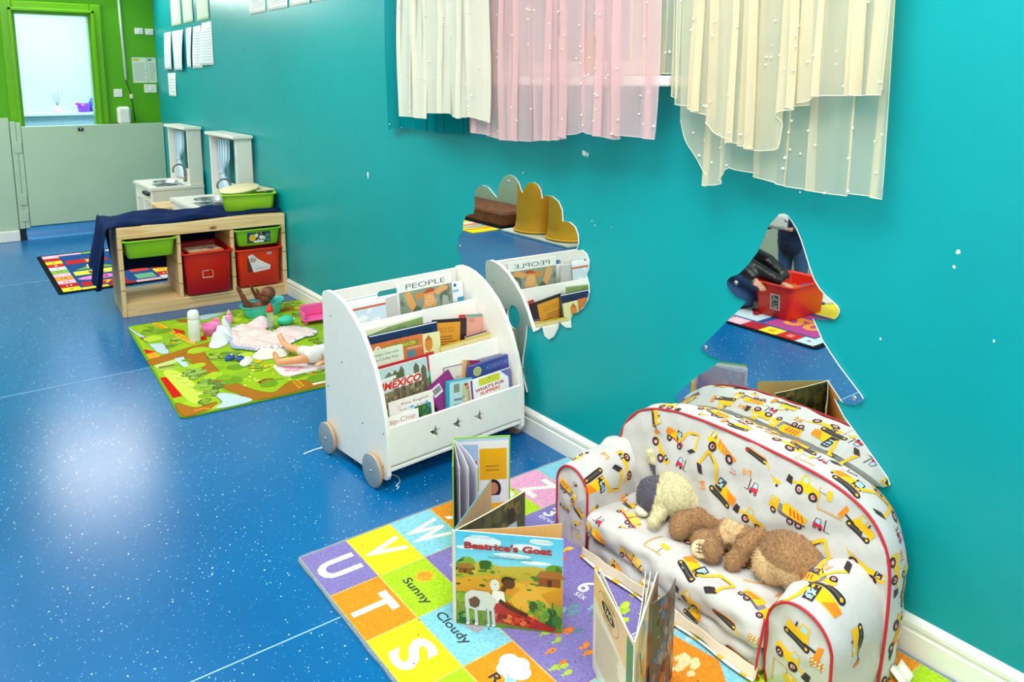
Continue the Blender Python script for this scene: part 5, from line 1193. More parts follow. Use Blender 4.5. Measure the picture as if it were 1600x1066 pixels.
# ================================================================ toy sofa printed with diggers
def I_wheel(p, x, y, r=.1):
    p.ell(x, y, r, col='3A2A2E', n=14); p.ell(x, y, r * .5, col='E8A8A8', n=10); p.ell(x, y, r * .2, col='5A2A30', n=6)
def I_tracks(p, x0, x1, y, h=.13):
    p.line([(x0, y), (x1, y)], h, '2E2A30'); p.ell(x0, y, h / 2, col='2E2A30', n=10); p.ell(x1, y, h / 2, col='2E2A30', n=10)
    p.line([(x0, y), (x1, y)], h * .35, '5A5048'); p.ell(x0, y, h * .22, col='F0B428', n=8); p.ell(x1, y, h * .22, col='F0B428', n=8)
YL, OR_, DKc, GL_ = 'F8BE14', 'F08A1C', '3A2E30', 'A9D4EA'
def ic_exc(p, red=False, wheels=False):
    if wheels: p.rect(-.1, -.24, .48, -.15, 'C82434'); I_wheel(p, 0, -.28, .085); I_wheel(p, .38, -.28, .085)
    else: I_tracks(p, -.02, .42, -.28)
    p.poly([(.02, -.2), (.5, -.2), (.5, .0), (.22, .02), (.02, -.08)], YL); p.poly([(0, -.19), (.18, -.19), (.2, .1), (.04, .1)], DKc); p.poly([(.03, -.1), (.15, -.1), (.165, .07), (.055, .07)], GL_)
    p.line([(.02, -.12), (-.12, .22), (-.42, .34)], .075, YL); p.line([(-.42, .36), (-.5, -.06)], .055, YL); p.line([(-.2, .22), (-.38, .3)], .018, DKc); p.poly([(-.54, -.06), (-.42, -.04), (-.3, -.18), (-.4, -.2)], DKc)
    p.poly([(.28, .0), (.52, -.02), (.54, -.18), (.4, -.18)], OR_)
def ic_dump(p):
    p.poly([(-.48, -.12), (.46, -.16), (.46, -.06), (-.48, .0)], YL); p.poly([(-.48, -.12), (-.2, -.14), (-.22, .16), (-.44, .16)], YL); p.rect(-.43, .02, -.27, .13, '3A2E30'); p.rect(-.41, .03, -.34, .12, 'DDE6EA')
    p.poly([(-.18, .12), (.5, -.06), (.5, -.12), (.1, -.16), (-.14, -.06)], OR_); 
    for k in range(4): p.level(8); p.poly([(-.08 + .13 * k, .06 - .04 * k), (-.03 + .13 * k, .05 - .04 * k), (.03 + .13 * k, -.1), (-.02 + .13 * k, -.1)], YL)
    p.level(9); I_wheel(p, -.26, -.16, .125); I_wheel(p, .3, -.18, .125)
def ic_truck(p, red=False):
    c_ = YL; p.poly([(-.5, -.14), (-.26, -.14), (-.26, .18), (-.46, .18), (-.5, .04)], c_); p.poly([(-.46, .04), (-.34, .04), (-.34, .15), (-.44, .15)], 'DCEBF2'); p.rect(-.24, -.12, -.14, .1, '8A8288'); p.rect(-.2, -.14, .46, -.08, '6A5A5E')
    p.poly([(-.12, -.06), (.42, -.1), (.5, .12), (-.1, .2), (-.16, .08)], c_)
    for k in range(4): p.level(8); p.poly([(.0 + .1 * k, .12), (.05 + .1 * k, .11), (.12 + .1 * k, -.04), (.07 + .1 * k, -.04)], 'E8502C')
    p.level(9)
    for x in (-.36, .12, .32): I_wheel(p, x, -.17, .085)
def ic_loader(p):
    p.poly([(-.2, -.16), (.46, -.16), (.46, .04), (.1, .06), (.06, .2), (-.12, .2), (-.16, .0)], YL); p.poly([(-.1, .04), (.05, .04), (.04, .17), (-.08, .17)], GL_); p.line([(-.1, -.04), (-.36, -.1)], .06, YL); p.poly([(-.5, .02), (-.36, -.0), (-.34, -.2), (-.54, -.2)], DKc)
    I_wheel(p, -.1, -.17, .12); I_wheel(p, .3, -.17, .12)
def ic_fork(p):
    p.poly([(-.14, -.2), (.34, -.2), (.34, .02), (.1, .04), (-.1, -.06)], 'D02844'); p.line([(-.02, -.04), (.02, .26), (.24, .26), (.3, .0)], .03, DKc); p.poly([(.03, .0), (.24, .02), (.22, .2), (.05, .2)], GL_); p.line([(-.2, -.26), (-.2, .34)], .05, DKc); p.line([(-.2, -.24), (-.46, -.26)], .03, DKc)
    p.ell(-.02, -.24, .08, col=DKc, n=10); p.ell(.26, -.24, .08, col=DKc, n=10); p.ell(.26, -.24, .03, col='E8C0C0', n=6)
def ic_dozer(p):
    I_tracks(p, -.18, .36, -.2, .17); p.poly([(-.22, -.12), (.42, -.12), (.42, .1), (.12, .1), (.1, .26), (-.1, .26), (-.12, .06)], YL); p.rect(-.07, .09, .08, .22, GL_); p.poly([(-.5, .1), (-.38, .04), (-.38, -.24), (-.52, -.26)], OR_); p.line([(-.38, -.1), (-.1, -.12)], .05, DKc); p.rect(.18, .1, .22, .22, DKc)
def ic_barr(p):
    for y in (-.16, .08):
        p.level(1); p.rect(-.42, y, .42, y + .16, OR_)
        for k in range(4): p.level(2); p.poly([(-.38 + .22 * k, y), (-.28 + .22 * k, y), (-.2 + .22 * k, y + .16), (-.3 + .22 * k, y + .16)], 'FBE6B0')
    p.level(3); p.line([(-.3, -.36), (-.3, .3)], .05, 'C8741C'); p.line([(.3, -.36), (.3, .3)], .05, 'C8741C')
def ic_cone(p):
    for x in (-.18, .2): p.level(1); p.poly([(x - .14, -.3), (x + .14, -.3), (x + .03, .3), (x - .03, .3)], 'E8607A'); p.level(2); p.poly([(x - .1, -.1), (x + .1, -.1), (x + .06, .08), (x - .06, .08)], 'FFFFFF')
def ic_barrow(p): p.poly([(-.3, .1), (.3, .14), (.2, -.12), (-.18, -.12)], YL); p.line([(.2, .1), (.5, .2)], .04, OR_); p.ell(-.1, -.2, .09, col=DKc, n=10)
def ic_crane(p):
    p.line([(-.3, -.5), (-.3, .4), (.46, .4)], .045, 'E0B060'); p.line([(.3, .4), (.3, .12)], .02, '7A6A50'); p.rect(.14, -.08, .46, .1, 'F4C21E')
    for k in range(8): p.level(2); p.line([(-.36, -.44 + .11 * k), (-.24, -.38 + .11 * k)], .02, 'C8902C')
def ic_artic(p): p.poly([(-.5, .16), (.1, .06), (.5, .12), (.5, -.1), (.2, -.14), (-.3, .04)], YL); p.rect(.26, -.04, .42, .1, DKc); p.rect(.3, -.02, .36, .08, 'DDE6EA'); I_wheel(p, -.22, -.04, .125); I_wheel(p, .24, -.16, .125)
def ic_mixer(p):
    p.poly([(-.5, -.14), (-.3, -.14), (-.3, .12), (-.46, .12)], YL); p.rect(-.46, .0, -.36, .1, 'DCEBF2'); p.rect(-.3, -.14, .46, -.08, 'C83040'); p.poly([(-.26, .0), (-.1, .2), (.24, .18), (.46, .04), (.3, -.08), (-.2, -.08)], 'F4C65A'); p.line([(-.02, -.08), (.02, .2)], .03, DKc); p.line([(.3, -.06), (.36, .12)], .03, DKc)
    for x in (-.38, .1, .3): I_wheel(p, x, -.17, .08)
def ic_track(p): I_tracks(p, -.36, .3, 0, .16); p.ell(-.36, 0, .06, col='D02434', n=8); p.line([(.3, .02), (.46, -.04), (.5, -.12)], .05, YL); p.line([(-.3, .1), (.3, .1)], .04, OR_)
ICN = dict(exc=ic_exc, wexc=lambda p: ic_exc(p, wheels=True), dump=ic_dump, truck=ic_truck, loader=ic_loader, fork=ic_fork, dozer=ic_dozer, barr=ic_barr, cone=ic_cone, barrow=ic_barrow, crane=ic_crane, artic=ic_artic, mixer=ic_mixer, track=ic_track)
SZ = dict(exc=.115, wexc=.09, dump=.088, truck=.088, loader=.08, fork=.042, dozer=.075, barr=.026, cone=.022, barrow=.034, crane=.075, artic=.085, mixer=.085, track=.07)
def stamp(p, lst):
    for it in lst:
        n, x, y = it[:3]; a = math.radians(it[3]) if len(it) > 3 else 0; fx = it[4] if len(it) > 4 else 1; k = it[5] if len(it) > 5 else 1
        p.push(x, y, a, SZ[n] * k * 1.16, fx=fx); p.level(0); ICN[n](p); p.pop()
CLOTH_ = lin('CFCBC6'); CREAM_ = lin('DDD0B6')
sofa = thing('toy_sofa', "small child's foam sofa printed with yellow diggers and edged in red piping", 'sofa', (1.395, .758, .0075))
SW = .885
def wr(x, y, z, k=1.0): return k * (.0016 * math.sin(x * 61 + y * 23 + z * 37) + .0012 * math.sin(y * 71 - z * 53 + 2) + .0008 * math.sin(x * 113 + z * 97 + y * 41))
# ---- backrest
BX0, BX1 = .185, .338
out = smooth_path([(.0, .0), (-.004, .1), (-.004, .2), (.002, .28), (.022, .335), (.06, .378), (.12, .405), (.2, .42), (.33, .428), (.46, .43), (.58, .425), (.67, .41), (.74, .385), (.79, .345), (.822, .29), (.835, .22), (.838, .1), (.838, 0)], 4)
cen = (.418, .19); clp = out + [(x_, 0.) for x_ in (.7, .55, .418, .3, .15)]
angs = [(math.atan2(q[1] - cen[1], q[0] - cen[0]), math.dist(q, cen)) for q in clp]; angs.sort()
AA = np.array([a for a, _ in angs]); DD = np.array([d for _, d in angs])
def rad(y, z): return math.dist((y, z), cen) / np.interp(math.atan2(z - cen[1], y - cen[0]), AA, DD, period=2 * PI)
def bfront(y, z, h=0):
    v = min(rad(y, z), 1); return (BX0 + .02 * z / .43 - .02 * (1 - v ** 2.6) - h + wr(.1, y, z, 1.6), y, z)
b = MB(); n = len(clp)
b.grid(lambda u, v: (lambda q: bfront(cen[0] + (q[0] - cen[0]) * v, cen[1] + (q[1] - cen[1]) * v))(clp[int(round(u * n)) % n]), n, 16, FABRIC, CLOTH_, flip=False)
p = Pen(b, lambda a, z, h: bfront(.838 - a, z, h), FABRIC, step=.00007, base=.0008, L=.016)
V_ = lambda l: [(i[0], .838 - i[1]) + tuple(i[2:]) for i in l]
stamp(p, V_([('dozer', .684, .375, -70, -1, .8), ('wexc', .587, .362, -14, -1), ('artic', .664, .303, -40), ('dump', .453, .388, -12), ('track', .35, .402, -12), ('loader', .213, .385, -8), ('exc', .455, .30, -22), ('fork', .576, .293, -10, -1), ('barr', .369, .352, 0), ('barr', .50, .262, -70), ('cone', .412, .338, -8),
 ('fork', .35, .322, -8), ('barrow', .288, .362, -8, -1), ('truck', .245, .305, -10), ('loader', .345, .25, -14), ('fork', .162, .31, -6, -1), ('crane', .147, .365, 90, 1, .8), ('dozer', .075, .35, -30), ('artic', .055, .26, -14), ('exc', .19, .22, 16, -1), ('barr', .52, .19), ('dump', .6, .2, -10), ('wexc', .12, .19, 30, -1), ('dump', .42, .17), ('cone', .27, .2)]))
# ---- its top and side band, and its rear
def bn(i):
    a, c_ = out[max(i - 1, 0)], out[min(i + 1, len(out) - 1)]; d = math.hypot(c_[0] - a[0], c_[1] - a[1]); return ((a[1] - c_[1]) / d, (c_[0] - a[0]) / d)
cum = [0]
for i in range(1, len(out)): cum.append(cum[-1] + math.dist(out[i], out[i - 1]))
LB = cum[-1]; oy = [q[0] for q in out]; oz = [q[1] for q in out]; nn = [bn(i) for i in range(len(out))]; ny_ = [q[0] for q in nn]; nz_ = [q[1] for q in nn]
def band(s, t, h=0):
    y, z = np.interp(s, cum, oy), np.interp(s, cum, oz); a, c_ = np.interp(s, cum, ny_), np.interp(s, cum, nz_)
    k = t * 1.0; pf = .007 * math.sin(PI * min(max(k, 0), 1)) ** .6 + h + wr(t * .1, y, z, 1.2)
    x0 = BX0 + .02 * z / .43; z2 = z + c_ * pf - .022 * k * k * (z / .43); y2 = y + a * pf; return (x0 + (BX1 - x0) * k, cen[0] + (y2 - cen[0]) * (1 - .09 * k * k), max(z2, 0))
b.grid(lambda u, v: band(u * LB, v), 110, 8, FABRIC, CLOTH_)
p = Pen(b, lambda a, c_, h: band(LB - a, c_ / .135, h), FABRIC, step=.00007, base=.0007, L=.014)
# a runs from the far (left) foot over the top to the near foot
stamp(p, [('truck', .62, .07, -4), ('loader', .50, .03, -8, -1, .9), ('barrow', .61, .03, 0), ('dozer', .72, .045, 2), ('fork', .7, .085, 0), ('artic', .85, .06, 0), ('fork', .95, .07, 0), ('crane', .93, .035, 90, 1, .7), ('barrow', 1.0, .04, 0), ('exc', 1.07, .055, -6, -1), ('fork', 1.18, .07, 0), ('loader', 1.25, .03, 0, -1), ('truck', 1.3, .075, 0), ('dump', 1.4, .05, 0), ('exc', 1.5, .05), ('barr', 1.22, .05), ('barr', .79, .08), ('truck', .3, .05), ('exc', .16, .05), ('dozer', .55, .115), ('loader', .68, .12), ('barr', .62, .11), ('truck', .78, .12), ('exc', .92, .115, 0, -1), ('fork', 1.02, .1), ('dump', 1.12, .115), ('artic', 1.22, .115), ('mixer', .4, .1)])
def brear(y, z): v = min(rad(y, z), 1); return (BX1 + .006 * (1 - v ** 3), cen[0] + (y - cen[0]) * .91, z - .022 * (z / .43))
b.grid(lambda u, v: (lambda q: brear(cen[0] + (q[0] - cen[0]) * v, cen[1] + (q[1] - cen[1]) * v))(clp[int(round(u * n)) % n]), n, 6, FABRIC, CLOTH_, flip=True)
b.build('backrest', sofa)
REDP = mat('red piping', 'C41E30', rough=.6)
b = MB(); b.tube([(BX0 + .02 * z / .43 - .001, y + ny_[i] * .001, z + nz_[i] * .001) for i, (y, z) in enumerate(out)], .0036, REDP, seg=8); b.build('piping', sofa)
# ---- arms
def arm(yc, wdt, hgt, inner, outer_l, front_l, nm, x1=.2):
    r_ = wdt / 2; prof = [(yc + r_ * .94, 0), (yc + r_, hgt * .3), (yc + r_, hgt - r_)] + [(yc + r_ * math.cos(a), hgt - r_ + r_ * math.sin(a)) for a in [PI * k / 16 for k in range(1, 16)]] + [(yc - r_, hgt - r_), (yc - r_, hgt * .3), (yc - r_ * .94, 0)]
    prof = smooth_path(prof, 2); cu = [0]
    for i in range(1, len(prof)): cu.append(cu[-1] + math.dist(prof[i], prof[i - 1]))
    L_ = cu[-1]; py = [q[0] for q in prof]; pz = [q[1] for q in prof]
    def side(s, x, h=0):
        s = min(max(s, 0), L_); y, z = np.interp(s, cu, py), np.interp(s, cu, pz); e = .004
        dy, dz = np.interp(min(s + e, L_), cu, py) - np.interp(max(s - e, 0), cu, py), np.interp(min(s + e, L_), cu, pz) - np.interp(max(s - e, 0), cu, pz)
        d = math.hypot(dy, dz) or 1; k = (1 - math.exp(-max(x, 0) / .02)); pf = .006 * k + h + wr(x, y, z, 2.2) * k
        return (x, y + dz / d * pf, max(z - dy / d * pf, 0) + .03 * max(x, 0) / .2 * (z / hgt))
    b = MB(); b.grid(lambda u, v: side(L_ * u, v * x1), 60, 20, FABRIC, CLOTH_, flip=True)
    p = Pen(b, lambda a, x, h: side(a, x, h), FABRIC, step=.00007, base=.0007, L=.012); stamp(p, outer_l)
    c2 = (yc, hgt * .45); al = sorted([(math.atan2(q[1] - c2[1], q[0] - c2[0]), math.dist(q, c2)) for q in prof + [(yc, 0), (yc + r_ * .5, 0), (yc - r_ * .5, 0)]]); A_ = np.array([q[0] for q in al]); D_ = np.array([q[1] for q in al])
    rr_ = lambda y, z: min(math.dist((y, z), c2) / np.interp(math.atan2(z - c2[1], y - c2[0]), A_, D_, period=2 * PI), 1)
    fr_ = lambda y, z, h=0: (-.009 * (1 - rr_(y, z) ** 2.5) - h + wr(.3, y, z, 1.2), y, z)
    lp = prof + [(yc - r_ * .5, 0), (yc, 0), (yc + r_ * .5, 0)]; m_ = len(lp)
    b.grid(lambda u, v: (lambda q: fr_(c2[0] + (q[0] - c2[0]) * v, c2[1] + (q[1] - c2[1]) * v))(lp[int(round(u * m_)) % m_]), m_, 10, FABRIC, CLOTH_)
    p = Pen(b, lambda a, z, h: fr_(yc - a, z, h), FABRIC, step=.00007, base=.0008, L=.012); stamp(p, front_l)
    b.build('armrest', sofa)
    b = MB(); b.tube([(-.001, y, z) for y, z in prof], .0034, REDP, seg=8); b.build('piping', sofa)
# left arm (far): s grows from outer(+y) side foot over the top to the inner side foot
arm(.822, .132, .235, -1, [('exc', .36, .062, -84, 1, .95), ('artic', .35, .148, 180, 1, .9), ('loader', .25, .05, -120, 1, .55), ('dozer', .44, .022, 180, 1, .75), ('barr', .3, .1), ('truck', .46, .14, 180, 1, .8), ('truck', .12, .06, -90), ('exc', .14, .15, -90)],
    [('truck', -.01, .165, -20, -1, .8), ('dozer', .035, .12, -40, 1, .6), ('loader', -.02, .11, 0, 1, .5), ('barrow', .03, .08), ('crane', .02, .04, 0, 1, .6), ('fork', .02, .195, 20, 1, .5)], 'l')
arm(.085, .155, .225, 1, [('exc', .225, .175, 150, 1, .95), ('truck', .235, .105, 165, 1, 1.0), ('barr', .24, .145, 150), ('exc', .25, .038, 180, -1, 1.1), ('artic', .16, .19, 120), ('exc', .13, .12, -100, 1, .9), ('fork', .09, .1, -90), ('crane', .07, .06, -60), ('truck', .08, .16, -100), ('barr', .17, .15), ('dozer', .4, .08, 180), ('truck', .05, .1, -90, 1, .8)],
    [('dozer', .012, .168, -14, -1, 1.1), ('loader', -.005, .105, -24, -1, 1.0), ('barr', .05, .125, -8, 1, 1.2), ('crane', -.035, .05, 0, 1, .7), ('truck', .03, .04, -10)], 'r')
# ---- seat cushions: two folded foam layers
def layer(z0, z1, xf, y0, y1, icons_top, icons_front, cream=False, top=True, crown=.006, nm='seat_cushion'):
    r_ = min(.02, (z1 - z0) * .42); P = [(.205, z1)] + [(.18 - (.18 - xf - r_) * k / 8, z1) for k in range(9)] + [(xf + r_ - r_ * math.sin(a), z1 - r_ + r_ * math.cos(a)) for a in [PI / 2 * k / 6 for k in range(1, 7)]] + [(xf, (z0 + z1) / 2)] + [(xf + r_ - r_ * math.cos(a), z0 + r_ - r_ * math.sin(a)) for a in [PI / 2 * k / 6 for k in range(0, 7)]] + [(.15, z0)]
    cu = [0]
    for i in range(1, len(P)): cu.append(cu[-1] + math.dist(P[i], P[i - 1]))
    L_ = cu[-1]; px = [q[0] for q in P]; pz = [q[1] for q in P]
    def f(s, y, h=0):
        s = min(max(s, 0), L_); x, z = np.interp(s, cu, px), np.interp(s, cu, pz); e = .003
        dx, dz = np.interp(min(s + e, L_), cu, px) - np.interp(max(s - e, 0), cu, px), np.interp(min(s + e, L_), cu, pz) - np.interp(max(s - e, 0), cu, pz); d = math.hypot(dx, dz) or 1
        t = (y - y0) / (y1 - y0); ed = min(t, 1 - t); rd = (1 - min(ed / .035, 1)) ** 2 * .014
        pf = crown * math.sin(PI * min(max(t, 0), 1)) ** .5 * (1 if s < .2 else .5) + h - rd + wr(x * .8, y, z * 1.5, 1.7)
        return (x + dz / d * pf, y, z - dx / d * pf)
    b = MB(); b.grid(lambda u, v: f(u * L_, y0 + (y1 - y0) * v), 50, 70, FABRIC, (lambda u, v: CREAM_ if u * L_ > L_ - .15 - .028 and cream else CLOTH_), flip=False)
    for yy, fl in ((y0, False), (y1, True)):
        c_ = (.1, yy, (z0 + z1) / 2); b.grid(lambda u, v: tuple(c_[i] + (f(u * L_, yy)[i] - c_[i]) * v for i in range(3)), 50, 4, FABRIC, CLOTH_, flip=not fl)
    p = Pen(b, lambda a, s, h: f(.205 - s, y1 - a, h), FABRIC, step=.00007, base=.0008, L=.014); stamp(p, icons_top)
    b.build(nm, sofa); return f
Y0, Y1 = .168, .752
T_ = lambda l: [(i[0], Y1 - i[1]) + tuple(i[2:]) for i in l]
layer(.066, .136, -.018, Y0, Y1, T_([('dozer', .700, .115, -20, 1, .8), ('mixer', .645, .06, -16, 1, 1.0), ('barrow', .63, .015, 0), ('fork', .70, -.008, -8, 1, .9), ('crane', .515, .03, 180, -1, .9), ('exc', .36, .028, -22, -1, 1.0), ('crane', .27, .125, -60, -1, .9), ('truck', .222, .04, -18, -1, 1.0), ('barr', .2, .105, -10), ('dozer', .195, .165, -12, 1, .8), ('truck', .35, .14, -5), ('loader', .5, .12, -12),
    ('truck', .70, -.05, -14, 1, .85), ('mixer', .56, -.052, -14, 1, .95), ('loader', .37, -.05, -14, 1, .85), ('track', .262, -.048, -10), ('barr', .182, -.048, -8)]), None, nm='seat_cushion')
layer(.002, .064, -.012, Y0 + .004, Y1 - .004, [(a, bb, c_ + .0) + tuple(r_) for a, bb, c_, *r_ in T_([('exc', .38, .0, -14, 1, .6), ('truck', .5, -.03, -14, 1, .7), ('track', .22, -.045, -12, 1, 1.2), ('truck', .3, -.052, -10, 1, .6), ('dump', .62, -.03, -10, 1, .6)])], None, cream=True, nm='fold_out_cushion')
# loose valance along the bottom front: a narrow cream strip sagging onto the rug
b = MB(); b.grid(lambda u, v: (-.018 - .009 * v * (1 + .5 * math.sin(u * 17)) - .002 * math.sin(u * 40), Y0 + (Y1 - Y0) * u, .034 - .026 * v - .004 * math.sin(u * 9) * (1 - v)), 70, 6, FABRIC, CREAM_, flip=True)
b.grid(lambda u, v: (-.027 - .009 * v * (1 + .4 * math.sin(u * 17)), Y0 + (Y1 - Y0) * u, .0085 - .0005 * v), 70, 2, FABRIC, (lambda u, v: lin('F0B428') if int(u * 34) % 4 == 1 else lin('E8E2D8')), flip=True)
o = b.build('valance', sofa); mm = o.modifiers.new('t', 'SOLIDIFY'); mm.thickness = .0016
b = MB(); b.tube(smooth_path([(-.014, .168, .004), (-.02, .172, .03), (-.012, .17, .09), (-.004, .166, .15)], 5), .003, REDP, seg=6); b.build('piping', sofa)
b = MB(); b.box((.02, .02, .0078), (.29, .82, .03), mat('sofa underside', 'D8D2C6', rough=.9), b=.004); b.build('base', sofa)
# care label poking out under the near arm
b = MB(); b.grid(lambda u, v: (.02 + .05 * u, -.03 * v - .004, .006 + .022 * (1 - v) + .006 * math.sin(u * 7)), 6, 4, PAPER, lin('F2ECDD')); o = b.build('care_label', sofa, 'crumpled cream care label'); o.location = (.2, -.004, 0); o.modifiers.new('t', 'SOLIDIFY').thickness = .0006

# ================================================================ plush toys on the seat
PL = mat('plush fur', rough=1, spec=.08, var=.16, nscale=140, sheen=.35, attr=True)
t = thing('plush_animal', 'floppy brown plush animal with a big head lying face down on the sofa seat', 'soft toy', (1.57, 1.105, .144))
t.scale = (1.1, 1.1, 1.1)
# local: +y toward the feet (photo left), head toward -y
BRN, TAN = np.array(lin('AA8158')), np.array(lin('DCBB8C'))
def bcol(q):
    x, y, z = q
    if y < -.055:                                     # head: pale muzzle underneath on the camera side
        k = (-x) * 1.0 - (z - .03) * .9 - .012 + (y + .1) * .2
        return TAN if k > .0 and z < .07 else BRN
    if .0 < y < .065 and -.045 < x < .03 and z > .035 and -.01 < x + .04 + .02: return TAN if (x + .015) ** 2 / .0009 + (y - .035) ** 2 / .0008 < 1 else BRN
    return BRN
Rz = lambda d: Matrix.Rotation(math.radians(d), 3, 'Z')
Ry = lambda d: Matrix.Rotation(math.radians(d), 3, 'Y')
Rx = lambda d: Matrix.Rotation(math.radians(d), 3, 'X')
caps = [((.0, .045, .037), .036, (.0, -.03, .042), .036),
        ((.012, .06, .036), .024, (-.005, .135, .032), .027), ((-.005, .135, .03), .027, (-.055, .148, .028), .029), ((-.05, .15, .028), .03, (-.075, .14, .026), .024),
        ((-.03, .05, .03), .024, (-.075, .065, .03), .027), ((-.075, .065, .03), .03, (-.088, .035, .03), .027),
        ((.0, -.035, .068), .022, (-.045, -.02, .05), .021), ((-.04, -.02, .045), .021, (-.075, -.015, .022), .019),
        ((.035, -.01, .04), .02, (.04, .04, .045), .019)]
ells = [((-.004, -.124, .060), (.068, .078, .056), Rz(-14) @ Ry(8)), ((-.03, -.09, .042), (.046, .045, .04), Rz(10)), ((.03, -.105, .086), (.036, .017, .017), Rz(20) @ Ry(-10)), ((-.05, -.165, .026), (.022, .026, .016))]
blobby('body', caps, ells, PL, .0038, t, 5, bcol, fuzz=(26000, .0062, (0, .2, -.2)))
b = MB()
b.M = Matrix.Translation((-.104, .05, .034)) @ Matrix.Rotation(math.radians(-58), 4, 'Y') @ Matrix.Rotation(math.radians(20), 4, 'Z')
b.ell((0, 0, .002), (.021, .025, .006), PL, lin('EAD2A4')); 
for k in range(3): b.box((-.009 + .008 * k, -.008, .0075), (-.0078 + .008 * k, .008, .0088), mat('stitch thread', '5A3A2A'))
b.box((-.011, -.0006, .008), (.009, .0006, .0092), mat('stitch thread', '5A3A2A')); b.build('foot_pad', t)
b = MB(); b.ell((-.062, -.108, .03), (.003, .004, .003), BLACKP); b.build('eye', t)
t = thing('plush_animal', 'round cream and dark grey plush toy at the far end of the sofa seat', 'soft toy', (1.574, 1.345, .144), math.radians(38))
t.scale = (1.22, 1.22, 1.22)
GRY, CRM = np.array(lin('5A5662')), np.array(lin('D9CFA4'))
def pcol(q): return CRM if q[2] > .092 else GRY if q[1] > .048 - .2 * (q[2] - .05) and abs(q[0] + .01) < .06 else CRM
caps = [((.05, .045, .07), .014, (.058, .066, .112), .0135), ((-.045, .03, .03), .016, (-.082, .045, .022), .014), ((.04, -.03, .03), .02, (.055, -.06, .025), .015)]
ells = [((0, 0, .052), (.058, .056, .05)), ((-.008, .052, .043), (.045, .038, .042)), ((-.005, -.04, .045), (.04, .034, .038))]
blobby('body', caps, ells, PL, .0036, t, 5, pcol, fuzz=(15000, .0045, (0, .2, -.2)))
b = MB(); b.ell((-.03, .072, .018), (.022, .018, .012), PL, lin('E8E2CC')); b.build('muzzle', t)
b = MB(); b.grid(lambda u, v: (.03 + .012 * u + .01 * v, -.07 - .028 * v, .05 + .012 * math.sin(v * 2.4) - .026 * u + .01), 4, 6, FABRIC, (lambda u, v: lin('F6F4EE') if v > .6 else lin('F4B81C'))); o = b.build('fabric_tag', t, 'yellow and white fabric tag'); o.modifiers.new('t', 'SOLIDIFY').thickness = .0008
# ================================================================ wall mirrors
MIR = mat('mirror acrylic', 'EAF0EE', rough=.015, metal=1, var=0)
EDGE = mat('clear acrylic edge', 'F4FAF8', rough=.15)
def wall_mirror(label, loops, th, screws, gap=.002):
    t = thing('wall_mirror', label, 'mirror', (WX, loops[0][0][0], loops[0][0][1])); oy_, oz_ = loops[0][0]
    fr = lambda y, z, h: (-gap - h, y - oy_, z - oz_)
    b = MB(); b.prism(loops, 0, th, MIR, fr=fr, side=EDGE)
    # bright bevelled rim
    b.build('mirror_sheet', t)
    for y, z in screws:
        b = MB(); b.lathe([(.0045, 0), (.006, .0012), (.006, .002)][::1], METAL, c=(-gap - th - .002, y - oy_, z - oz_), ax='x', seg=14); b.build('screw', t)
    return t
crown = [(2.591, .829), (2.592, .87), (2.585, .90), (2.564, .921), (2.535, .93), (2.496, .924), (2.466, .907), (2.443, .893), (2.432, .893), (2.43, .925), (2.412, .955), (2.388, .978), (2.355, .989), (2.322, .982), (2.3, .965), (2.285, .938), (2.274, .928), (2.262, .95), (2.24, .968), (2.212, .975), (2.185, .968), (2.168, .95), (2.16, .92), (2.135, .936), (2.104, .936), (2.07, .922), (2.05, .895), (2.045, .855),
    (2.01, .858), (1.98, .845), (1.965, .82), (1.962, .79), (1.972, .765), (1.945, .771), (1.922, .762), (1.908, .74), (1.91, .71), (1.92, .685), (1.908, .66), (1.905, .63), (1.913, .6), (1.935, .568), (1.965, .545), (1.99, .535), (2.0, .51), (1.997, .483), (2.02, .478), (2.045, .483), (2.058, .495), (2.068, .46), (2.09, .424), (2.115, .408), (2.14, .415), (2.155, .447), (2.18, .425), (2.205, .413), (2.225, .425), (2.247, .43),
    (2.254, .37), (2.27, .3), (2.275, .255), (2.262, .2), (2.245, .163), (2.38, .148), (2.352, .2), (2.345, .27), (2.36, .34), (2.395, .41), (2.42, .45), (2.46, .42), (2.5, .412), (2.54, .43), (2.56, .455), (2.59, .435), (2.63, .445), (2.655, .475), (2.66, .51), (2.69, .54), (2.7, .575), (2.69, .6), (2.717, .64), (2.722, .67), (2.705, .70), (2.68, .72), (2.675, .76), (2.655, .79), (2.625, .80), (2.6, .805)]
oval = [(2.33 + .04 * math.cos(a), .44 + .046 * math.sin(a)) for a in [2 * PI * k / 28 for k in range(28)]][::-1]
wall_mirror('cloud-topped tree shaped wall mirror behind the white book rack', [crown, oval], .006, [(2.36, .962), (2.703, .655), (1.925, .742)], gap=.002)
fir = smooth_path([(1.185, 1.0), (1.165, .998), (1.134, .965), (1.11, .917), (1.078, .847), (1.045, .814), (1.012, .795), (1.005, .778), (1.015, .76), (1.04, .752), (1.075, .748)], 2) + smooth_path([(1.044, .697), (.995, .645), (.936, .592), (.93, .578), (.943, .564), (.966, .556), (1.003, .56)], 2) + smooth_path([(.974, .52), (.916, .468), (.855, .41), (.848, .395), (.862, .383), (.95, .36), (1.1, .34), (1.1, .2), (1.27, .2), (1.27, .34), (1.45, .365), (1.505, .38), (1.512, .394), (1.5, .41)], 1) + smooth_path([(1.429, .484), (1.349, .554), (1.381, .557), (1.418, .566), (1.422, .576), (1.413, .584), (1.342, .666), (1.275, .743), (1.304, .75), (1.336, .77), (1.34, .79), (1.325, .805), (1.298, .821), (1.247, .886), (1.217, .963)], 2)
wall_mirror('fir tree shaped wall mirror rising behind the toy sofa', [fir], .005, [(1.165, .985), (.95, .578), (1.405, .578), (1.31, .79)], gap=.002)

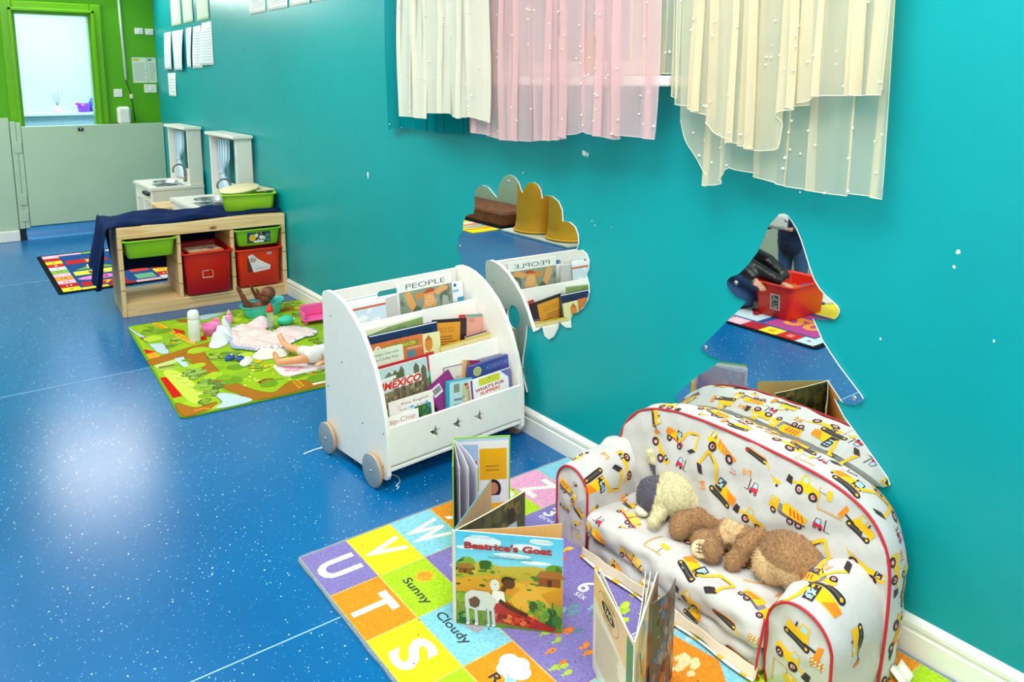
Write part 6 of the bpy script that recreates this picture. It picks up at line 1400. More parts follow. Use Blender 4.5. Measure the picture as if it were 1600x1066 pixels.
# ================================================================ sheer curtains with pearls
def interp_fn(pts):
    xs = [q[0] for q in pts]; ys = [q[1] for q in pts]; o_ = sorted(range(len(xs)), key=lambda i: xs[i]); X_ = [xs[i] for i in o_]; Y_ = [ys[i] for i in o_]
    return lambda y: float(np.interp(y, X_, Y_))
def curtain(label, y0, y1, hem, x0, m, hemm, folds, amp=.011, seed=0, beads=60, ztop=2.25, edge=None, lap=.9, beadcol=None, group=None):
    """y0<y1; hem(y)->z; edge(z)-> y offset of the far edge"""
    r = random.Random(seed); ph = [0]; N = 220
    for i in range(N): ph.append(ph[-1] + (1 + .75 * math.sin(i * .11 + seed) + .5 * math.sin(i * .37 + seed * 2)) * 2 * PI * folds / N)
    t = thing('sheer_curtain', label, 'curtain', (x0, y0, ztop), 0, group)
    def f(u, v):
        a = float(np.interp(u * N, range(N + 1), ph)); yb = y0 + (y1 - y0) * u
        z = ztop + (hem(yb) - ztop) * v; k = .75 + .35 * v
        y = yb + lap * (y1 - y0) / folds * .22 * math.sin(2 * a + .6 * math.sin(v * 3 + seed)) * k
        x = x0 + amp * math.sin(a + .35 * math.sin(v * 4 + a)) * k + .004 * math.sin(v * 9 + u * 30)
        if edge: y += edge(z, u)
        return (x - x0, y - y0, z - ztop)
    b = MB(); b.grid(f, N, 26, m); b.build('panel', t)
    b = MB(); n = N * 1; 
    b.tube([f(i / n, 1) for i in range(n + 1)], .0009, hemm, seg=5); b.tube([f(0, j / 30) for j in range(31)], .0007, hemm, seg=5); b.tube([f(1, j / 30) for j in range(31)], .0007, hemm, seg=5); b.build('hem', t)
    b = MB()
    for i in range(int(beads * 1.35)):
        u, z_ = r.random(), None; vv = 1 - (r.random() * .62); q = f(u, vv); R_ = .0032 if r.random() > .25 else .0042
        b.ell((q[0] - .002, q[1], q[2]), (R_, R_, R_), beadcol or PEARL, seg=8, rings=5)
    o = b.build('pearl_beads', t); o['kind'] = 'stuff'
    return t
TEALS = sheer_mat('teal organza', '0098A2', .5); CREAMS = sheer_mat('cream organza', 'FAF6E6', .72); PINKS = sheer_mat('pink organza', 'FAD6D8', .42, .34); YELS = sheer_mat('pale yellow organza', 'FFF2D4', .26, .38)
HT, HC, HP, HY = mat('teal hem', '007B86', rough=.8), mat('cream hem', 'F4F0DA', rough=.8), mat('pink hem', 'F8D4D6', rough=.8), mat('yellow hem', 'FBEFCF', rough=.8)
curtain('teal sheer curtain peeping out at the far side behind the cream curtain', 2.62, 3.285, interp_fn([(2.62, 1.125), (2.9, 1.12), (3.1, 1.13), (3.285, 1.11)]), 1.724, TEALS, HT, 5, .006, 1, 16, lap=.5, beadcol=mat('pale bead', 'BFE6EA'))
curtain('cream sheer curtain dotted with pearls between the teal and the pink ones', 2.31, 2.94, interp_fn([(2.31, 1.19), (2.42, 1.21), (2.52, 1.196), (2.57, 1.215), (2.70, 1.21), (2.75, 1.187), (2.95, 1.19)]), 1.616, CREAMS, HC, 6, .010, 2, 60, lap=1.0)
curtain('pink sheer curtain dotted with pearls hanging in front of the window sill', 1.535, 2.47, interp_fn([(1.575, 1.175), (1.68, 1.18), (1.7, 1.165), (1.86, 1.185), (1.95, 1.15), (2.1, 1.135), (2.25, 1.13), (2.4, 1.145), (2.53, 1.15)]), 1.642, PINKS, HP, 7.5, .008, 3, 90, lap=1.0)
curtain('narrow pale yellow sheer strip between the pink curtain and the long yellow one', 1.475, 1.66, interp_fn([(1.475, 1.29), (1.497, 1.30), (1.503, 1.357), (1.66, 1.36)]), 1.668, YELS, HY, 3, .006, 4, 14, lap=.5)
curtain('pale yellow sheer curtain with a stepped hem, the front layer near the camera', .878, 1.455, interp_fn([(.888, 1.308), (1.06, 1.303), (1.068, 1.29), (1.125, 1.268), (1.13, 1.262), (1.15, 1.225), (1.155, 1.175), (1.2, 1.165), (1.3, 1.19), (1.38, 1.255), (1.485, 1.285)]), 1.655, YELS, HY, 6.5, .011, 5, 90, lap=1.0)
curtain('longer pale yellow sheer curtain hanging lowest behind the stepped front layer', .885, 1.46, interp_fn([(.885, 1.078), (.95, 1.083), (.99, 1.076), (1.09, 1.078), (1.2, 1.09), (1.28, 1.113), (1.3, 1.103), (1.36, 1.06), (1.39, 1.052), (1.41, 1.1), (1.46, 1.23)]), 1.69, YELS, HY, 3.5, .008, 6, 80, lap=.5)
t = thing('curtain_pole', 'white curtain pole above the window, out of the top of the picture', 'curtain pole', (1.68, 2.1, 2.262))
b = MB(); b.tube([(0, -1.25, 0), (0, 1.25, 0)], .011, WTRIM, seg=16); b.build('pole', t)
for y in (-1.2, 0, 1.2):
    b = MB(); b.tube([(0, y, -.0), (.07, y, 0)], .008, WTRIM, seg=10); b.build('bracket', t)
t = thing('toy_vase', 'orange rounded vase on the window sill glimpsed through the pink curtain', 'vase', (1.716, 1.88, 1.3525))
b = MB(); b.lathe([(.016, 0), (.023, .02), (.026, .06), (.024, .1), (.012, .13), (.014, .14)], mat('orange glaze', 'F0A050', rough=.3), seg=24); b.build('body', t)
b = MB(); b.box((-.02, -.03, 0), (.02, .03, .06), WPAINT, b=.003); tag(b.build('small_white_box'), 'small white box standing at the near end of the window sill', 'box', None, (1.712, 1.62, 1.3525))

# ================================================================ open books on the alphabet rug
RZ = .0078
def leaf(b, P0, P1, z0, z1, th, m, col, pr=None, pl=None, curl=0, nseg=10):
    """upright board or page from P0 to P1; pr/pl draw on its right/left face"""
    d = Vector((P1[0] - P0[0], P1[1] - P0[1])); W_ = d.length; d.normalize(); rN = Vector((d.y, -d.x))
    cv = lambda a: curl * math.sin(PI * a / W_)
    def q(a, z, o): k = cv(a); return (P0[0] + d.x * a + rN.x * (o + k), P0[1] + d.y * a + rN.y * (o + k), z)
    n_ = nseg if curl else 1
    b.grid(lambda u, v: q(W_ * u, z0 + (z1 - z0) * v, th / 2), n_, 1, m, col, sm=bool(curl)); b.grid(lambda u, v: q(W_ * u, z0 + (z1 - z0) * v, -th / 2), n_, 1, m, col, sm=bool(curl), flip=True)
    for i in range(n_):
        a0, a1 = W_ * i / n_, W_ * (i + 1) / n_
        for z, fl in ((z1, 0), (z0, 1)): b.add([q(a0, z, th / 2), q(a1, z, th / 2), q(a1, z, -th / 2), q(a0, z, -th / 2)], [(0, 1, 2, 3)], m, col)
    for a in (0, W_): b.add([q(a, z0, th / 2), q(a, z1, th / 2), q(a, z1, -th / 2), q(a, z0, -th / 2)], [(0, 1, 2, 3)], m, col)
    Lc = .03 if curl else None
    if pr: pr(Pen(b, lambda a, z, h: q(a, z0 + z, th / 2 + h), PRINT, step=.00008, base=.0002, L=Lc), W_, z1 - z0)
    if pl: pl(Pen(b, lambda a, z, h: q(W_ - a, z0 + z, -th / 2 - h), PRINT, step=.00008, base=.0002, L=Lc), W_, z1 - z0)
def art_goat(p, w, h):
    p.rect(0, h * .62, w, h, '4FC8EE', '8ADCF2'); p.level(1)
    for i, (x, y, rx, ry) in enumerate([(.25, .93, .3, .06), (.7, .9, .25, .035), (.55, .8, .3, .025), (.1, .85, .2, .02), (.85, .97, .2, .03), (.8, .74, .25, .02)]): p.level(2); p.blob(w * x * .9 + .01, h * y * .98, w * rx * .55, h * ry, 'EAF6FA', seed=i, n=18, j=.1)
    p.level(3); p.poly([(0, h * .62), (w * .2, h * .69), (w * .45, h * .66), (w * .75, h * .69), (w, h * .65), (w, 0), (0, 0)], 'C9B23C', '6E8A22')
    r = random.Random(4); G_ = ['3F7A28', '5F9A2C', '2C5A20', '88A82E', '4E8A34']
    p.level(4); p.poly([(0, h * .5), (w * .4, h * .56), (w, h * .5), (w, h * .3), (w * .5, h * .36), (w * .0, h * .28)], 'E0A22A', 'D08C22')
    p.level(5); p.poly([(w * .4, h * .5), (w * .62, h * .44), (w * .5, h * .3), (w * .7, h * .12), (w * .95, h * .2), (w * .8, h * .4), (w, h * .5)], 'E8B030')
    noise_patch(p, 0, h * .42, w, h * .62, 60, G_ + ['C9A832', 'A8A02C', 'D9B43C'], .004, .012, 5, .45)
    for (x, y, s_, n_) in [(.1, .66, .1, 26), (.3, .66, .07, 14), (.92, .66, .08, 18), (.06, .3, .08, 22), (.9, .16, .14, 40), (.1, .08, .12, 26), (.75, .26, .1, 20)]:
        p.level(8); noise_patch(p, max(w * x - w * s_, 0), max(h * y - h * s_ * .9, 0), min(w * x + w * s_, w), h * y + h * s_ * .8, n_, G_[:4], .006, .018, int(x * 100), 1.1)
    for k in range(60): p.level(12); x = r.uniform(.02, .95) * w; y = r.uniform(.02, .3) * h; p.line([(x, y), (x + r.uniform(-.006, .006), y + r.uniform(.008, .02))], .0016, r.choice(G_ + ['A8B83A']))
    p.level(14)
    for x0, y0, s_ in ((.78, .49, 1.), (.04, .56, .62)): p.level(14); p.poly([(w * x0, h * y0), (w * (x0 + .2 * s_), h * y0), (w * (x0 + .2 * s_), h * (y0 + .1 * s_)), (w * x0, h * (y0 + .1 * s_))], '8A4E26'); p.poly([(w * (x0 - .03), h * (y0 + .09 * s_)), (w * (x0 + .24 * s_), h * (y0 + .09 * s_)), (w * (x0 + .19 * s_), h * (y0 + .17 * s_)), (w * (x0 + .02), h * (y0 + .16 * s_))], 'A86C34'); p.rect(w * (x0 + .08 * s_), h * y0, w * (x0 + .12 * s_), h * (y0 + .07 * s_), '4A2814')
    # generic child in red with a white goat
    p.level(18); p.poly([(w * .36, h * .06), (w * .33, h * .26), (w * .46, h * .32), (w * .6, h * .2), (w * .95, h * .04), (w * .9, h * .01)], 'B02A18'); noise_patch(p, w * .36, h * .04, w * .8, h * .16, 34, ['D84A20', '8A1A14', 'E8782A', 'C03418'], .004, .01, 3)
    p.level(26); p.poly([(w * .34, h * .26), (w * .36, h * .4), (w * .46, h * .4), (w * .48, h * .28)], 'F0EEE6'); p.line([(w * .42, h * .3), (w * .5, h * .24), (w * .68, h * .16)], .011, '4A2A1A'); p.ell(w * .5, h * .515, w * .062, h * .046, '1E130E', n=16); p.ell(w * .51, h * .485, w * .056, h * .052, '5A3422', n=18); p.line([(w * .45, h * .4), (w * .47, h * .45)], .012, '5A3422')
    p.level(30); p.poly([(w * .1, h * .2), (w * .1, h * .34), (w * .16, h * .39), (w * .32, h * .38), (w * .4, h * .3), (w * .36, h * .18), (w * .2, h * .17)], 'D8D6CC')
    for x in (.12, .2, .31, .36): p.level(31); p.line([(w * x, h * .2), (w * (x + .01), h * .02)], .008, 'CFCCC2'); p.rect(w * x - .003, h * .01, w * x + .005, h * .03, 'F4F2EA')
    p.level(33); p.blob(w * .19, h * .26, w * .055, h * .06, '6A4632', seed=3, j=.15); p.ell(w * .38, h * .46, w * .045, h * .065, 'E6E2D8', n=14); p.poly([(w * .33, h * .5), (w * .29, h * .47), (w * .34, h * .52)], '7A6A5E'); p.ell(w * .385, h * .47, .0015, .0015, '1A1410', n=6); p.line([(w * .3, h * .2), (w * .31, h * .02)], .0012, '2A2420')
    p.level(36); p.text("Beatrice's Goat", w * .5, h * .865, h=h * .075, wd=w * .8, col='B81E22', bold=.045); p.text('BY PAGE MCBRIER  ILLUSTRATED BY LORI LOHSTOETER', w * .5, h * .955, h=.0035, wd=w * .8, col='8AA0A0'); p.text('with an afterword by', w * .52, h * .78, h=.0035, wd=w * .3, col='4A6A70'); p.text('HILLARY RODHAM CLINTON', w * .52, h * .755, h=.005, wd=w * .4, col='2E4A52')
def art_dark(p, w, h):
    p.rect(0, 0, w, h, '4A4A2C', '2E3A1C'); noise_patch(p, 0, 0, w, h, 90, ['5A5A30', '3A4220', '6A6030', '2A3018', '4E6A2C', '7A6A3A'], .006, .02, 6, 1.5)
    p.level(14); p.poly([(w * .64, 0), (w * .9, 0), (w * .86, h * .5), (w * .68, h * .5)], '6A2E22'); p.poly([(w * .68, h * .45), (w * .88, h * .45), (w * .86, h * .72), (w * .7, h * .72)], 'B8C8D8'); p.ell(w * .77, h * .82, .016, .022, '2A1A12', n=16)
def art_ochre(p, w, h): p.rect(0, 0, w, h, 'E8B870')
book = thing('open_picture_book', "picture book titled Beatrice's Goat standing open on the alphabet rug", 'book', (0, 0, 0))
S_ = (.938, 1.495); h_ = .25
def pt(x, y): return (x, y)
b = MB(); leaf(b, S_, (1.127, 1.306), RZ, RZ + h_, .003, PRINT, lin('F4F2EC'), pr=art_goat, pl=art_ochre); b.build('front_cover', book)
b = MB(); leaf(b, S_, (1.169, 1.36), RZ + .003, RZ + h_ - .001, .0012, PRINT, lin('D9DCC8'), pr=art_ochre, pl=art_ochre, curl=.004); b.build('page', book)
b = MB(); leaf(b, S_, (1.19, 1.54), RZ + .003, RZ + h_ - .002, .004, PRINT, lin('E8D9B0'), pr=art_dark, pl=art_dark, curl=.004); b.build('page', book)
b = MB(); leaf(b, S_, (1.152, 1.642), RZ, RZ + h_, .003, PRINT, lin('3A9AA8'), pr=art_ochre, pl=lambda p, w, h: (p.rect(0, 0, w, h, '3E7A86'), p.lines(w * .15, h * .2, w * .85, h * .7, 12, 'C8DCE0', 2))); b.build('back_cover', book)
b = MB(); b.box((S_[0] - .003, S_[1] - .006, RZ), (S_[0] + .001, S_[1] + .006, RZ + h_), PRINT, lin('E9E2D0'), b=.001); b.build('spine', book)
# green-edged board book behind
bk2 = thing('open_picture_book', 'lime green edged picture book with yellow pages standing open behind the goat book', 'book', (0, 0, 0))
S2 = (1.185, 1.885); h2 = .268
def art_yel(p, w, h):
    p.rect(0, 0, w, h, 'F2EFE8'); p.rect(w * .02, h * .3, w * .45, h * .96, 'A9C4E4', 'C9D8EC'); p.rect(w * .47, h * .5, w * .97, h * .9, 'F6B414'); p.rect(w * .47, 0, w * .97, h * .2, 'F6B414'); p.lines(w * .58, h * .6, w * .9, h * .7, 2, 'B88A20', 2)
    p.level(4); p.ell(w * .2, h * .82, .016, .018, 'E8A878', n=16); p.poly([(w * .12, h * .4), (w * .1, h * .74), (w * .3, h * .74), (w * .34, h * .4)], '6F9ACC'); p.rect(w * .28, h * .36, w * .46, h * .66, 'A8C870'); p.ell(w * .38, h * .72, .008, col='D8283A', n=10)
    p.level(6); p.rect(w * .5, h * .22, w * .95, h * .5, 'F6F4F0'); p.ell(w * .72, h * .38, .024, .032, '2A1A16', n=18); p.ell(w * .72, h * .39, .015, .02, 'C98A62', n=16); p.poly([(w * .6, h * .22), (w * .62, h * .3), (w * .82, h * .3), (w * .86, h * .22)], 'DCE6F0')
def art_back(p, w, h): p.rect(0, 0, w, h, '9CCB2A'); p.rect(w * .12, h * .1, w * .88, h * .84, 'E8B83A'); p.rect(w * .3, h * .3, w * .7, h * .7, 'E8E0C8'); p.ell(w * .5, h * .52, .02, .026, 'C9D0A0', n=14)
b = MB(); leaf(b, S2, (1.333, 1.797), RZ, RZ + h2, .003, PRINT, lin('8CCB1E'), pr=lambda p, w, h: (p.rect(.003, .002, w - .004, h - .004, 'B8D4E8'), p.push(0, 0), art_yel(p, w * .97, h * .95), p.pop()), pl=art_back); b.build('back_cover', bk2)
b = MB(); leaf(b, S2, (1.088, 1.735), RZ, RZ + h2, .003, PRINT, lin('8CCB1E'), pl=lambda p, w, h: p.rect(.004, .004, w - .004, h - .004, 'E8E4F0'), pr=art_back); b.build('front_cover', bk2)
for k, (x, y, c1) in enumerate([(1.102, 1.722, 'F0EEF6'), (1.122, 1.708, 'D8D2EA'), (1.146, 1.70, 'C6BEE0')]):
    b = MB(); leaf(b, S2, (x, y), RZ + .003, RZ + h2 - .004, .0014, PRINT, lin('F2F0F4'), pl=lambda p, w, h, c1=c1: (p.rect(0, 0, w, h, c1), noise_patch(p, 0, 0, w, h, 24, ['C8A8D8', '9A92C8', 'E0C8E8', 'D8886A', 'F0ECF6', 'D8D4E8'], .006, .02, 4, 1.3)), pr=lambda p, w, h: p.rect(0, 0, w, h, 'ECEAF2'), curl=-.004 * k); b.build('page', bk2)
# cream book in the foreground, spine to the camera
bk3 = thing('open_picture_book', 'cream-backed picture book with a black oval emblem, open at the bottom edge', 'book', (0, 0, 0))
S3 = (1.012, .958); h3 = .248
def art_cream(p, w, h):
    # spine on the viewer's right
    p.rect(0, 0, w, h, 'F0E4CE'); p.poly([(0, h), (w, h), (w, h * .62), (0, h * .74)], 'EEC88C'); p.rect(w * .86, h * .0, w, h * .97, '1A8A4A')
    p.level(3); p.ell(w * .4, h * .83, w * .27, h * .13, '6A5A3A', n=30); p.level(4); p.ell(w * .4, h * .83, w * .262, h * .125, 'EEC88C', n=30); p.ell(w * .4, h * .83, w * .17, h * .055, '1A1612', n=26); p.text('TAG', w * .4, h * .83, h=.015, wd=w * .2, col='EFD9A8', bold=.03); p.text('CHILDRENS', w * .4, h * .915, h=.008, wd=w * .3, col='7A6A48'); p.text('BOOKS', w * .4, h * .75, h=.008, wd=w * .22, col='7A6A48')
    p.lines(w * .08, h * .14, w * .8, h * .62, 16, 'CFC0A4', 5); p.level(4); p.poly([(w * .74, h * .06), (w * .84, h * .2), (w * .84, 0)], 'D8502C')
def art_boy(p, w, h):
    p.rect(0, 0, w, h, 'E8D4A8', 'E0B478'); noise_patch(p, 0, 0, w * .55, h, 40, ['E8C890', 'D89A58', 'C8D0B0', 'E8B46A', '8AA8A0'], .01, .03, 7, 1.6)
    p.level(9); p.line([(w * .22, h * .75), (w * .3, h * .5)], .008, '3A6A70'); p.poly([(w * .5, 0), (w * .52, h * .6), (w * .62, h * .9), (w, h), (w, 0)], 'C8502E'); p.poly([(w * .56, 0), (w * .57, h * .55), (w * .7, h * .86), (w, h * .97), (w, 0)], '4A3A38')
    noise_patch(p, w * .58, h * .5, w, h * .9, 30, ['6A3A2A', '8A5A44', '3A2A26', 'A87A5A', '2A3A4A'], .008, .02, 4, 1.4)
    p.level(16); p.ell(w * .78, h * .46, w * .16, h * .12, '1E7AB8', n=18); p.poly([(w * .6, 0), (w * .64, h * .3), (w * .94, h * .3), (w, 0)], '8A8A92'); p.poly([(w * .66, 0), (w * .7, h * .1), (w * .9, h * .14), (w * .96, 0)], 'C89A4A')
b = MB(); leaf(b, S3, (1.111, 1.178), RZ, RZ + h3, .003, PRINT, lin('F2EAD8'), pl=art_cream, pr=lambda p, w, h: p.rect(0, 0, w, h, 'F4EEDC')); b.build('back_cover', bk3)
for k, (x, y) in enumerate([(1.125, 1.176), (1.2, 1.108), (1.208, 1.1)]):
    b = MB(); leaf(b, S3, (x, y), RZ + .002, RZ + h3 - .003, .0014, PAPER, lin('F6F0E0'), curl=.003 if k else 0); b.build('page', bk3)
b = MB(); leaf(b, S3, (1.216, 1.087), RZ, RZ + h3, .003, PRINT, lin('F2EAD8'), pr=art_boy); b.build('front_cover', bk3)
b = MB(); leaf(b, (1.13, 1.022), (1.236, 1.052), RZ + .001, RZ + h3 - .004, .0012, PRINT, lin('8A8070'), pr=lambda p, w, h: (p.rect(0, 0, w, h, '5A4440', '2E4A52'), noise_patch(p, 0, 0, w, h, 40, ['7A3A2A', '2E6A9A', '3A2A26', '8A7A6A', 'A85A3A'], .006, .016, 4, 1.6)), curl=.008); b.build('loose_page', bk3)

# ================================================================ the other side of the room, seen only in the mirrors
b = MB(); b.box((-1.10, 4.9, 0), (-1.05, 7.6, 1.2), SAGE); struct(b.build('wall_divider'))
t = thing('padded_bench', 'low brown dotted bench reflected in the tree mirror', 'bench', (-.82, 6.20, 0))
BRN2 = mat('brown dotted cover', '6A3A1E', rough=.8, var=.5, nscale=22)
b = MB(); b.box((-.2, -.55, .02), (.2, .75, .15), BRN2, b=.02); b.build('cushion', t)
b = MB(); b.box((-.18, -.5, .0), (.18, .7, .0195), BLACKP); b.build('plinth', t)
MUS = mat('mustard upholstery', 'D89A10', rough=.75, var=.12, nscale=5, bump=.4, bscale=60, bdist=.004)
for i, (y, h) in enumerate([(5.36, .66), (4.915, .56)]):
    t = thing('pouf', 'mustard yellow domed pouf reflected in the tree mirror, ' + ('taller one by the brown bench' if i == 0 else 'lower one on the pale mat'), 'pouf', (-.80, y, .0205))
    b = MB(); b.lathe([(.205, 0.004), (.215, .02), (.205, .04), (.195, .10), (.19, h * .6), (.17, h * .82), (.12, h * .95), (.01, h)], MUS, seg=36); b.build('cover', t)
    b = MB(); b.tube([(.215 * math.cos(a), .215 * math.sin(a), .016) for a in [2 * PI * k / 36 for k in range(36)]], .008, mat('yellow piping', 'F0B820'), seg=6, closed=True); b.build('piping', t)
b = MB(); b.box((-1.04, 4.68, .0008), (-.56, 5.60, .02), mat('pale mat', 'C4C8BC', rough=.7), b=.004); tag(b.build('floor_mat'), 'pale grey floor mat under the lower mustard pouf', 'mat')
b = rug_base('s', .3, 1.0, .006, 'E8D020', m=FARMC); p = Pen(b, lambda x, y, h: (x, y, .006 + h), FARMC)
for k in range(10): p.level(2); p.poly([(.01, .01 + .098 * k), (.29, .05 + .094 * k), (.29, .09 + .09 * k), (.01, .09 + .098 * k)], ['F0D81E', 'F08A2A', '6AB0D8', 'E86A8A', 'E8E4D8'][k % 5])
tag(b.build('striped_rug'), 'small multicoloured striped rug before the brown bench, seen in the mirror', 'rug', None, (-.60, 5.66, 0))
t = thing('toy_tub', 'bright red plastic toy tub on the number rug, reflected in the fir tree mirror', 'tub', (-.435, 2.43, .0065))
bin_mesh(.37, .27, .20, 'F0301A').build('tub', t)
b = MB(); b.box((.166, .09, .05), (.1675, .15, .14), PRINT, lin('D8D8D0')); p = Pen(b, lambda y, z, h: (.1675 + h, y, z), PRINT); p.rect(.096, .056, .144, .134, '3A4038'); noise_patch(p, .096, .056, .144, .134, 20, ['8A9080', '1E2420', 'B0A890'], .004, .01, 3); 
for i in range(len(b.v)): x, y, z = b.v[i]; b.v[i] = (x + (z - .05) * .06 + .0, y, z)
b.build('picture_label', t, 'grey picture label')
for i, (x, y, c_, n_) in enumerate([(.08, .1, '2EA83A', 'green'), (-.02, .14, 'F08A1C', 'orange'), (.1, .2, 'F0D020', 'yellow'), (-.1, .1, '2E6AC8', 'blue')]):
    b = MB(); b.box((-.04, -.03, 0), (.04, .03, .05), mat('toy brick ' + c_, c_, rough=.35), b=.006); [b.lathe([(.01, .0505), (.01, .058)], mat('toy brick ' + c_, c_), c=(dx, 0, 0), seg=12) for dx in (-.02, .02)]
    tag(b.build('toy_brick'), n_ + ' toy brick inside the bright red tub', 'toy brick', None, (-.435 + x, 2.43 + y, .11))
# child standing in navy
def person_parts(t, caps, ells, m, name, vox=.01): return blobby(name, caps, ells, m, vox, t, 4)
SKN = mat('skin', 'D8A080', rough=.5, var=.03); JN = mat('blue denim', '3A5A8C', rough=.85, var=.12, nscale=60); NVC = mat('navy coat cloth', '16264A', rough=.85, var=.15); BLKJ = mat('black padded jacket', '101114', rough=.3, spec=.6, bump=.6, bscale=30, bdist=.01); HAIR = mat('brown hair', '3A2618', rough=.7, var=.3, nscale=80)
t = thing('person', 'small child in a navy coat and blue jeans holding a paper behind the red tub', 'person', (-.95, 2.92, .0065))
person_parts(t, [((-.04, .06, .04), .028, (-.035, .055, .3), .045), ((-.04, -.06, .04), .028, (-.035, -.055, .3), .045), ((-.04, .06, .025), .026, (.05, .07, .02), .02), ((-.04, -.06, .025), .026, (.05, -.07, .02), .02), ((-.03, 0, .34), .085, (-.02, 0, .55), .08), ((-.02, 0, .58), .035, (-.01, 0, .64), .03), ((-.02, .09, .52), .03, (.04, .13, .42), .024), ((.04, .13, .42), .022, (.12, .10, .40), .016), ((-.02, -.09, .52), .03, (.05, -.12, .43), .024), ((.05, -.12, .43), .022, (.12, -.08, .40), .016),
    ((.12, .10, .40), .013, (.15, .085, .405), .012), ((.12, -.08, .40), .013, (.15, -.065, .405), .012)] + [((.15, .085 + .008 * k, .405), .005, (.175, .08 + .008 * k, .41), .0045) for k in (-1, 0, 1, 2)] + [((.15, -.065 + .008 * k, .405), .005, (.175, -.06 + .008 * k, .41), .0045) for k in (-2, -1, 0, 1)], [((-.0, 0, .72), (.075, .07, .085)), ((.072, 0, .705), (.014, .012, .012)), ((0, .07, .71), (.012, .008, .018)), ((0, -.07, .71), (.012, .008, .018))], SKN, 'body', .006)
person_parts(t, [((-.03, 0, .29), .105, (-.02, 0, .42), .10), ((-.02, 0, .42), .098, (-.015, 0, .57), .078), ((-.02, .085, .53), .045, (.04, .135, .42), .038), ((.04, .135, .42), .036, (.10, .105, .40), .03), ((-.02, -.085, .53), .045, (.05, -.125, .43), .038), ((.05, -.125, .43), .036, (.10, -.09, .40), .03)], [], NVC, 'coat', .008)
person_parts(t, [((-.04, .06, .07), .042, (-.035, .055, .27), .058), ((-.04, -.06, .07), .042, (-.035, -.055, .27), .058)], [], JN, 'jeans', .007)
person_parts(t, [], [((-.018, 0, .745), (.078, .078, .078)), ((-.03, 0, .69), (.06, .076, .06))], HAIR, 'hair', .007)
for s_ in (-1, 1):
    b = MB(); b.ell((.07, s_ * .026, .728), (.006, .011, .007), mat('eye white', 'F4F0EA')); b.ell((.0745, s_ * .026, .728), (.003, .005, .005), BLACKP); b.build('eye', t)
b = MB(); b.ell((.074, 0, .68), (.004, .016, .005), mat('lips', 'B0604E')); b.build('mouth', t)
b = MB(); b.grid(lambda u, v: (.165 + .02 * math.sin(u * 3), -.08 + .16 * u, .38 + .1 * v), 8, 4, PAPER, lin('E8E6E0')); o = b.build('paper_sheet'); o.modifiers.new('t', 'SOLIDIFY').thickness = .0005
tag(o, 'pale sheet of paper held by the child in navy', 'paper', None, (-.945, 2.92, .03))
# adult kneeling at the tub in a black jacket
t = thing('person', 'kneeling person in a black shiny jacket and jeans reaching into the red tub', 'person', (-.36, 2.95, .0065), math.radians(-15))
t.scale = (.76, .76, .76)
def fingers(caps, w_, d, l, n=4):
    w_, d, l = Vector(w_), Vector(d).normalized(), Vector(l).normalized(); caps.append((w_, .024, w_ + d * .06, .026))
    for k in range(4):
        q = w_ + d * .075 + l * (.017 * (k - 1.5)); ln = .05 - .007 * abs(k - 1.4); caps.append((w_ + d * .05 + l * (.015 * (k - 1.5)), .011, q, .0095)); caps.append((q, .009, q + d * ln * .55 + Vector((0, 0, -.006)), .0085)); caps.append((q + d * ln * .55 + Vector((0, 0, -.006)), .0082, q + d * ln * .9 + Vector((0, 0, -.02)), .007))
    caps.append((w_ + d * .02, .012, w_ + d * .045 + l * .04, .0095)); caps.append((w_ + d * .045 + l * .04, .009, w_ + d * .07 + l * .043, .0075))
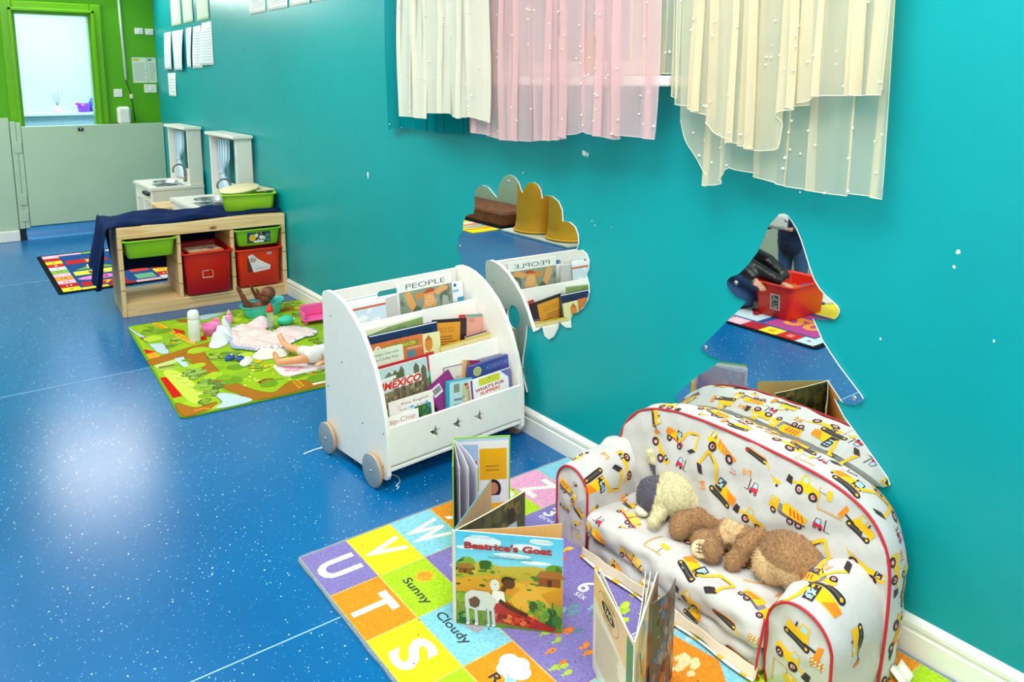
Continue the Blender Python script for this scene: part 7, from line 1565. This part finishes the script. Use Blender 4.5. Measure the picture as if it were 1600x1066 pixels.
caps = [((0, .14, .18), .12, (0, -.0, .4), .11), ((0, -.05, .46), .05, (0, -.12, .5), .045), ((.1, .1, .16), .085, (.13, -.2, .07), .06), ((-.1, .1, .16), .085, (-.13, -.2, .07), .06), ((.13, -.2, .065), .055, (.12, .2, .05), .045), ((-.13, -.2, .065), .055, (-.12, .2, .05), .045), ((.12, .2, .045), .035, (.12, .3, .03), .03), ((-.12, .2, .045), .035, (-.12, .3, .03), .03),
    ((.16, -.03, .40), .05, (.15, -.25, .33), .042), ((.15, -.25, .33), .04, (.15, -.46, .25), .028), ((-.16, -.03, .40), .05, (-.1, -.28, .33), .042), ((-.1, -.28, .33), .04, (.08, -.48, .28), .028)]
fingers(caps, (.16, -.50, .24), (.05, -1, -.25), (1, 0, 0)); fingers(caps, (.22, -.30, .25), (.5, -.8, -.25), (.8, .5, 0))
caps += [((.16, -.03, .4), .045, (.2, -.18, .33), .035), ((.2, -.18, .33), .034, (.22, -.30, .26), .026)]
person_parts(t, caps, [((0, -.17, .58), (.08, .095, .115)), ((0, -.27, .56), (.016, .02, .02)), ((.08, -.16, .57), (.012, .02, .028)), ((-.08, -.16, .57), (.012, .02, .028))], SKN, 'body', .008)
person_parts(t, [((0, .14, .22), .14, (0, -.0, .40), .13), ((.16, -.03, .40), .075, (.15, -.25, .34), .062), ((.15, -.25, .34), .06, (.155, -.455, .265), .045), ((-.16, -.03, .40), .075, (-.1, -.28, .34), .062), ((-.1, -.28, .34), .06, (.07, -.47, .29), .045), ((.16, -.03, .4), .07, (.2, -.18, .34), .054), ((.2, -.18, .34), .053, (.215, -.28, .28), .042)], [], BLKJ, 'jacket', .011)
person_parts(t, [((.1, .1, .17), .105, (.13, -.2, .085), .078), ((-.1, .1, .17), .105, (-.13, -.2, .085), .078), ((.13, -.2, .08), .072, (.12, .2, .062), .058), ((-.13, -.2, .08), .072, (-.12, .2, .062), .058)], [], JN, 'jeans', .011)
person_parts(t, [], [((0, -.14, .61), (.09, .105, .105)), ((0, -.09, .55), (.08, .07, .1))], HAIR, 'hair', .01)
for s_ in (-1, 1):
    b = MB(); b.ell((s_ * .032, -.258, .595), (.013, .007, .008), mat('eye white', 'F4F0EA')); b.ell((s_ * .032, -.264, .595), (.006, .003, .006), BLACKP); b.build('eye', t)
b = MB(); b.ell((0, -.258, .51), (.024, .008, .007), mat('lips', 'B0604E')); b.build('mouth', t)
b = MB(); b.box((-.2, -.14, 0), (.2, .14, .02), mat('white lid plastic', 'E8E8E4', rough=.35), b=.006); o = b.build('tub_lid'); tag(o, 'white tub lid lying on the rug beyond the bright red tub', 'lid', None, (-.98, 2.6, .0068), .3)
bpy.context.view_layer.update()
